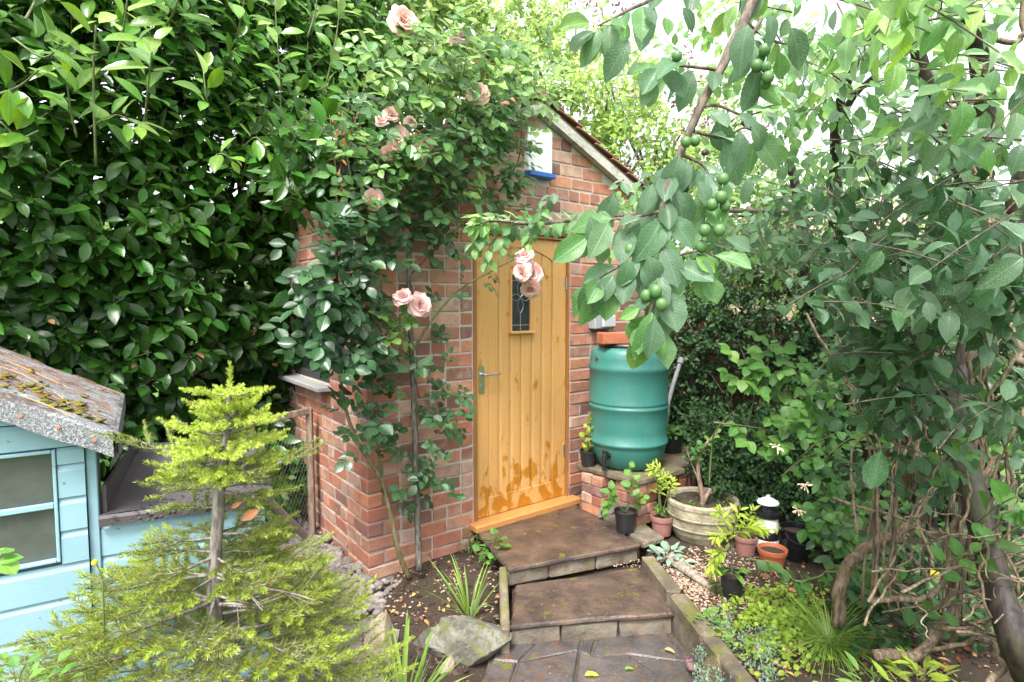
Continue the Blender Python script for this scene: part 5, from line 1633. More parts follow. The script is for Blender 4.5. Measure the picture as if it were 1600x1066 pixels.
def rleaf(p, d, size=0.055, tone=0.3, face=None):
    "a rose leaf: five leaflets on a stalk"
    pu, pv, _ = proj_np(np.array([tuple(p + d.normalized() * size)]))
    if 728 < pu[0] < 895 and 500 < pv[0] < 840: return            # the rose keeps clear of the door
    d = d.normalized(); face = face if face is not None else (FN * .65 + UP * .75 + rv(.25))
    s = d.cross(face); s = s.normalized() if s.length > 1e-3 else d.orthogonal()
    L = size * 1.9
    for f, sg in ((0.42, 1), (0.42, -1), (0.72, 1), (0.72, -1), (0.92, 0)):
        b = p + d * (L * f) - UP * 0.012 * f * f
        dd = (d * 0.55 + s * sg * 0.9 - UP * rnd.uniform(0, .35)) if sg else d - UP * .3
        LR.add(b, dd + rv(.12), face + rv(.22), size * (0.8 if f < .5 else 1) * rnd.uniform(.8, 1.15), tone + rnd.uniform(-.08, .08))
def dress(path, n, size=0.055, tone=(.25, .4), f0=0.1, up=0.3, out=0.5):
    for k in range(n):
        f = f0 + (1 - f0) * (k + rnd.random() * .6) / n
        p, t = along(path, min(1, f)); a = t.orthogonal().normalized(); a.rotate(Matrix.Rotation(k * 2.4 + rnd.uniform(-.6, .6), 3, t))
        d = a + t * .35 + FN * out * rnd.random() + UP * up * rnd.uniform(-.8, 1)
        rleaf(p, d, size * rnd.uniform(.85, 1.15), tone[0] + (tone[1] - tone[0]) * f)
c1 = cane([G(640, 905, .1) + V((0, 0, 0)), W_(622, 860, .18), W_(605, 780, .15), W_(590, 740, .16), W_(553, 680, .17), W_(532, 590, .17), W_(526, 430, .16), W_(527, 330, .15), W_(522, 230, .15)], 0.017, 0.005, m_bark('olive_rose_cane', (0.10, 0.085, 0.04), (0.24, 0.20, 0.10), 1.3, 0.6), True)
c2 = cane([W_(655, 893, .20), W_(652, 800, .14), W_(649, 700, .11), W_(645, 590, .09), W_(640, 480, .09), W_(640, 395, .1), W_(650, 345, .12)], 0.021, 0.013)
c3 = cane([W_(650, 345, .12), W_(672, 315, .13), W_(700, 290, .15), W_(716, 250, .18)], 0.013, 0.006)
c4 = cane([W_(645, 365, .12), W_(625, 330, .14), W_(605, 300, .15), W_(600, 230, .2)], 0.011, 0.005)
c5 = cane([W_(641, 555, .1), W_(675, 500, .14), W_(715, 455, .2), W_(760, 428, .26), W_(803, 405, .3)], 0.009, 0.004, M_GREENSTEM)
c6 = cane([W_(598, 770, .15), W_(590, 690, .16), W_(582, 600, .18), W_(592, 545, .2), W_(620, 500, .24), W_(636, 482, .26)], 0.008, 0.004, M_GREENSTEM)
c7 = cane([W_(641, 430, .1), W_(665, 405, .14), W_(700, 370, .17), W_(730, 345, .2)], 0.007, 0.003)
uprights = [cane([W_(a, b, .2), W_(c, d, .25), W_(e, f, .3)], 0.006, 0.003, M_GREENSTEM) for a, b, c, d, e, f in
            ((612, 250, 610, 140, 606, 62), (668, 240, 670, 150, 676, 70), (705, 220, 722, 130, 730, 70), (740, 240, 746, 180, 742, 150), (560, 330, 545, 260, 540, 200), (690, 300, 720, 250, 760, 200), (640, 330, 610, 280, 590, 250), (780, 300, 810, 250, 815, 190), (655, 350, 690, 320, 745, 300), (620, 330, 580, 320, 560, 330))]
# thin twigs on the wall
for pts in ([(700, 380), (692, 330), (715, 305)], [(676, 420), (668, 380), (690, 350)], [(655, 620), (640, 560), (612, 540)], [(668, 600), (676, 560), (690, 530)]): cane([W_(u, v, .08) for u, v in pts], 0.005, 0.002)
dress(c1, 26, .075, (.15, .3), .42); dress(c3, 10, .07, (.25, .4), 0.3); dress(c4, 9, .07, (.25, .4), 0.2); dress(c5, 7, .07, (.25, .4), .15, 0.2, 0.3); dress(c6, 13, .062, (.2, .75), .15)
dress(c7, 4, .045, (.25, .4), .3)
for p_ in uprights: dress(p_, 12, .07, (.4, .85), 0.0)
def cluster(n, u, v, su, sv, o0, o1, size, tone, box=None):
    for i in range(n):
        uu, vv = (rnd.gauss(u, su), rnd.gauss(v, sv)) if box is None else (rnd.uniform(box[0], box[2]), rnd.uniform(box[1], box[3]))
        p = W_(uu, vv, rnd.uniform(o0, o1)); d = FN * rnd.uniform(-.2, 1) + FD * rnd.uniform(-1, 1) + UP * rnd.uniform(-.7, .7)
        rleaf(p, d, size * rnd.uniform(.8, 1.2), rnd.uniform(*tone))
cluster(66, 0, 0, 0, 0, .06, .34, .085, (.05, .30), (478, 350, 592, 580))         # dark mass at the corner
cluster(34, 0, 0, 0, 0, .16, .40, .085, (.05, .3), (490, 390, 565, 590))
cluster(40, 540, 480, 40, 80, .06, .34, .085, (.08, .30))
cluster(38, 0, 0, 0, 0, .05, .30, .075, (.2, .42), (570, 290, 700, 410))
cluster(30, 655, 665, 42, 55, .06, .24, .066, (.18, .42))                         # mass round the trunk
cluster(14, 640, 590, 40, 35, .06, .22, .068, (.18, .42)); cluster(9, 700, 640, 25, 25, .1, .2, .062, (.3, .5)); cluster(8, 655, 765, 25, 12, .08, .2, .07, (.2, .4))
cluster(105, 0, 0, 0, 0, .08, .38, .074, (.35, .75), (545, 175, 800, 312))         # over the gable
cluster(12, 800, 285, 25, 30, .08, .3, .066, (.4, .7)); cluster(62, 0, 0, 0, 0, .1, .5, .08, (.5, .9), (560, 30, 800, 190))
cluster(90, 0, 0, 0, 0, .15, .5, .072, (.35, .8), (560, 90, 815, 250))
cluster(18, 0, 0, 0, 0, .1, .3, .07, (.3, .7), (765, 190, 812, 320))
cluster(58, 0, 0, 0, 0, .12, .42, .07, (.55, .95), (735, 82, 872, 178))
cluster(8, 600, 520, 15, 14, .18, .28, .065, (.7, .95))
# blooms
LMP = NT('pink_rose_petal'); tn_ = LMP.n('ShaderNodeAttribute', {'attribute_name': 'tone'}).outputs['Fac']
pc_ = LMP.ramp(LMP.math('ADD', tn_, LMP.math('MULTIPLY', LMP.math('SUBTRACT', objrand(LMP), .5), .35)), [(0.0, (0.76, 0.54, 0.38)), (0.45, (0.80, 0.57, 0.49)), (0.8, (0.82, 0.52, 0.51)), (1.0, (0.84, 0.72, 0.66))])
ptr = LMP.n('ShaderNodeBsdfTranslucent'); LMP.set(ptr.inputs[0], pc_)
pm = LMP.n('ShaderNodeMixShader', Fac=0.35); LMP.set(pm.inputs[1], LMP.pbr(pc_, 0.6, None, 0.3)); LMP.set(pm.inputs[2], ptr.outputs[0])
M_PETAL = LMP.done(pm.outputs[0])
def bloom(c, d, R, tone, seed, parent=rose, name='bloom', loose=1.0):
    r = random.Random(seed); d = d.normalized(); a0 = d.orthogonal().normalized(); b0 = d.cross(a0)
    V_, Q_, T_ = [], [], []
    rings = ((3, .52, -.12, .55), (4, .60, .10, .60), (5, .70, .32, .66), (6, .80, .60, .70), (7, .92, .92, .74), (7, 1.0, 1.3, .78))
    for ri, (n, ln, op, wd) in enumerate(rings):
        for k in range(n):
            w = 2 * math.pi * (k + ri * .37 + r.uniform(-.12, .12)) / n
            rad = a0 * math.cos(w) + b0 * math.sin(w); tan = d.cross(rad)
            o2 = op * loose * r.uniform(.85, 1.2); L = R * ln * r.uniform(.9, 1.12); base = len(V_)
            for i in range(4):
                f = i / 3
                bend = o2 * (0.35 + 0.8 * f)
                ax = d * math.cos(bend) + rad * math.sin(bend)
                for j in range(4):
                    x = (j / 1.5 - 1); ww = L * wd * math.sin(math.pi * (0.16 + 0.70 * f)) ** .7
                    cup = (x * x) * ww * 0.35 * (1 - .5 * f)
                    ruff = 0.22 * L * mnoise.noise(V((x * 2 + k, f * 2, ri + seed))) * f
                    V_.append(c + rad * R * .10 + ax * (L * f) + tan * (x * ww) - rad * cup + d * ruff * .6 + rad * ruff)
                    T_.append(min(1, max(0, tone + 0.25 * (f - .5) + r.uniform(-.04, .04))))
            for i in range(3):
                for j in range(3):
                    q = base + i * 4 + j; Q_.append((q, q + 1, q + 5, q + 4))
    me = np_mesh(name, np.array([tuple(x) for x in V_]), np.array(Q_), None, np.array(T_)); me.materials.append(M_PETAL)
    return obj(name, me, None, parent)
camv = lambda p: (V((0, 0, CAM_H)) - p).normalized()
for i, (u, v, o, R, tone, dx) in enumerate([(655, 478, .29, .075, .75, (.25, 0, .2)), (630, 466, .28, .06, .55, (-.3, 0, .7)), (820, 402, .34, .055, .6, (0, 0, .8)), (830, 428, .34, .07, .75, (.3, 0, 0)), (817, 425, .36, .055, .7, (-.4, 0, .2)), (829, 450, .33, .06, .55, (0, 0, -.7)),
        (629, 35, .36, .085, .45, (.2, 0, .5)), (746, 148, .34, .075, .35, (0, 0, .6)), (622, 212, .25, .06, .45, (0, 0, .4)), (618, 232, .24, .055, .6, (-.2, 0, 0)), (648, 246, .26, .075, .25, (.2, 0, 0)), (597, 190, .25, .04, .7, (0, 0, .8)), (641, 192, .25, .04, .9, (.2, 0, .5)), (584, 311, .23, .065, .55, (0, 0, .3)), (608, 240, .24, .05, .7, (-.4, 0, -.3)), (610, 180, .27, .05, .5, (0, 0, .6)), (665, 225, .27, .045, .5, (.3, 0, .3)), (722, 60, .4, .04, .9, (0, 0, 1)), (708, 64, .4, .035, .9, (0, 0, 1))]):
    p = W_(u, v, o + .10); bloom(p - camv(p) * R * .3, camv(p) + V(dx) + rv(.1), R * (1.08 if u > 800 else 0.86), tone, i)
# buds, hips and the red new growth
M_BUD = m_simple('reddish_bud', (0.30, 0.09, 0.05), 0.6, var=0.4, scale=30)
for u, v in ((520, 190), (530, 178), (545, 172), (508, 200), (553, 185), (538, 210), (527, 205), (560, 178), (610, 470), (608, 480), (728, 615), (735, 552), (800, 418), (805, 432), (795, 440)):
    p = W_(u, v, .2); bud = MB(); bud.lathe([(0, -.012), (.005, -.008), (.006, 0), (.003, .009), (0, .014)], p, 8); bud.build('bud', M_BUD, rose, smooth=True)
LRr = Leaves(rose, m_leaf('red_new_leaf', [(0, (.30, .06, .03)), (1, (.42, .20, .05))], .4, .4, .2), T_LANCE_N, T_LANCE, 0, rest='red_new_growth')
for (u, v, n, s) in ((525, 230, 10, 16), (545, 205, 9, 18), (755, 105, 14, 12), (535, 290, 5, 10)):
    for i in range(n): LRr.add(W_(rnd.gauss(u, s * .6), rnd.gauss(v, s), .24), rv(1), rv(.6) - V((0, 1, 0)), rnd.uniform(.025, .05), rnd.random())
M_RST = m_bark('reddish_stem', (.16, .08, .05), (.28, .16, .09), 1.5)
for a, b in (((527, 330), (515, 180)), ((527, 300), (535, 175)), ((530, 290), (556, 190)), ((530, 270), (545, 215))): tw = MB(); tw.tube(smooth_path([W_(*a, .15), W_((a[0] + b[0]) / 2 + 3, (a[1] + b[1]) / 2, .18), W_(*b, .2)], 4), taper(9, .004, .002), 6); tw.build('stem', M_RST, rose, smooth=True)
# ================================================================= little spruce
spruce = thing('spruce_tree', 'little spruce with lime new tips growing before the blue playhouse', 'tree', (-0.91, 1.75, 0))
M_SPBARK = m_bark('grey_spruce_bark', (0.10, 0.085, 0.075), (0.27, 0.24, 0.21), 1.6, 0.85)
t = NT('spruce_needle')
tn_ = t.n('ShaderNodeAttribute', {'attribute_name': 'tone'}).outputs['Fac']
r_ = objrand(t)
nc = t.ramp(t.math('ADD', tn_, t.math('MULTIPLY', t.math('SUBTRACT', r_, .5), .25)), [(0.0, (0.30, 0.11, 0.03)), (0.12, (0.07, 0.105, 0.025)), (0.45, (0.21, 0.26, 0.04)), (0.75, (0.34, 0.44, 0.055)), (1.0, (0.50, 0.60, 0.10))])
ntr = t.n('ShaderNodeBsdfTranslucent'); t.set(ntr.inputs[0], nc)
nms = t.n('ShaderNodeMixShader', Fac=0.2); t.set(nms.inputs[1], t.pbr(nc, 0.45, None, 0.4)); t.set(nms.inputs[2], ntr.outputs[0])
M_NEEDLE = t.done(nms.outputs[0])
SY = 1.75
class Needles:
    def __init__(s): s.V = []; s.T = []
    def shoot(s, path, ln, tone, dens=620, spread=0.95, width=0.0027, brown=0.0, flat=0.35):
        L = sum((path[i + 1] - path[i]).length for i in range(len(path) - 1))
        n = int(L * dens)
        for k in range(n):
            f = (k + rnd.random()) / n
            p, tg = along(path, f)
            a = tg.orthogonal().normalized(); b = tg.cross(a); w = rnd.uniform(0, 6.283)
            rad = a * math.cos(w) + b * math.sin(w)
            rad = (rad + UP * flat).normalized()
            an = spread * (1 - 0.45 * max(0, f - .8) / .2) + rnd.uniform(-.2, .2)
            d = tg * math.cos(an) + rad * math.sin(an)
            l = ln * rnd.uniform(.8, 1.15) * (0.75 + 0.25 * math.sin(math.pi * min(1, f + .15)))
            sd = d.cross(rad + rv(.4)); sd.normalize(); sd *= width / 2
            tip = p + d * l; mid = p + d * l * .6
            s.V += [p - sd * .7, p + sd * .7, tip + sd * .35, tip - sd * .35]
            tt = tone + rnd.uniform(-.07, .07)
            if brown and rnd.random() < brown: tt = 0.0
            s.T += [max(0.13, tt) if tt > 0 else 0.0] * 4
    def build(s, parent):
        if not s.V: return
        me = np_mesh('needles', np.array([tuple(x) for x in s.V]), np.arange(len(s.V)).reshape(-1, 4), None, np.array(s.T)); me.materials.append(M_NEEDLE)
        o = obj('needles', me, None, parent, kind='stuff')
trunk_px = [(334, 1120), (337, 1000), (335, 900), (341, 800), (346, 740), (352, 690), (358, 640), (358, 612)]
tp_ = smooth_path([P(u, v, SY) for u, v in trunk_px], 5)
m = MB(); m.tube(tp_, [0.030 - 0.0245 * (i / (len(tp_) - 1)) ** 0.8 for i in range(len(tp_))], 12, wob=0.22); m.build('trunk', M_SPBARK, spruce, smooth=True)
def at_v(v):
    "the trunk at picture row v"
    for (u0, v0), (u1, v1) in zip(trunk_px[:-1], trunk_px[1:]):
        if v1 <= v <= v0: return P(u0 + (u1 - u0) * (v0 - v) / (v0 - v1), v, SY)
    return P(358, v, SY)
lead = [P(358, 615, SY), P(359, 590, SY), P(359, 568, SY)]
nd_ = Needles(); nd_.shoot(smooth_path(lead, 4), .015, .85, 1500, .95); nd_.shoot(smooth_path([P(357, 655, SY), P(358, 635, SY), P(358, 613, SY)], 4), .013, .6, 700, .8); nd_.build(spruce)
BARE = []
def branch(v, ang, L, rise, tip_up, tone, ntone, sub=5, ln=.015, bare=0.25, seed=0, brown=0.0, dens=560):
    p0 = at_v(v); h = V((math.cos(ang), math.sin(ang), 0)); sdv = V((-h.y, h.x, 0))
    p1 = p0 + h * L * .5 + UP * (rise * L * .5); p2 = p0 + h * L + UP * (rise * L + tip_up * L)
    p2 += sdv * rnd.uniform(-.08, .08) * L
    pth = smooth_path([p0, p1, p2], 6)
    m = MB(); m.tube(pth, taper(len(pth), .003 + .009 * L, .0015), 6, wob=.2)
    nd_ = Needles()
    # last year's growth on the outer part, new shoots at the tip
    cut = [along(pth, bare + (1 - bare) * .9 * i / 6)[0] for i in range(7)]
    nd_.shoot(cut, ln, tone - .03, dens * 1.3, .95, brown=brown)
    e, tg = along(pth, 1.0)
    tip_l = rnd.uniform(.04, .065) * (1.0 if ntone > .6 else .75)
    nd_.shoot([cut[-1], e + tg * tip_l], ln * .72, ntone, dens * 1.7, .85)
    for k in range(sub):
        f = bare + .08 + (0.92 - bare) * (k + rnd.uniform(0, .6)) / sub
        p, tg = along(pth, min(f, .97)); sg = 1 if k % 2 else -1
        sl = (0.55 * L * (1.1 - f) + .05) * rnd.uniform(.75, 1.15)
        d = (tg * .75 + sdv * sg * .75 + UP * rnd.uniform(-.1, .18)).normalized()
        sp = smooth_path([p, p + d * sl * .55, p + d * sl + UP * rnd.uniform(-.012, .02)], 3)
        m.tube(sp, taper(len(sp), .0028, .0012), 4)
        nd_.shoot(sp, ln, tone + rnd.uniform(-.1, .12), dens * 1.75, .95, brown=brown)
        td = (d + UP * rnd.uniform(-.1, .25)).normalized(); tl = rnd.uniform(.025, .05)
        nd_.shoot([sp[-1] - td * .01, sp[-1] + td * tl], ln * .72, ntone, dens * 1.7, .85)
        if rnd.random() < .5 and sl > .07:
            q, tq = along(sp, .5); dd = (tq + sdv * -sg * .8 + UP * .1).normalized(); nd_.shoot([q, q + dd * sl * .4], ln * .9, (tone + ntone) / 2, dens, .85)
    b_ = m.build('branch', M_SPBARK, spruce, smooth=True)
    nd_.build(b_)
def lime_branch(v, ang, L, rise):
    "this year's growth at the top: short fat bottlebrush shoots"
    p0 = at_v(v); h = V((math.cos(ang), math.sin(ang), 0)); sdv = V((-h.y, h.x, 0)); u = (h + UP * rise).normalized()
    p2 = p0 + u * L; pth = smooth_path([p0, p0 + u * L * .5 - UP * .006, p2 + UP * .012], 4)
    m = MB(); m.tube(pth, taper(len(pth), .0045, .002), 5)
    nd_ = Needles(); nd_.shoot(pth[1:], .013, .55, 900, 1.0, flat=.15)
    def fat(q, d, l, tn):
        e = q + d.normalized() * l + UP * .006
        nd_.shoot(smooth_path([q, (q + e) / 2 - UP * .003, e], 3), .0135, tn, 1900, 1.12, .0027, flat=.05)
        nd_.shoot([e - d.normalized() * .006, e + d.normalized() * .004], .010, min(1, tn + .06), 3000, .55, .0027, flat=0.0)
    fat(p2 - u * .01, u, rnd.uniform(.05, .075), .93)
    for sg in (1, -1): fat(p2 - u * .012, u * .75 + sdv * sg * .75 + UP * rnd.uniform(-.05, .15), rnd.uniform(.035, .055), .9)
    k = .45
    while k < .85:
        for sg in (1, -1):
            if rnd.random() < .7: fat(p0 + u * L * k, u * .7 + sdv * sg * .8 + UP * rnd.uniform(-.1, .25), rnd.uniform(.03, .055), rnd.uniform(.78, .95))
        k += .3
    if rnd.random() < .5: fat(p0 + u * L * .6, u * .5 + UP * .8, rnd.uniform(.025, .04), .9)
    b_ = m.build('branch', M_SPBARK, spruce, smooth=True); nd_.build(b_)
r_old = rnd.getstate(); rnd.seed(21)
for v, n, L, rise, up_, tone, nt, sub, ph in ((614, 4, .085, .1, .15, .85, .92, 0, .3), (634, 4, .045, .2, .1, .8, .9, 0, 1.1), (655, 5, .075, .55, .10, .74, .95, 5, .9), (678, 8, .125, .30, .10, .74, .95, 5, .25), (690, 6, .11, .05, .1, .7, .9, 5, .55), (704, 8, .14, .12, .08, .68, .92, 5, .8), (724, 8, .135, -.06, .1, .62, .88, 4, .1),
                                       (742, 6, .13, .10, .05, .42, .55, 4, .5), (766, 6, .16, -.05, .1, .40, .55, 4, 1.0), (800, 6, .15, -.1, .05, .38, .55, 4, .7), (836, 6, .17, -.05, .05, .38, .55, 5, .2), (868, 5, .20, .0, .0, .38, .58, 6, .6), (900, 7, .27, .04, .06, .42, .62, 7, .1),
                                       (940, 8, .36, .08, .05, .46, .64, 9, .5), (985, 9, .43, .10, .04, .46, .62, 10, .0), (1028, 9, .48, .12, .04, .44, .62, 10, .4), (1066, 9, .52, .08, .05, .44, .6, 10, .2)):
    for k in range(n):
        a = ph + 2 * math.pi * k / n + rnd.uniform(-.2, .2)
        l = L * rnd.uniform(.8, 1.15)
        if 745 < v < 860 and math.sin(a) < -.3: continue
        if v < 735: lime_branch(v + rnd.uniform(-8, 8), a, l * (.95 if v < 640 else 1.0), rise); continue
        if math.sin(a) > .3 and v > 800: l *= .8
        if v > 800 and math.cos(a) < -.5: l *= 1.12
        branch(v + rnd.uniform(-7, 7), a, l, rise + rnd.uniform(-.06, .06), up_, tone, nt, sub, .0150 if v < 735 else .0215, 0.05 if v < 735 else .28, brown=.0 if v < 760 else .03, dens=1000 if v < 735 else 640)
for (v, a, L, rise) in ((735, 3.05, .31, .30), (748, -.12, .28, .28)): branch(v, a, L, rise, .02, .38, .42, 4, .016, .35)
# bare dead twigs low on the trunk
m = MB()
for k in range(16):
    v = rnd.uniform(900, 1060); a = rnd.uniform(-.9, .9) - .3; p = at_v(v); L = rnd.uniform(.15, .42)
    h = V((math.cos(a), math.sin(a), rnd.uniform(-.15, .15))); pts = smooth_path([p, p + h * L * .5 + rv(.015), p + h * L + rv(.03)], 4); m.tube(pts, taper(len(pts), .006, .0012), 5, wob=.2)
    for j in range(3):
        q, tq = along(pts, rnd.uniform(.4, .95)); m.tube([q, q + (tq + rv(.6)).normalized() * L * .3], .0012, 4)
m.build('dead_twigs', m_bark('dead_grey_twig', (.16, .12, .10), (.38, .33, .29), 2), spruce, kind='stuff')
for (u, v, dx, dy, s) in ((375, 815, .06, .055, .062), (360, 795, .03, .02, .035)):
    me = np_mesh('caught_leaf', *[x for x in (T_LAUREL_N[0][0] * s, T_LAUREL_N[0][2], T_LAUREL_N[0][1], np.full(len(T_LAUREL_N[0][0]), .45))]); me.materials.append(LM_DRY)
    p = P(u, v, SY - .09); o = link(bpy.data.objects.new('caught_leaf', me)); o.matrix_basis = frame(p, V((.5, -.2, -.7)).normalized(), V((.7, .1, .6)).normalized(), V((0, -1, .1)))
    tag(o, 'curled brown dead leaf caught on the trunk of the little spruce' if s > .05 else 'smaller dry leaf scrap caught by the spruce trunk', 'leaf'); 
rnd.setstate(r_old)

# ================================================================= plum trees on the right
plum = thing('plum_tree', 'old plum tree with dark trunk and green plums leaning over the right side', 'tree', (1.66, 1.85, .15), 'plum trees on the right')
LP = Leaves(plum, LM_PLUM, T_PLUM_N, T_PLUM_F, 300)
def limb(parent, pts, r0, r1, mat=M_TRUNK, n=10, name='limb', wob=.2, k=7):
    pth = smooth_path(pts, k); m = MB(); m.tube(pth, taper(len(pth), r0, r1), n, wob=wob); m.build(name, mat, parent, smooth=True); return pth
trunkA = limb(plum, [G(1640, 1130, .1), P(1600, 1040, 1.9), P(1556, 905, 1.98), P(1530, 800, 2.05), P(1505, 720, 2.12), P(1490, 650, 2.2), P(1510, 560, 2.25), P(1545, 470, 2.25)], .05, .042, name='trunk', n=14)
lim1 = limb(plum, [P(1545, 470, 2.25), P(1520, 400, 2.25), P(1510, 335, 2.25), P(1530, 240, 2.25), P(1540, 160, 2.2), P(1525, 60, 2.1), P(1500, -60, 2.0)], .046, .032)
lim1b = limb(plum, [P(1545, 470, 2.25), P(1580, 400, 2.2), P(1590, 300, 2.15), P(1620, 240, 2.1), P(1680, 150, 2.0)], .04, .03)
lim1c = limb(plum, [P(1560, 350, 2.2), P(1530, 300, 2.2), P(1500, 270, 2.2), P(1475, 200, 2.2), P(1445, 120, 2.15), P(1425, 50, 2.1), P(1380, -50, 2.0)], .03, .022)
lim2 = limb(plum, [P(1480, -60, 2.0), P(1350, -110, 1.75), P(1220, -60, 1.55), P(1150, 60, 1.42), P(1128, 105, 1.40), P(1095, 165, 1.38), P(1066, 232, 1.36), P(1040, 300, 1.33), P(1030, 370, 1.30)], .0155, .007, M_TWIG)
lim3 = limb(plum, [P(1030, 370, 1.30), P(1038, 430, 1.28), P(1022, 470, 1.26), P(1012, 500, 1.25)], .007, .003, M_TWIG)
twg = Wood()
def twig(pts, r0=.0045, r1=.0018, k=6):
    p = smooth_path([P(*x) for x in pts], k); twg.add(p, r0, r1, 6); return p
t1 = twig([(1128, 110, 1.4), (1085, 105, 1.38), (1050, 103, 1.36), (1025, 112, 1.34)])
t2 = twig([(1250, -40, 1.55), (1080, -20, 1.45), (1000, 8, 1.38), (965, 25, 1.35), (935, 40, 1.32)], .007)
t3 = twig([(1085, 170, 1.38), (1120, 165, 1.38), (1160, 180, 1.38), (1190, 175, 1.38)])
t4 = twig([(1060, 240, 1.36), (1100, 260, 1.36), (1110, 300, 1.35), (1100, 350, 1.34)])
t5 = twig([(1035, 330, 1.32), (990, 340, 1.32), (950, 345, 1.32), (918, 370, 1.32)])
t6 = twig([(1034, 400, 1.30), (985, 410, 1.3), (950, 425, 1.3), (930, 440, 1.3)])
t7 = twig([(1034, 420, 1.29), (1060, 400, 1.3), (1095, 392, 1.3), (1115, 400, 1.3)])
t8 = twig([(1160, 30, 1.45), (1200, 60, 1.5), (1240, 70, 1.55), (1270, 60, 1.6)])
t9 = twig([(1190, 30, 1.42), (1170, 70, 1.40), (1190, 100, 1.4), (1200, 130, 1.4)])
t10 = twig([(1080, 205, 1.38), (1130, 215, 1.4), (1165, 200, 1.42), (1200, 220, 1.44)])
camd = V((0, -1, .12))
def hang(L, path, n, size, tone=(.2, .5), f0=.1, face=None, droop=.9, jit=.35):
    shoot(L, path, n, size, .9, droop, face if face is not None else (UP * .45 + camd * .75).normalized(), 1.0, tone, f0, jit, petiole=.018, sv=.22)
hang(LP, lim2[-16:], 16, .095, (.3, .5)); hang(LP, lim3, 12, .10, (.3, .6), 0.0)
for tt, n in ((t1, 9), (t2, 13), (t3, 5), (t4, 12), (t5, 11), (t6, 14), (t7, 9), (t8, 10), (t9, 7), (t10, 6)): hang(LP, tt, n, .085, (.3, .65))
# explicit big leaves that mark the hanging cluster
def one_leaf(L, tip, base, Y, tone, face=None, k=1.0):
    a, b = P(*base, Y), P(*tip, Y - .01); d = b - a
    L.add(a, d, face if face is not None else camd + UP * .3 + rv(.2), d.length * k, tone)
for base, tip, Y, tone in (((1022, 492), (1020, 560), 1.22, .35), ((1003, 515), (998, 578), 1.25, .7), ((1030, 520), (1035, 560), 1.26, .75), ((938, 432), (908, 492), 1.28, .2), ((1050, 455), (1066, 498), 1.27, .3), ((1100, 425), (1118, 476), 1.27, .6), ((1000, 480), (968, 500), 1.25, .75), ((1010, 395), (1035, 455), 1.26, .15), ((985, 400), (975, 450), 1.27, .2), ((1000, 420), (1018, 446), 1.25, .25),
                       ((1085, 400), (1118, 425), 1.26, .8), ((1130, 370), (1172, 395), 1.3, .25), ((1020, 285), (1008, 330), 1.3, .15), ((1062, 240), (1048, 300), 1.32, .1), ((1155, 200), (1162, 262), 1.3, .1), ((1150, 180), (1200, 195), 1.3, .15), ((1170, 275), (1168, 312), 1.32, .5), ((1060, 300), (1085, 320), 1.3, .15), ((1090, 280), (1110, 320), 1.3, .1), ((960, 300), (945, 350), 1.33, .3), ((920, 335), (942, 395), 1.31, .2), ((1000, 345), (985, 395), 1.3, .2), ((1040, 345), (1035, 385), 1.3, .2),
                       ((925, 35), (872, 40), 1.3, .85), ((930, 48), (890, 75), 1.32, .3), ((985, 60), (948, 108), 1.3, .15), ((1005, 10), (1025, 40), 1.33, .2), ((1040, 25), (1042, 55), 1.34, .65), ((1065, 10), (1090, 38), 1.33, .15), ((1030, 105), (1000, 145), 1.32, .12), ((1050, 110), (1070, 148), 1.33, .15), ((1170, 35), (1150, 95), 1.3, .12), ((1200, 20), (1215, 60), 1.3, .15), ((1235, 40), (1260, 95), 1.35, .2)):
    one_leaf(LP, tip, base, Y, max(tone, .32))
M_PLUMF = m_simple('green_plum_skin', (0.065, 0.145, 0.042), 0.5, var=0.35, scale=40)
def plums(lst, parent, r=.0128):
    for u, v, Y in lst:
        m = MB(); c = P(u, v, Y); q = r * rnd.uniform(.9, 1.1); pr = [(0, -q * 1.12), (q * .5, -q * 1.0), (q * .87, -q * .6), (q, 0), (q * .9, q * .55), (q * .55, q * .95), (q * .15, q * 1.05), (0, q * .98)]
        m.lathe(pr, c, 18); m.tube([c + UP * q, c + UP * q * 2.1 + V((.003, 0, 0))], .0012, 5); m.build('plum', M_PLUMF, parent, smooth=True)
plums([(1101, 360, 1.28), (1124, 360, 1.28), (1127, 308, 1.29), (1113, 320, 1.30), (1133, 322, 1.30), (1072, 222, 1.33), (1096, 385, 1.30), (1025, 455, 1.24), (1034, 476, 1.23), (1010, 462, 1.26), (985, 390, 1.29), (1195, 78, 1.36), (1197, 105, 1.36), (1183, 103, 1.37), (1200, 121, 1.35), (1188, 90, 1.38), (1202, 60, 1.37), (1196, 131, 1.37), (1086, 220, 1.35), (1130, 280, 1.33), (1058, 88, 1.34)], plum)
plums([(1352, 327, 2.0), (1366, 328, 2.0), (1376, 498, 1.9), (1388, 500, 1.9), (1400, 498, 1.92), (1383, 490, 1.93), (1340, 432, 1.95), (1338, 395, 2.0), (1372, 480, 1.95), (1380, 512, 1.9)], plum)
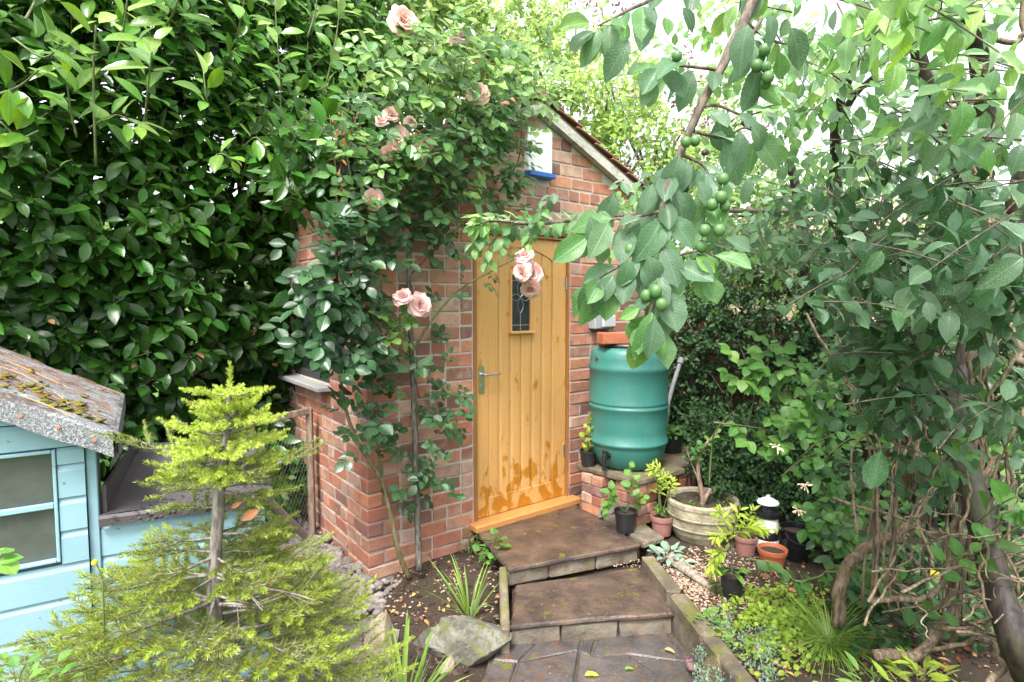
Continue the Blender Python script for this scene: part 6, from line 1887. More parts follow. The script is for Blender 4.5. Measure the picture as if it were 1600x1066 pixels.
# leafy sprays over the right: backlit top and shaded middle put into leaf tone
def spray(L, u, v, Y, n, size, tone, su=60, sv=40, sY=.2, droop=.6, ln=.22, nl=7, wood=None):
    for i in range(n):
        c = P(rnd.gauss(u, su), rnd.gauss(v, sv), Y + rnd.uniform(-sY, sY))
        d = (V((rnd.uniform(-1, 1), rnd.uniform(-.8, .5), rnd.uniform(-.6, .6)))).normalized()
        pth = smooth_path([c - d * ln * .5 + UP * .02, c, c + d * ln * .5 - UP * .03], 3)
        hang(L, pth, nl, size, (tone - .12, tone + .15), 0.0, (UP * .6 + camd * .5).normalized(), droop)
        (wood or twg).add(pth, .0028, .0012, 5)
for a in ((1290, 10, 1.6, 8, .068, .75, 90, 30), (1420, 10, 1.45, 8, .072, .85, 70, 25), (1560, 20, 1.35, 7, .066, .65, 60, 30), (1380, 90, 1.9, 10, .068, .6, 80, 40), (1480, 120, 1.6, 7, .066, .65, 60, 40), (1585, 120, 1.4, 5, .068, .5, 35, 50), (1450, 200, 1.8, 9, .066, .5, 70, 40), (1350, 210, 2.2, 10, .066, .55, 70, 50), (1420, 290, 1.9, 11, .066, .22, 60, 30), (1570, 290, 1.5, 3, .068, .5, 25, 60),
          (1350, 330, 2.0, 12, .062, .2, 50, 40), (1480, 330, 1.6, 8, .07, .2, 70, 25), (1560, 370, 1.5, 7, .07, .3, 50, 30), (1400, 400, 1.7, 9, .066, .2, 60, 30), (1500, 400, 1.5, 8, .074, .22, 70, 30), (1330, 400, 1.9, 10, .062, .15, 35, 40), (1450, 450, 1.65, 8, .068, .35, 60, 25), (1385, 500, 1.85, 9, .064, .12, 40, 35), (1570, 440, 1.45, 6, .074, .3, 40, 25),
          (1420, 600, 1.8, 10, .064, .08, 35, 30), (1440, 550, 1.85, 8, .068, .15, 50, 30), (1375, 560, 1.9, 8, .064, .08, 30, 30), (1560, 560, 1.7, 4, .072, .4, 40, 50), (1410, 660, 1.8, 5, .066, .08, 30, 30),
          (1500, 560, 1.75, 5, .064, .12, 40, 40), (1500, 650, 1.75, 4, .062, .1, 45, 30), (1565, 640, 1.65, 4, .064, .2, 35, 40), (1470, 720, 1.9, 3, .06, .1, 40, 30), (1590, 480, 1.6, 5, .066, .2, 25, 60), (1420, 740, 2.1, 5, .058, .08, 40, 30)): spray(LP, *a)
for base, tip, Y, tone in (((1378, 700), (1362, 765), 1.6, .15), ((1480, 300), (1408, 325), 1.5, .2), ((1440, 395), (1480, 420), 1.45, .2), ((1500, 330), (1495, 395), 1.45, .2), ((1540, 400), (1475, 430), 1.4, .25), ((1600, 400), (1550, 440), 1.25, .35), ((1440, 470), (1425, 478), 1.4, .2), ((1425, 430), (1410, 476), 1.45, .18), ((1470, 180), (1415, 200), 1.4, .2), ((1370, 0), (1395, 30), 1.2, .8), ((1420, -20), (1430, 32), 1.2, .85), ((1450, -20), (1460, 15), 1.25, .7), ((1560, 100), (1590, 90), 1.2, .4), ((1540, 260), (1500, 225), 1.4, .45)):
    one_leaf(LP, tip, base, Y, tone)
twg.build('twigs', M_TWIG, plum, 'stuff')

# second plum tree further back
plum2 = thing('plum_tree', 'slender plum tree with bright leaves standing behind the dark hedge', 'tree', (2.45, 4.6, .1), 'plum trees on the right')
LQ = Leaves(plum2, LM_PLUM, T_PLUM_F, tpl_set(4, 4, 3, W=.29, p=.88, q=.72, fold=.3, curl=.2), 150)
w2 = Wood()
limb(plum2, [V((2.52, 4.75, 0)), P(1268, 700, 4.7), P(1262, 480, 4.6), P(1250, 330, 4.5), P(1225, 240, 4.4), P(1160, 190, 4.3)], .06, .025, name='trunk')
limb(plum2, [P(1262, 480, 4.6), P(1290, 420, 4.0), P(1306, 330, 3.6), P(1305, 240, 3.4), P(1310, 170, 3.2), P(1340, 90, 3.0)], .05, .02)
limb(plum2, [P(1305, 200, 3.3), P(1335, 150, 3.2), P(1370, 115, 3.1)], .025, .012)
br_ = limb(plum2, [P(1225, 240, 4.4), P(1130, 225, 3.6), P(1100, 240, 3.2)], .03, .014)
arch = [P(1250, 330, 4.4), P(1120, 330, 3.7), P(1000, 335, 3.3), P(900, 345, 3.1), P(830, 350, 2.95), P(770, 345, 2.85), P(742, 352, 2.8)]
ar = limb(plum2, arch, .016, .004, M_TWIG)
shoot(LQ, ar[10:], 110, .075, 1.0, .35, (UP * .6 + camd * .6).normalized(), 1.0, (.45, .8), 0, .4, petiole=.02)
for u, v in ((745, 380), (765, 395), (790, 378), (750, 372), (850, 330), (900, 360), (960, 380), (1000, 300), (960, 310), (830, 365)):
    pth = smooth_path([P(u + 15, v - 30, 2.85), P(u, v - 10, 2.83), P(u - 5, v + 15, 2.8)], 3); shoot(LQ, pth, 9, .07, .9, .5, (UP * .5 + camd * .6).normalized(), 1, (.4, .75), 0, .4); w2.add(pth, .003, .0015, 5)
for a in ((1060, 120, 4.0, 10, .07, .8, 60, 60), (1130, 60, 3.6, 12, .075, .8, 60, 50), (1180, 150, 3.4, 14, .075, .75, 60, 50), (1220, 300, 3.2, 26, .075, .55, 70, 40), (1180, 380, 3.6, 20, .07, .6, 60, 25), (1260, 180, 3.0, 16, .075, .7, 60, 50), (1230, 90, 2.8, 12, .075, .75, 60, 40), (1330, 250, 3.0, 18, .075, .55, 50, 60), (1330, 120, 3.2, 12, .07, .65, 60, 50), (1250, 380, 3.2, 22, .075, .45, 50, 40), (1290, 30, 3.0, 9, .075, .7, 60, 30), (1200, 340, 3.0, 14, .075, .4, 50, 30), (1440, 60, 3.4, 10, .07, .65, 70, 50), (1400, 180, 3.4, 10, .07, .6, 70, 50), (1500, 60, 3.2, 8, .075, .6, 70, 40), (1320, 460, 3.0, 14, .07, .3, 40, 40), (1100, 345, 3.5, 12, .07, .6, 50, 18), (1010, 320, 3.3, 6, .07, .7, 40, 15)):
    spray(LQ, *a, wood=w2)
w2.build('twigs', M_TWIG, plum2, 'stuff')

# ================================================================= dark hedge along the fence
priv = thing('privet_hedge', 'dark small-leaved hedge with bare stems between the water butt and the plum trees', 'hedge', (2.2, 4.9, .1))
LV = Leaves(priv, LM_PRIVET, T_SMALL, T_SMALL, 0)
ha, hb = V((1.22, 5.18, 0)), V((4.1, 3.15, 0)); hd = (hb - ha).normalized(); hn = V((hd.y, -hd.x, 0)); hl = (hb - ha).length
wv = Wood()
for i in range(4600):
    a = rnd.uniform(-.12, hl); z = rnd.uniform(.22, 2.26 + .1 * mnoise.noise(V((a * 3, 0, 0)))) 
    u = a / hl
    thin = sst(.30, .6, u) * sst(1.6, .5, z)
    if rnd.random() < thin * .72: continue
    dep = abs(rnd.gauss(0, .16)); b = .13 * mnoise.noise(V((a * 1.7, z * 1.7, 3)))
    if b < -.03 and rnd.random() < .45 + thin * .3: continue
    p = ha + hd * a + hn * (b - dep + .06) + UP * z
    if p.y < .5: continue
    d = (hn * rnd.uniform(.2, 1) + UP * rnd.uniform(-.3, .9) + hd * rnd.uniform(-.9, .9)).normalized(); ln = rnd.uniform(.08, .16)
    pth = [p, p + d * ln]; shoot(LV, pth, rnd.randint(7, 10), rnd.uniform(.042, .058), .95, .15, (UP * .6 + hn * .7), 1, (.2, .55 + .25 * (z > 1.9)), 0, .4)
    if i % 4 == 0: wv.add(pth, .002, .001, 4)
for i in range(110):
    a = rnd.uniform(-.1, hl); p = ha + hd * a - hn * rnd.uniform(0, .25)
    q = [p + V((rnd.uniform(-.1, .1) * k, rnd.uniform(-.1, .1) * k, .15 + .45 * k)) for k in range(5)]
    wv.add(smooth_path(q, 3), rnd.uniform(.006, .014), .003, 5)
wv.build('stems', M_TRUNK, priv, 'stuff')
# the low shrub behind the stone planter
lows = thing('low_shrub', 'low dark evergreen shrub spreading behind the stone planter', 'shrub', (1.75, 4.2, .2))
LS = Leaves(lows, LM_PRIVET, T_SMALL, T_SMALL, 0)
ws_ = Wood()
for i in range(560):
    u, v = rnd.uniform(1075, 1300), rnd.uniform(640, 810)
    if u < 1100 and v > 745: continue
    Y = 4.35 - .35 * (v - 640) / 160 + rnd.uniform(-.12, .12); p = P(u, v, Y)
    d = (V((rnd.uniform(-1, 1), -rnd.uniform(.1, 1), rnd.uniform(-.1, .8)))).normalized(); pth = [p, p + d * .11]
    shoot(LS, pth, 8, .042, .95, .15, UP * .7 + camd * .6, 1, (.3, .7), 0, .4); 
    if i % 5 == 0: ws_.add(smooth_path([V((p.x + .05, 4.3, .2)), (V((p.x, 4.3, .2)) + p) / 2, p], 3), .005, .002, 5)
ws_.build('stems', M_TRUNK, lows, 'stuff')

# ================================================================= bramble in the gap
bram = thing('bramble', 'fresh green bramble with three-lobed leaves in front of the dark hedge', 'bramble', (1.7, 3.9, .2))
LB = Leaves(bram, LM_BRAMBLE, tpl_set(4, 6, 5, W=.36, p=.85, q=.7, fold=.2, curl=.18, wave=.1), tpl_set(4, 5, 3, W=.36, p=.85, q=.7, fold=.2, curl=.18), 150)
def trefoil(L, c, d, size, tone, face):
    d = d.normalized(); s = d.cross(face).normalized()
    L.add(c, d, face + rv(.2), size, tone); L.add(c, d * .35 + s, face + rv(.2), size * .85, tone + rnd.uniform(-.1, .1)); L.add(c, d * .35 - s, face + rv(.2), size * .85, tone + rnd.uniform(-.1, .1))
bs = []
for pts in ([(1150, 700, 3.7), (1172, 650, 3.65), (1180, 600, 3.6), (1175, 560, 3.55)], [(1115, 660, 3.5), (1180, 668, 3.5), (1230, 680, 3.5)], [(1240, 720, 3.5), (1225, 660, 3.45), (1230, 600, 3.4), (1255, 560, 3.4)], [(1108, 760, 3.72), (1112, 700, 3.7), (1120, 670, 3.6), (1150, 640, 3.55)]):
    p_ = smooth_path([P(*x) for x in pts], 6); bs.append(p_); m = MB(); m.tube(p_, taper(len(p_), .006, .0025), 6); m.build('stem', M_GREENSTEM, bram, smooth=True)
fc = (UP * .75 + camd * .6).normalized()
for (u, v, n, su, sv, Y) in ((1185, 560, 14, 28, 18, 3.5), (1165, 575, 8, 18, 15, 3.5), (1215, 600, 12, 25, 18, 3.45), (1200, 690, 5, 25, 12, 3.45), (1185, 660, 5, 25, 15, 3.5), (1255, 620, 8, 25, 20, 3.4), (1255, 670, 7, 20, 20, 3.4), (1290, 780, 8, 20, 40, 3.35), (1285, 720, 10, 25, 30, 3.35), (1275, 800, 6, 15, 20, 3.3), (1300, 640, 10, 30, 40, 3.3), (1310, 840, 6, 15, 20, 3.2)):
    for i in range(n):
        trefoil(LB, P(rnd.gauss(u, su), rnd.gauss(v, sv), Y + rnd.uniform(-.1, .1)), V((rnd.uniform(-1, 1), -.5, rnd.uniform(-.7, .1))), rnd.uniform(.075, .11), rnd.uniform(.25, .65) if u < 1270 else rnd.uniform(0, .35), fc + rv(.15))

# ================================================================= honeysuckle stems and twiners
hon = thing('honeysuckle', 'tangled woody honeysuckle vine climbing through the plum tree on the right', 'climber', (1.5, 2.3, .15))
LHn = Leaves(hon, LM_BRAMBLE, T_ROSE_N, T_ROSE_F, 150)
M_VINEL = m_bark('lit_vine_bark', (0.09, 0.065, 0.042), (0.265, 0.205, 0.14), 1.5, 0.75)  # vine bark again, lightened to paint the front stems as lit
def vine(pts, r0, r1, mat=M_VINE, n=8):
    p_ = smooth_path([P(*x) for x in pts], 7); sd_ = rnd.uniform(0, 99)
    p_ = [q + V((mnoise.noise(V((i * .33, sd_, 0))), mnoise.noise(V((i * .33, sd_, 7))) * .6, mnoise.noise(V((i * .33, sd_, 3))) * .6)) * .035 * min(1, i / 5) for i, q in enumerate(p_)]
    m = MB(); m.tube(p_, taper(len(p_), r0, r1), n, wob=.22); m.build('stem', mat, hon, smooth=True); return p_
vine([(1308, 978, 2.62), (1320, 900, 2.6), (1350, 858, 2.55), (1400, 835, 2.5), (1432, 815, 2.5), (1445, 780, 2.5), (1440, 730, 2.5), (1425, 660, 2.55)], .030, .018, n=12)
vine([(1365, 1025, 2.2), (1440, 1015, 2.2), (1480, 960, 2.25), (1497, 900, 2.3), (1502, 840, 2.3), (1510, 770, 2.3)], .022, .017, n=10)
vine([(1360, 942, 2.1), (1400, 935, 2.1), (1450, 935, 2.1), (1480, 895, 2.1), (1490, 840, 2.1), (1510, 770, 2.1), (1560, 720, 2.08), (1620, 690, 2.0)], .011, .009)
vine([(1300, 778, 2.5), (1420, 820, 2.3), (1480, 850, 2.15), (1550, 890, 2.05), (1640, 930, 2.0)], .007, .007)
vine([(1420, 865, 2.3), (1460, 910, 2.2), (1520, 930, 2.1), (1620, 965, 2.0)], .007, .006)
vine([(1430, 1020, 2.2), (1500, 1005, 2.1), (1560, 975, 2.05), (1620, 930, 2.0)], .009, .006)
vine([(1460, 980, 2.2), (1500, 985, 2.1), (1540, 1000, 2.05), (1560, 1030, 2.0), (1550, 1090, 1.9)], .012, .012)
vine([(1340, 560, 2.2), (1360, 620, 2.25), (1370, 640, 2.25), (1330, 600, 2.3), (1310, 590, 2.3)], .006, .004)
vine([(1260, 490, 2.6), (1300, 560, 2.5), (1345, 630, 2.4), (1365, 640, 2.4)], .006, .006)
for i in range(6):
    u0 = 1500 + i * 9; du = rnd.uniform(-14, 14)
    vine([(u0 + rnd.uniform(-30, 30), 900 + rnd.uniform(-60, 120), 2.2), (u0 + 15 + du, 700 + rnd.uniform(-20, 20), 2.15), (1545 + i * 5 - 22 + du, 640, 2.1), (1535 + i * 6 - 20, 560, 2.05), (1530 + i * 5 - 10, 480, 2.05), (1560 + i * 4 - 15, 400, 2.05), (1540 + du, 290, 2.1), (1500 + du * 1.5, 200, 2.15), (1470 + du * 2, 110, 2.2)], rnd.uniform(.006, .011), .004)
for i in range(12):
    u0 = rnd.uniform(1330, 1520)
    vine([(u0, rnd.uniform(820, 1000), rnd.uniform(2.2, 2.7)), (u0 + rnd.uniform(-25, 25), 720, 2.4), (u0 + rnd.uniform(-50, 60), 620, 2.4), (u0 + rnd.uniform(-70, 80), 520, 2.4)], rnd.uniform(.004, .008), .003)
for i in range(14):
    u0, v0 = rnd.uniform(1360, 1560), rnd.uniform(840, 1010); a = rnd.uniform(-.5, .5)
    L = rnd.uniform(100, 220); vine([(u0, v0, 2.3), (u0 + L * .5, v0 + L * .5 * a + rnd.uniform(-15, 15), 2.2), (u0 + L, v0 + L * a, 2.1)], rnd.uniform(.003, .006), .002)
for i in range(17):
    u0, v0 = rnd.uniform(1340, 1580), rnd.uniform(790, 1040); Y0 = rnd.uniform(1.75, 2.2); a = rnd.uniform(-1.2, 1.2); L = rnd.uniform(120, 300); cv = rnd.uniform(-60, 60)
    vine([(u0 + L * math.cos(a) * f - cv * math.sin(3.14 * f) * math.sin(a), v0 - 40 + L * math.sin(a) * f + cv * math.sin(3.14 * f) * math.cos(a), Y0 + .12 * math.sin(5 * f)) for f in (0, .25, .5, .75, 1)], rnd.uniform(.0025, .006), .0018, M_VINEL, 6)
for pts in ([(1600, 640, 1.8), (1570, 720, 1.85), (1545, 800, 1.88), (1535, 880, 1.9), (1540, 960, 1.9)], [(1500, 600, 1.95), (1490, 690, 1.95), (1515, 760, 1.92), (1500, 840, 1.92)], [(1585, 560, 1.8), (1550, 640, 1.85), (1580, 740, 1.85), (1560, 830, 1.85), (1590, 930, 1.85)], [(1450, 640, 2.0), (1475, 720, 1.98), (1440, 800, 1.95), (1462, 880, 1.95)]): vine(pts, .0055, .0045, M_VINEL)
vine([(1590, -20, 1.6), (1600, 60, 1.6), (1545, 60, 1.6), (1545, 90, 1.62), (1530, 140, 1.65), (1515, 160, 1.65), (1485, 160, 1.68)], .008, .006)
vine([(1570, 440, 1.9), (1572, 500, 1.9), (1590, 560, 1.85), (1615, 600, 1.8)], .014, .014)
pz = vine([(1170, 873, 2.9), (1215, 885, 2.9), (1250, 910, 2.85), (1290, 895, 2.8), (1330, 890, 2.7), (1370, 905, 2.5), (1400, 940, 2.4), (1440, 990, 2.35)], .006, .004, M_GREENSTEM)
shoot(LHn, pz[:34], 26, .085, 1.0, .35, (UP * .8 + camd * .5).normalized(), 1, (.05, .3), 0, .25, flat=UP, petiole=.01)
for (u, v, n, Y, sz, tone) in ((1480, 720, 8, 1.95, .07, .4), (1520, 690, 6, 1.9, .07, .4), (1560, 790, 9, 1.8, .075, .25), (1580, 830, 6, 1.75, .08, .25), (1450, 960, 6, 2.2, .07, .15), (1360, 920, 7, 2.5, .07, .15), (1480, 880, 5, 2.0, .07, .35), (1345, 790, 9, 2.6, .07, .1), (1350, 850, 7, 2.6, .07, .12), (1300, 560, 8, 2.6, .06, .35), (1270, 600, 9, 2.7, .06, .3), (1320, 690, 12, 2.7, .06, .25), (1280, 690, 8, 2.8, .06, .3), (1560, 620, 7, 1.9, .08, .3), (1590, 680, 6, 1.8, .08, .2), (1530, 860, 4, 1.95, .08, .3), (1250, 720, 8, 2.9, .055, .3)):
    p_ = smooth_path([P(u - 30, v + 25, Y + .05), P(u, v, Y), P(u + 30, v - 15, Y - .05)], 4); shoot(LHn, p_, n, sz, .95, .25, (UP * .6 + camd * .7).normalized(), 1, (tone - .1, tone + .15), 0, .3, petiole=.01)
    m = MB(); m.tube(p_, .0028, 5); m.build('stem', M_GREENSTEM, hon, smooth=True)
t = NT('honeysuckle_petal'); tn_ = t.n('ShaderNodeAttribute', {'attribute_name': 'tone'}).outputs['Fac']
M_HPET = t.done(t.pbr(t.ramp(tn_, [(0, (.62, .52, .32)), (.6, (.66, .58, .38)), (1, (.55, .27, .25))]), .6, None, .3))
for u, v, Y in ((1214, 698, 3.2), (1258, 757, 3.1), (1246, 797, 3.0), (1150, 480, 3.6)):
    c = P(u, v, Y); V_, Q_, T_ = [], [], []
    for k in range(16):
        d = (rv(1) + camd * .8).normalized(); s = d.orthogonal().normalized(); L = rnd.uniform(.025, .045); b = len(V_); tn = rnd.random()
        for f, w in ((0, .0016), (.6, .0022), (1.0, .005)): V_ += [c + d * L * f - s * w - UP * .01 * f * f, c + d * L * f + s * w - UP * .01 * f * f]; T_ += [tn] * 2
        Q_ += [(b, b + 1, b + 3, b + 2), (b + 2, b + 3, b + 5, b + 4)]
    me = np_mesh('flower', np.array([tuple(x) for x in V_]), np.array(Q_), None, np.array(T_)); me.materials.append(M_HPET); obj('flower', me, None, hon)
# foot of the right hedge: mixed leaves, dark to put the shade there into colour
und = Leaves(None, LM_PRIVET, T_SMALL, tpl_set(4, 4, 3, W=.3, p=.88, q=.72, fold=.3, curl=.2), 0, rest='undergrowth')
for i in range(1500):
    u, v = rnd.uniform(1270, 1640), rnd.uniform(440, 960); Y = rnd.uniform(2.7, 3.6)
    p = P(u, v, Y)
    if p.z < .15: continue
    und.add(p, rv(1) - UP * .4, UP * .5 + camd * .6 + rv(.4), rnd.uniform(.05, .075), rnd.uniform(.1, .9))

for i in range(520):
    u, v = rnd.uniform(1320, 1620), rnd.uniform(860, 1040); p = gz(G(u, v, .2)) + UP * rnd.uniform(.02, .16)
    und.add(p, rv(1) - UP * .1, UP * .8 + camd * .3 + rv(.3), rnd.uniform(.05, .085), rnd.uniform(.0, .7))
# ================================================================= trees behind
def crown_tree(label, cat_name, base, trunk_top, blobs, L, r0=.09, mat=M_TWIG, ln=.28, nl=8):
    t = thing('garden_tree', label, cat_name, base, 'trees behind the outhouse')
    L.parent = t
    limb(t, [V(base), (V(base) + V(trunk_top)) / 2 + V((.1, 0, 0)), V(trunk_top)], r0, r0 * .5, name='trunk')
    w = Wood()
    for (c, rx, ry, rz, n, size, tone) in blobs:
        c = V(c)
        limb(t, [V(trunk_top), (V(trunk_top) + c) / 2 + rv(.1), c], r0 * .4, .012, mat)
        for i in range(n):
            q = rv(1).normalized() * rnd.uniform(.45, 1.0) ** .6
            p = c + V((q.x * rx, q.y * ry, q.z * rz)); d = (q + UP * .25 + rv(.4)).normalized()
            pth = [p - d * ln * .5, p + rv(.01), p + d * ln * .5]
            shoot(L, pth, nl, size, .95, .2, UP * .9 + q * .3, 1, (tone - .15, tone + .2), 0, .35)
            if i % 2 == 0: w.add(pth, .005, .002, 4)
    w.build('twigs', mat, t, 'stuff'); return t
Tm = tpl_set(4, 4, 3, W=.27, p=.9, q=.75, fold=.25, curl=.15)
LT1 = Leaves(None, LM_BRIGHT, T_LAUREL_F, Tm, 0); LT2 = Leaves(None, LM_BRIGHT, T_LAUREL_F, Tm, 0); LT3 = Leaves(None, LM_PURPLE, Tm, Tm, 0)
def B(u, v, Y, rx, ry, rz, n, s, tone): return (tuple(P(u, v, Y)), rx, ry, rz, n, s, tone)
crown_tree('light green tree behind the left end of the outhouse roof', 'tree', (-1.3, 7.2, 0), (-.9, 6.6, 3.4), [B(620, 30, 6.2, .8, .8, .7, 208, .10, .55), B(560, -20, 6.0, .7, .8, .7, 144, .10, .35), B(700, 80, 6.3, .7, .7, .6, 176, .095, .65), B(760, 130, 6.4, .6, .6, .5, 144, .09, .7), B(660, 140, 6.2, .7, .6, .5, 160, .095, .6), B(780, 30, 6.6, .6, .6, .5, 72, .09, .75), B(470, -40, 6.2, .9, .9, .8, 144, .10, .25), B(700, -40, 6.4, .7, .7, .5, 80, .09, .6)], LT1)
crown_tree('bright yellow-green tree behind the right slope of the outhouse roof', 'tree', (1.3, 7.6, 0), (.95, 7.2, 2.6), [B(880, 190, 7.0, .8, .7, .55, 208, .095, .75), B(950, 140, 7.0, .7, .7, .5, 128, .09, .85), B(830, 110, 7.2, .6, .6, .5, 112, .09, .8), B(1000, 250, 6.8, .8, .7, .5, 144, .095, .7), B(900, 40, 7.4, .6, .6, .5, 64, .09, .75), B(1070, 200, 7.0, .7, .7, .6, 96, .09, .75), B(1120, 330, 6.6, .8, .6, .5, 144, .095, .6), B(1220, 330, 6.6, .8, .7, .7, 128, .095, .6), B(820, 40, 7.2, .5, .5, .4, 64, .09, .75), B(1400, 300, 7.0, .9, .7, .8, 80, .095, .6)], LT2)
crown_tree('sparse purple-leaved tree against the white sky behind the outhouse', 'tree', (2.6, 11, 0), (2.5, 10.6, 4.0), [B(960, 150, 10, .7, .7, .6, 36, .10, .3), B(1060, 150, 10, .9, .8, .8, 34, .10, .4), B(1120, 250, 10, .8, .8, .6, 50, .10, .4), B(1180, 160, 10, .8, .8, .7, 22, .10, .5), B(940, 10, 10.4, .5, .5, .4, 12, .09, .5), B(1010, 230, 9.8, .7, .7, .6, 50, .10, .2)], LT3, .08, M_TRUNK, nl=6)
# far wood that closes the view
LF = Leaves(None, LM_BRIGHT, Tm, tpl_set(3, 3, 3, W=.34), 0, rest='far_trees')
for i in range(16000):
    a = rnd.uniform(-1.5, 1.5); R = rnd.uniform(16, 22); top = 4.4 + 1.3 * mnoise.noise(V((a * 4, 0, 0))) + .6 * mnoise.noise(V((a * 13, 5, 0)))
    if a > .1: top -= .9
    z = rnd.uniform(0, 1) ** .8 * top
    LF.add(V((math.sin(a) * R, math.cos(a) * R, z)), rv(1) - UP * .2, UP * .7 + rv(.5) - V((math.sin(a), math.cos(a), 0)) * .5, rnd.uniform(.3, .5), rnd.uniform(0, .55))
# neighbour's house glimpsed between the plum limbs
nh = thing('neighbour_house', 'neighbour house with a pale brown tiled roof glimpsed between the plum limbs', 'house', (11.0, 14.0, 0))
hx = frame(V((11.0, 14.0, 0)), V((.96, .28, 0)).normalized(), V((-.28, .96, 0)).normalized())
m = MB(); m.box((0, 2.5, 1.3), (7, 5, 2.6), hx); m.build('wall', m_simple('pink_render', (.45, .30, .25), .85), nh)
m = MB(); m.add([hx @ V(p) for p in ((-3.8, -.4, 2.5), (3.8, -.4, 2.5), (3.8, 2.5, 4.9), (-3.8, 2.5, 4.9), (-3.8, 5.4, 2.5), (3.8, 5.4, 2.5))], [(0, 1, 2, 3), (3, 2, 5, 4), (0, 3, 4), (1, 5, 2)])
t = NT('pale_brown_roof'); v_ = t.coord((1, 1, 1)); b_ = t.wave(t.coord((1, 1, 4)), 1.0, 0.6, 2, 'Z'); M_NR = t.done(t.pbr(t.mix(b_, (.20, .14, .12), (.34, .25, .21)), .85))
m.build('roof', M_NR, nh)
for k in range(3):
    m = MB(); m.box((-2.2 + k * 2.2, -.03, 1.4), (1.1, .08, 1.1), hx); f_ = m.build('window', M_WH, nh)
    m = MB(); m.box((-2.2 + k * 2.2, -.075, 1.4), (.95, .02, .95), hx); m.build('pane', M_GLASS, f_)

# ================================================================= pot plants
def stem_in(parent, pts, r0, r1, mat=M_GREENSTEM, name='stem'):
    p_ = smooth_path(pts, 5); m = MB(); m.tube(p_, taper(len(p_), r0, r1), 6, wob=.15); m.build(name, mat, parent, smooth=True); return p_
t, c, rt, h = POTS['p1']; LL = Leaves(t, LM_YELLOW, T_ROUND, T_ROUND, 60)
pa = stem_in(t, [c + UP * h * .8, c + V((.0, -.03, .2)), c + V((.02, -.03, .33)), c + V((.03, -.02, .43))], .003, .0015); pb = stem_in(t, [c + UP * h * .8, c + V((-.04, -.04, .2)), c + V((-.02, -.05, .3))], .0025, .0015)
shoot(LL, pa, 14, .055, .9, .5, camd, 1, (.2, .7), .1, .3); shoot(LL, pb, 7, .045, .9, .5, camd, 1, (.4, .8), .2, .3)
t, c, rt, h = POTS['p2']; LL = Leaves(t, LM_BRAMBLE, T_ROSE_F, T_ROSE_F, 60)
for k in range(5):
    a = rnd.uniform(3.4, 5.6); p_ = stem_in(t, [c + UP * h * .8, c + V((.1 * math.cos(a), .1 * math.sin(a), h + .03)), c + V((.2 * math.cos(a), .2 * math.sin(a), h - .02))], .003, .0015); shoot(LL, p_, 7, .055, .9, .3, UP + camd * .5, 1, (.1, .4), .3, .3)
t, c, rt, h = POTS['p3']; LL = Leaves(t, LM_BRAMBLE, tpl_set(4, 6, 5, W=.36, p=.8, q=.7, fold=.2, curl=.15), T_ROSE_F, 80)
for pts, n, s, tone in (([(0, 0, .12), (.02, -.02, .24), (.04, -.03, .33), (.03, -.02, .43)], 9, .07, .55), ([(0, 0, .12), (-.06, -.03, .2), (-.12, -.04, .22), (-.15, -.04, .16)], 9, .06, .5), ([(0, 0, .12), (.06, .03, .2), (.12, .03, .22)], 6, .075, .6), ([(0, 0, .12), (-.08, .02, .22), (-.1, .02, .27)], 6, .075, .45)):
    p_ = stem_in(t, [c + V(x) for x in pts], .0028, .0014); shoot(LL, p_, n, s, .9, .35, UP * .6 + camd * .6, 1, (tone - .1, tone + .2), .35, .3, petiole=.012)
t, c, rt, h = POTS['p4']; LL = Leaves(t, LM_YELLOW, T_LANCE_N, T_LANCE, 120); LL2 = Leaves(t, LM_BRAMBLE, T_ROUND, T_ROUND, 30, rest='weed')
for pts in ([(0, 0, .1), (-.02, -.01, .25), (-.01, -.02, .38), (-.05, -.02, .5)], [(0, 0, .1), (.02, 0, .22), (.05, -.02, .32), (.06, -.03, .38)], [(0, 0, .1), (-.03, 0, .3), (.02, -.03, .42)], [(0, 0, .15), (-.05, -.02, .4), (-.09, -.04, .47)]):
    p_ = stem_in(t, [c + V(x) for x in pts], .004, .002); shoot(LL, p_, 20, .058, .95, .15, UP * .7 + camd * .5, 1, (.35, .8), .45, .3)
for k in range(20):
    a = rnd.uniform(0, 6.28); q = c + V((.07 * math.cos(a) * rnd.random(), .07 * math.sin(a) * rnd.random(), h + rnd.uniform(0, .06))); LL2.add(q, rv(1) + UP * .2, UP + rv(.3), .035, rnd.uniform(.4, .8))
t, c, rt, h = POTS['p5']; LL = Leaves(t, LM_YELLOW, T_LANCE_N, T_LANCE, 200); LL2 = Leaves(t, LM_BRAMBLE, tpl_set(4, 6, 5, W=.26, p=.8, q=.8, fold=.2, curl=.25), T_ROSE_F, 40, rest='weed')
s0 = stem_in(t, [c + UP * .1, c + V((-.005, 0, .24)), c + V((-.008, 0, .36))], .005, .004, M_TWIG)
for pts in ([(-.008, 0, .3), (.0, -.02, .42), (.02, -.03, .5)], [(-.008, 0, .3), (-.07, -.03, .36), (-.12, -.06, .36)], [(-.008, 0, .34), (.07, -.02, .4), (.14, -.04, .4)], [(-.008, 0, .24), (-.09, -.06, .28), (-.16, -.1, .2)], [(-.008, 0, .26), (-.1, -.04, .26), (-.13, -.06, .16)], [(-.008, 0, .33), (.1, .02, .38), (.19, .02, .36)], [(-.008, 0, .34), (-.04, .05, .42), (-.06, .08, .46)]):
    p_ = stem_in(t, [c + V(x) for x in pts], .003, .0015, M_TWIG); shoot(LL, p_, 24, .06, .9, .25, UP * .8 + camd * .4, 1, (.35, .75), .2, .3)
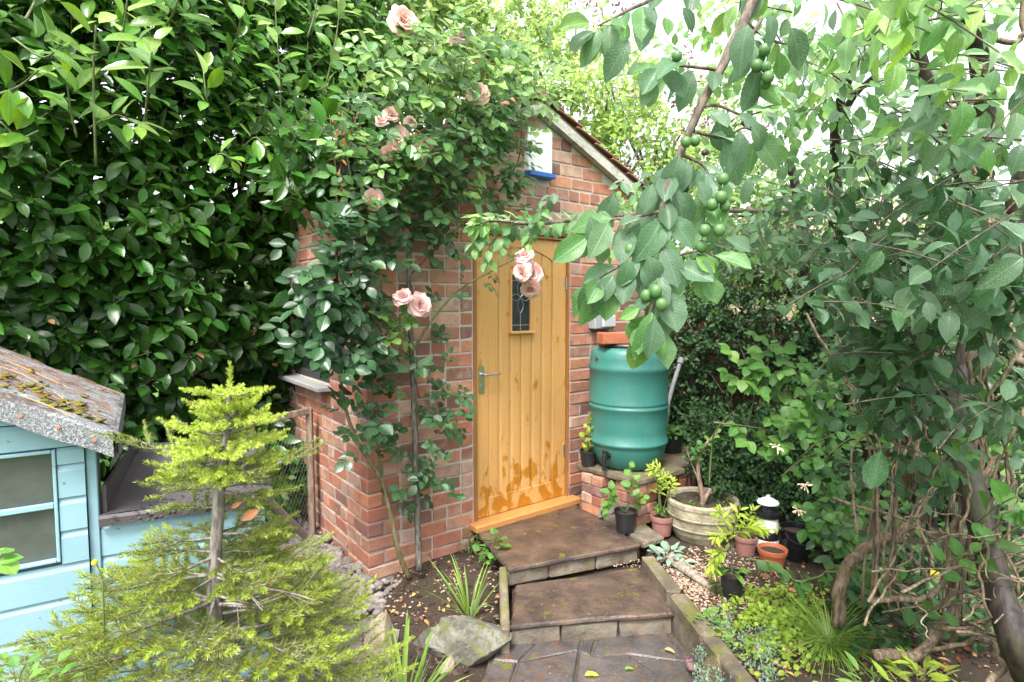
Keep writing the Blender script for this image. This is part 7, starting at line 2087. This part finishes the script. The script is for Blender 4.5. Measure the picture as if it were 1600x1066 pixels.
for k in range(13):
    a = rnd.uniform(2.8, 6.6); q = c + V((.03 * math.cos(a), .03 * math.sin(a), h + rnd.uniform(.0, .03))); LL2.add(q, V((math.cos(a), math.sin(a) * .8, rnd.uniform(0, .5))), UP + rv(.25), rnd.uniform(.06, .085), rnd.uniform(.6, .9))
t, c, rt, h = POTS['p6']; LL = Leaves(t, LM_YELLOW, T_LANCE_N, T_LANCE, 100)
for pts in ([(0, 0, .1), (.03, -.02, .2), (.09, -.04, .25)], [(0, 0, .1), (.0, -.02, .22), (.03, -.03, .3)], [(0, 0, .1), (.08, -.03, .19), (.17, -.05, .2)]):
    p_ = stem_in(t, [c + V(x) for x in pts], .003, .0015, M_TWIG); shoot(LL, p_, 18, .055, .9, .25, UP * .8 + camd * .4, 1, (.3, .7), .3, .3)
# planter shrub
LL = Leaves(pl, LM_BRAMBLE, T_ROSE_F, T_ROSE_F, 60)
stub = V((pc.x - .02, pc.y - .06, pc.z + .25))
M_STUB = m_bark('pinkish_brown_bark', (.14, .085, .06), (.33, .23, .18), 1.2)
p_ = stem_in(pl, [stub - UP * .02, stub + V((.0, 0, .06)), stub + V((-.02, 0, .14)), stub + V((-.035, .0, .26)), stub + V((-.02, -.01, .36)), stub + V((.02, -.02, .44)), stub + V((.08, -.02, .50))], .021, .006, M_STUB)
stem_in(pl, [stub, stub + V((.03, -.01, .07)), stub + V((.05, -.01, .115))], .018, .010, M_STUB); stem_in(pl, [stub + V((.03, 0, .06)), stub + V((.06, -.01, .09))], .012, .009, M_STUB); stem_in(pl, [stub + V((-.02, 0, .14)), stub + V((-.09, .02, .32)), stub + V((-.11, .02, .38))], .006, .003, M_STUB)
shoot(LL, smooth_path([stub + V((-.035, 0, .3)), stub + V((-.06, -.02, .38)), stub + V((-.02, -.02, .42))], 4), 18, .05, .95, .2, UP * .6 + camd * .6, 1, (.1, .35), 0, .3); shoot(LL, p_[-8:], 8, .05, .9, .2, UP * .6 + camd * .6, 1, (.5, .95), 0, .3)
mo = Leaves(pl, LM_BRIGHT, T_ROUND, tpl_set(2, 3, 3, W=.45), 0, rest='moss_sprouts')
for k in range(420):
    a = rnd.uniform(0, 6.28); r = .2 * rnd.random() ** .5
    if mnoise.noise(V((math.cos(a) * r * 9, math.sin(a) * r * 9, 4))) < 0: continue
    mo.add(pc + V((r * math.cos(a), r * math.sin(a), .255)), rv(1) + UP * .6, UP + rv(.5), rnd.uniform(.008, .02), rnd.uniform(0, .8))

# ================================================================= low plants
def clump_blades(name, label, cat, base, n, Lr, W, spread, tone, droop=1.0, nparts=80, lean=V((0, 0, 0)), mat=LM_BLADE, rad=.03):
    t = thing(name, label, cat, base); tt = []
    for i in range(6):
        tt.append(leaf_tpl(W=W, rows=7, cols=3, p=.55, q=.5, fold=.35, curl=droop * rnd.uniform(.1, .5), side=rnd.uniform(-.1, .1), seed=i, petiole=.0))
    L = Leaves(t, mat, tt, tt, nparts, name='blade', rest='blades')
    for i in range(n):
        a = rnd.uniform(0, 6.283); e = rnd.uniform(*spread); d = V((math.cos(a) * math.sin(e), math.sin(a) * math.sin(e), math.cos(e))) + lean
        # the blade arches away from the clump: its face points up and back
        out = V((math.cos(a), math.sin(a), 0)); nn = UP * math.sin(e) - out * math.cos(e) * 1.0
        L.add(base + out * rad * rnd.random(), d, nn + rv(.12), rnd.uniform(*Lr), rnd.uniform(*tone))
    return t
clump_blades('crocosmia', 'upright clump of green sword leaves in the rose bed beside the steps', 'plant', gz(G(735, 965, .1)), 24, (.18, .40), .022, (.05, .75), (.45, .8), .8, 40, V((0, 0, 0)), rad=.05)
clump_blades('spiky_plant', 'spiky green palm-like plant in front of the edging stones', 'plant', P(632, 1120, 2.2), 46, (.22, .40), .026, (.1, 1.1), (.45, .85), .25, 60, rad=.03)
clump_blades('sedge_tuft', 'arching tuft of grassy sedge leaves at the bottom right', 'plant', gz(G(1296, 1010, .18)), 460, (.13, .25), .0095, (.1, 1.3), (.3, .95), 2.6, 150, rad=.04)
def leafy(name, label, cat, base, n, size, R, h, mat, tpl, tone, nparts=60, stems=None, droop=.1, rest='foliage'):
    t = thing(name, label, cat, base); L = Leaves(t, mat, tpl, tpl, nparts, rest=rest); w = MB()
    for k in range(n):
        a = rnd.uniform(0, 6.283); r = R * rnd.random() ** .6; q = base + V((math.cos(a) * r, math.sin(a) * r, h * rnd.uniform(.2, 1) * (1.1 - .6 * r / R)))
        d = V((math.cos(a), math.sin(a), rnd.uniform(-.2, .8))) + rv(.3)
        L.add(q, d, UP + rv(.3), size * rnd.uniform(.7, 1.2), rnd.uniform(*tone))
        if stems and k % 3 == 0: w.tube([base, (base + q) / 2 + UP * h * .15, q], .0015, 4)
    if w.v: w.build('stems', M_GREENSTEM, t, kind='stuff')
    return t
leafy('lambs_ear', 'silvery woolly lamb’s ear plant at the top of the kerb', 'plant', gz(G(1045, 868, .2)), 46, .085, .09, .08, LM_SILVER, T_LAUREL_N, (.2, .9))
leafy('geranium', 'lobed green seedling beside the left end of the door sill', 'plant', gz(G(772, 880, .12)) + UP * .02, 40, .06, .10, .2, LM_BRAMBLE, T_ROUND, (.3, .7), stems=True)
leafy('small_fern', 'feathery light green seedling in the rose bed next to the door frame', 'plant', gz(G(735, 870, .1)), 60, .03, .07, .2, LM_BRIGHT, T_LANCE, (.4, .9), stems=True)
leafy('weed', 'soft green weed growing in the gravel before the black pot', 'plant', gz(G(1118, 925, .18)), 90, .025, .035, .11, LM_BRIGHT, T_LANCE, (.2, .6), stems=True, nparts=0)
leafy('sorrel', 'bright green weed with rounded leaves by the kerb above the pink flowers', 'plant', gz(G(1105, 972, .18)), 16, .06, .06, .07, LM_BRAMBLE, T_ROUND, (.7, 1.0))
leafy('seedling', 'bright yellow-green seedling with long leaves at the bottom right corner', 'plant', P(1440, 1085, 2.1), 60, .085, .12, .13, LM_YELLOW, T_LANCE_N, (.3, .7), stems=True)
leafy('seedling', 'second long-leaved seedling at the bottom edge beside the sedge', 'plant', P(1365, 1100, 2.1), 36, .075, .10, .13, LM_BRAMBLE, T_LANCE_N, (.6, 1.0), stems=True)
leafy('violet_plant', 'dark heart-leaved plant at the foot of the hedge behind the vine', 'plant', gz(G(1290, 868, .2)), 26, .10, .13, .12, LM_BRAMBLE, T_ROUND, (.0, .25))
leafy('weed', 'soft bright leaves in the bottom left corner in front of the playhouse', 'plant', P(25, 1100, 1.25), 36, .032, .10, .13, LM_BRAMBLE, T_ROSE_F, (.4, .8), stems=True)
leafy('weed', 'single fresh sprig at the very left edge under the playhouse window', 'plant', P(-22, 905, 1.25), 10, .045, .03, .08, LM_BRAMBLE, T_ROUND, (.6, 1.0))
# hawkweed
hk = thing('hawkweed', 'thin stalk with one small yellow flower in front of the blue boards', 'flower', P(163, 1010, 1.5))
p_ = stem_in(hk, [P(163, 1010, 1.5), P(162, 950, 1.5), P(159, 905, 1.5), P(152, 884, 1.5), P(147, 880, 1.5)], .0022, .0016)
m = MB(); m.lathe([(.0, -.006), (.006, -.002), (.009, .006), (0, .009)], P(146, 880, 1.495), 10, M=Matrix.Rotation(1.2, 4, 'Y')); m.build('flower_head', m_simple('yellow_petal', (.62, .45, .03), .6), hk)
for u, v in ((155, 897), (157, 903)):
    m = MB(); m.tube([P(159, 905, 1.5), P(u, v, 1.5), P(u - 4, v + 1, 1.5)], [.0015, .003, .001], 6); m.build('bud', M_GREENSTEM, hk)
# pink flowered silver mat
mat_ = thing('flowering_mat', 'low silvery mat of tiny leaves with magenta flowers spilling over the kerb', 'plant', gz(G(1120, 1000, .18)))
LM_ = Leaves(mat_, m_leaf('grey_green_leaf', [(0, (.10, .19, .12)), (1, (.24, .33, .24))], .6, .2, .1), T_LANCE, tpl_set(3, 3, 3, W=.2), 0)
for i in range(2600):
    u = rnd.uniform(1085, 1215); v = rnd.uniform(955, 1075)
    if mnoise.noise(V((u / 22, v / 22, 0))) < -.15 or (u > 1150 and v < 990): continue
    g = G(u, v, .18); p = gz(g) + UP * rnd.uniform(.0, .06)
    if (V((g.x, g.y, 0)) - KA).dot(KN) < .03: p.z = .17 - rnd.uniform(0, .08)
    LM_.add(p, rv(1) + UP * .5, UP + rv(.4), rnd.uniform(.014, .024), rnd.random())
M_MAG = m_simple('magenta_petal', (.42, .03, .26), .5, var=.25)
for u, v in ((1100, 967), (1115, 968), (1133, 968), (1108, 976), (1115, 984), (1080, 981), (1075, 982), (1081, 994), (1093, 993), (1105, 1014), (1123, 1040), (1155, 1030), (1183, 1020), (1211, 1046)):
    c = gz(G(u, v, .2)) + UP * .06; m = MB()
    for k in range(5):
        w = k * 1.2566; r = .008; a = V((math.cos(w), math.sin(w) * .6 - .3, .5)).normalized(); s = V((-math.sin(w), math.cos(w), 0)) * .005
        m.add([c, c + a * r * .7 + s, c + a * r * 1.3, c + a * r * .7 - s], [(0, 1, 2, 3)])
    m.build('flower', M_MAG, mat_)
# golden ground cover
gc = Leaves(None, LM_YELLOW, T_ROUND, tpl_set(4, 4, 3, W=.46, p=.9, q=.6, fold=.2, curl=.1), 0, rest='ground_cover')
for i in range(2600):
    u, v = rnd.gauss(1205, 48), rnd.gauss(975, 32)
    if v < 915 or v > 1080 or u < 1125 or mnoise.noise(V((u / 30, v / 20, 5))) < -.28: continue
    gc.add(gz(G(u, v, .18)) + UP * rnd.uniform(.005, .04), rv(1) + UP * .15, UP + rv(.3), rnd.uniform(.016, .03), rnd.uniform(.0, .65))
# litter, gravel chips, fallen leaves
t = NT('mixed_chips'); r_ = objrand(t)
M_CHIP = t.done(t.pbr(t.ramp(r_, [(0, (.10, .055, .035)), (.2, (.24, .15, .09)), (.45, (.37, .26, .18)), (.6, (.44, .33, .26)), (.75, (.31, .14, .10)), (.88, (.50, .43, .36)), (1, (.25, .16, .10))]), .7, None, .4))
ch = MB()
def chip(p, s):
    a = rnd.uniform(0, 6.28); x = V((math.cos(a), math.sin(a), rnd.uniform(-.3, .3))); y = V((-math.sin(a), math.cos(a), rnd.uniform(-.3, .3))); z = x.cross(y)
    k = s * rnd.uniform(.5, 1); b = [p + x * s, p + y * k, p - x * s, p - y * k, p + z * s * .45, p - z * s * .3]
    ch.add(b, [(0, 1, 4), (1, 2, 4), (2, 3, 4), (3, 0, 4), (1, 0, 5), (2, 1, 5), (3, 2, 5), (0, 3, 5)])
for i in range(3400):
    u, v = rnd.gauss(1085, 55), rnd.gauss(905, 32); g = G(u, v, .18)
    if (V((g.x, g.y, 0)) - KA).dot(KN) < .09 or v < 855: continue
    chip(gz(g) + UP * .004, rnd.uniform(.004, .011))
for i in range(260):
    u, v = rnd.uniform(1060, 1600), rnd.uniform(860, 1066); g = G(u, v, .18)
    if (V((g.x, g.y, 0)) - KA).dot(KN) < .09: continue
    chip(gz(g) + UP * .003, rnd.uniform(.004, .009))
for i in range(330):
    u, v = rnd.uniform(560, 800), rnd.uniform(860, 1010); g = gz(G(u, v, .1))
    if g.z > .07 and g.x < -.06 and (g - D0).dot(FN) > .03: chip(g + UP * .003, rnd.uniform(.005, .013))
for i in range(120):
    u, v = rnd.uniform(800, 1080), rnd.uniform(868, 1060)
    g = G(u, v, 0.0)
    if g.y < 2.86: chip(V((g.x, g.y, .003)), rnd.uniform(.002, .005))
    else:
        g = G(u, v, Z2)
        if 2.92 < g.y < 3.25 and .02 < g.x < .84: chip(V((g.x, g.y, Z2 + .004)), rnd.uniform(.002, .005))
for i in range(60):
    g = G(rnd.uniform(955, 1000), rnd.uniform(872, 888), Z2)
    if g.x < .84: chip(V((g.x, g.y, Z2 + .006)), rnd.uniform(.004, .009))
ch.build('gravel', M_CHIP, None, kind='stuff')
ch = MB()
for i in range(2600):
    if i < 1100: u, v = rnd.uniform(560, 800), rnd.uniform(850, 1030)
    else: u, v = rnd.uniform(1060, 1640), rnd.uniform(855, 1066)
    g = gz(G(u, v, .12))
    if (i < 1100 and (g.x > -.07 or (g - D0).dot(FN) < .02)) or (i >= 1100 and (V((g.x, g.y, 0)) - KA).dot(KN) < .09): continue
    s_ = rnd.choice((.004, .006, .008, .012, .018)) * rnd.uniform(.8, 1.2); chip(g + UP * s_ * .2, s_)
t = NT('soil_crumb'); r_ = objrand(t)
M_CLOD = t.done(t.pbr(t.ramp(r_, [(0, (.012, .008, .006)), (.6, (.045, .030, .021)), (.9, (.09, .06, .042)), (1, (.16, .12, .09))]), .9, None, .25))
ch.build('soil_crumbs', M_CLOD, None, kind='stuff')
DLf = Leaves(None, LM_DRY, T_LAUREL_F, tpl_set(4, 4, 3, W=.24, p=.9, q=.8, fold=.4, curl=.4), 0, rest='leaf_litter')
for i in range(420):
    u, v = rnd.uniform(1060, 1600), rnd.uniform(860, 1066); g = G(u, v, .18)
    if (V((g.x, g.y, 0)) - KA).dot(KN) < .09: continue
    DLf.add(gz(g) + UP * .006, V((rnd.uniform(-1, 1), rnd.uniform(-1, 1), .05)), UP + rv(.35), rnd.uniform(.025, .06), rnd.uniform(0, .9))
for i in range(130):
    u, v = rnd.uniform(575, 795), rnd.uniform(850, 1010); g = gz(G(u, v, .1))
    if g.z > .07 and (g - D0).dot(FN) > .03: DLf.add(g + UP * .006, V((rnd.uniform(-1, 1), rnd.uniform(-1, 1), .05)), UP + rv(.35), rnd.uniform(.02, .045), rnd.uniform(.3, 1))
for i in range(140):
    g = P(rnd.uniform(400, 480), rnd.uniform(800, 880), 3.6); g = V((g.x + rnd.uniform(-.2, .1), rnd.uniform(3.3, 4.3), .05)); DLf.add(g, V((rnd.uniform(-1, 1), rnd.uniform(-1, 1), .05)), UP + rv(.35), rnd.uniform(.07, .12), rnd.uniform(.1, .8))
for u, v, s, a, mt, tone, lab in ((1037, 1018, .058, -.5, LM_DRY, .75, 'curled orange-brown leaf lying on the dark path flags'), (912, 1060, .075, .1, LM_YELLOW, 1.0, 'yellow leaf lying on the path at the bottom edge'), (975, 1050, .05, .1, LM_BRAMBLE, .9, 'pale green leaf lying on the path flags'), (930, 940, .022, .8, LM_PURPLE, 1.0, 'tiny pinkish-red petal on the lower step'), (819, 838, .014, .3, LM_YELLOW, 1.0, 'tiny bright yellow leaf scrap on the top step'), (1125, 968, .05, .5, LM_DRY, .3, 'red-brown fallen leaf in the gravel before the black pot'), (1105, 920, .075, -.3, LM_DRY, .8, 'long tan dry leaf lying in the gravel'), (585, 965, .055, .3, LM_DRY, .5, 'orange-brown dry leaf lying behind the tan edging stone'), (1268, 982, .055, .2, LM_DRY, .65, 'orange-brown leaf lying on the golden ground cover'), (1335, 975, .09, -.6, LM_DRY, .85, 'pale dry leaf lying at the foot of the vine stem')):
    tv, tu, tf = leaf_tpl(W=.26, rows=7, cols=5, fold=.45, curl=.15, p=.9, q=.8, wave=.15, seed=int(u))
    me = np_mesh('fallen_leaf', tv * s, tf, tu, np.full(len(tv), tone)); me.materials.append(mt)
    zz = {True: 0.006}.get(v > 1000 and u < 1080, None)
    g = G(u, v, 0.0) if (v > 1000 and u < 1080) else (G(u, v, Z2) if lab.endswith('lower step') else (G(u, v, Z1) if lab.endswith('top step') else gz(G(u, v, .18))))
    o = link(bpy.data.objects.new('fallen_leaf', me)); o.matrix_basis = Matrix.Translation(g + UP * .014) @ Matrix.Rotation(a - 1.57, 4, 'Z') @ Matrix.Rotation(.06, 4, 'X'); tag(o, lab, 'petal' if 'petal' in lab else 'leaf', 'fallen leaves')
# driftwood and border marker
dw = MB(); dw.tube(smooth_path([gz(G(1050, 868, .2)) + UP * .02, gz(G(1070, 885, .2)) + UP * .03, gz(G(1098, 908, .19)) + UP * .02, gz(G(1112, 914, .19)) + UP * .005], 6), taper(19, .042, .012), 12, wob=.35)
tag(dw.build('driftwood', m_bark('silver_weathered_wood', (.15, .13, .10), (.34, .30, .245), 1.0), smooth=True), 'grey weathered piece of driftwood lying in the gravel by the kerb', 'driftwood')
pm_ = MB(); pm_.tube([gz(P(1452, 960, 2.9)) - UP * .05, P(1458, 900, 2.9)], .03, 12); mk = pm_.build('marker_post', m_simple('grey_green_post', (.16, .18, .17), .6)); tag(mk, 'short grey post with a yellow top half hidden behind the vine stems', 'post')
pm_ = MB(); pm_.lathe([(.0, 0), (.031, 0), (.031, .02), (0, .022)], P(1458, 900, 2.9), 12); obj('cap', pm_.mesh('cap'), m_simple('yellow_cap', (.5, .36, .03), .5), mk)

emit_all()
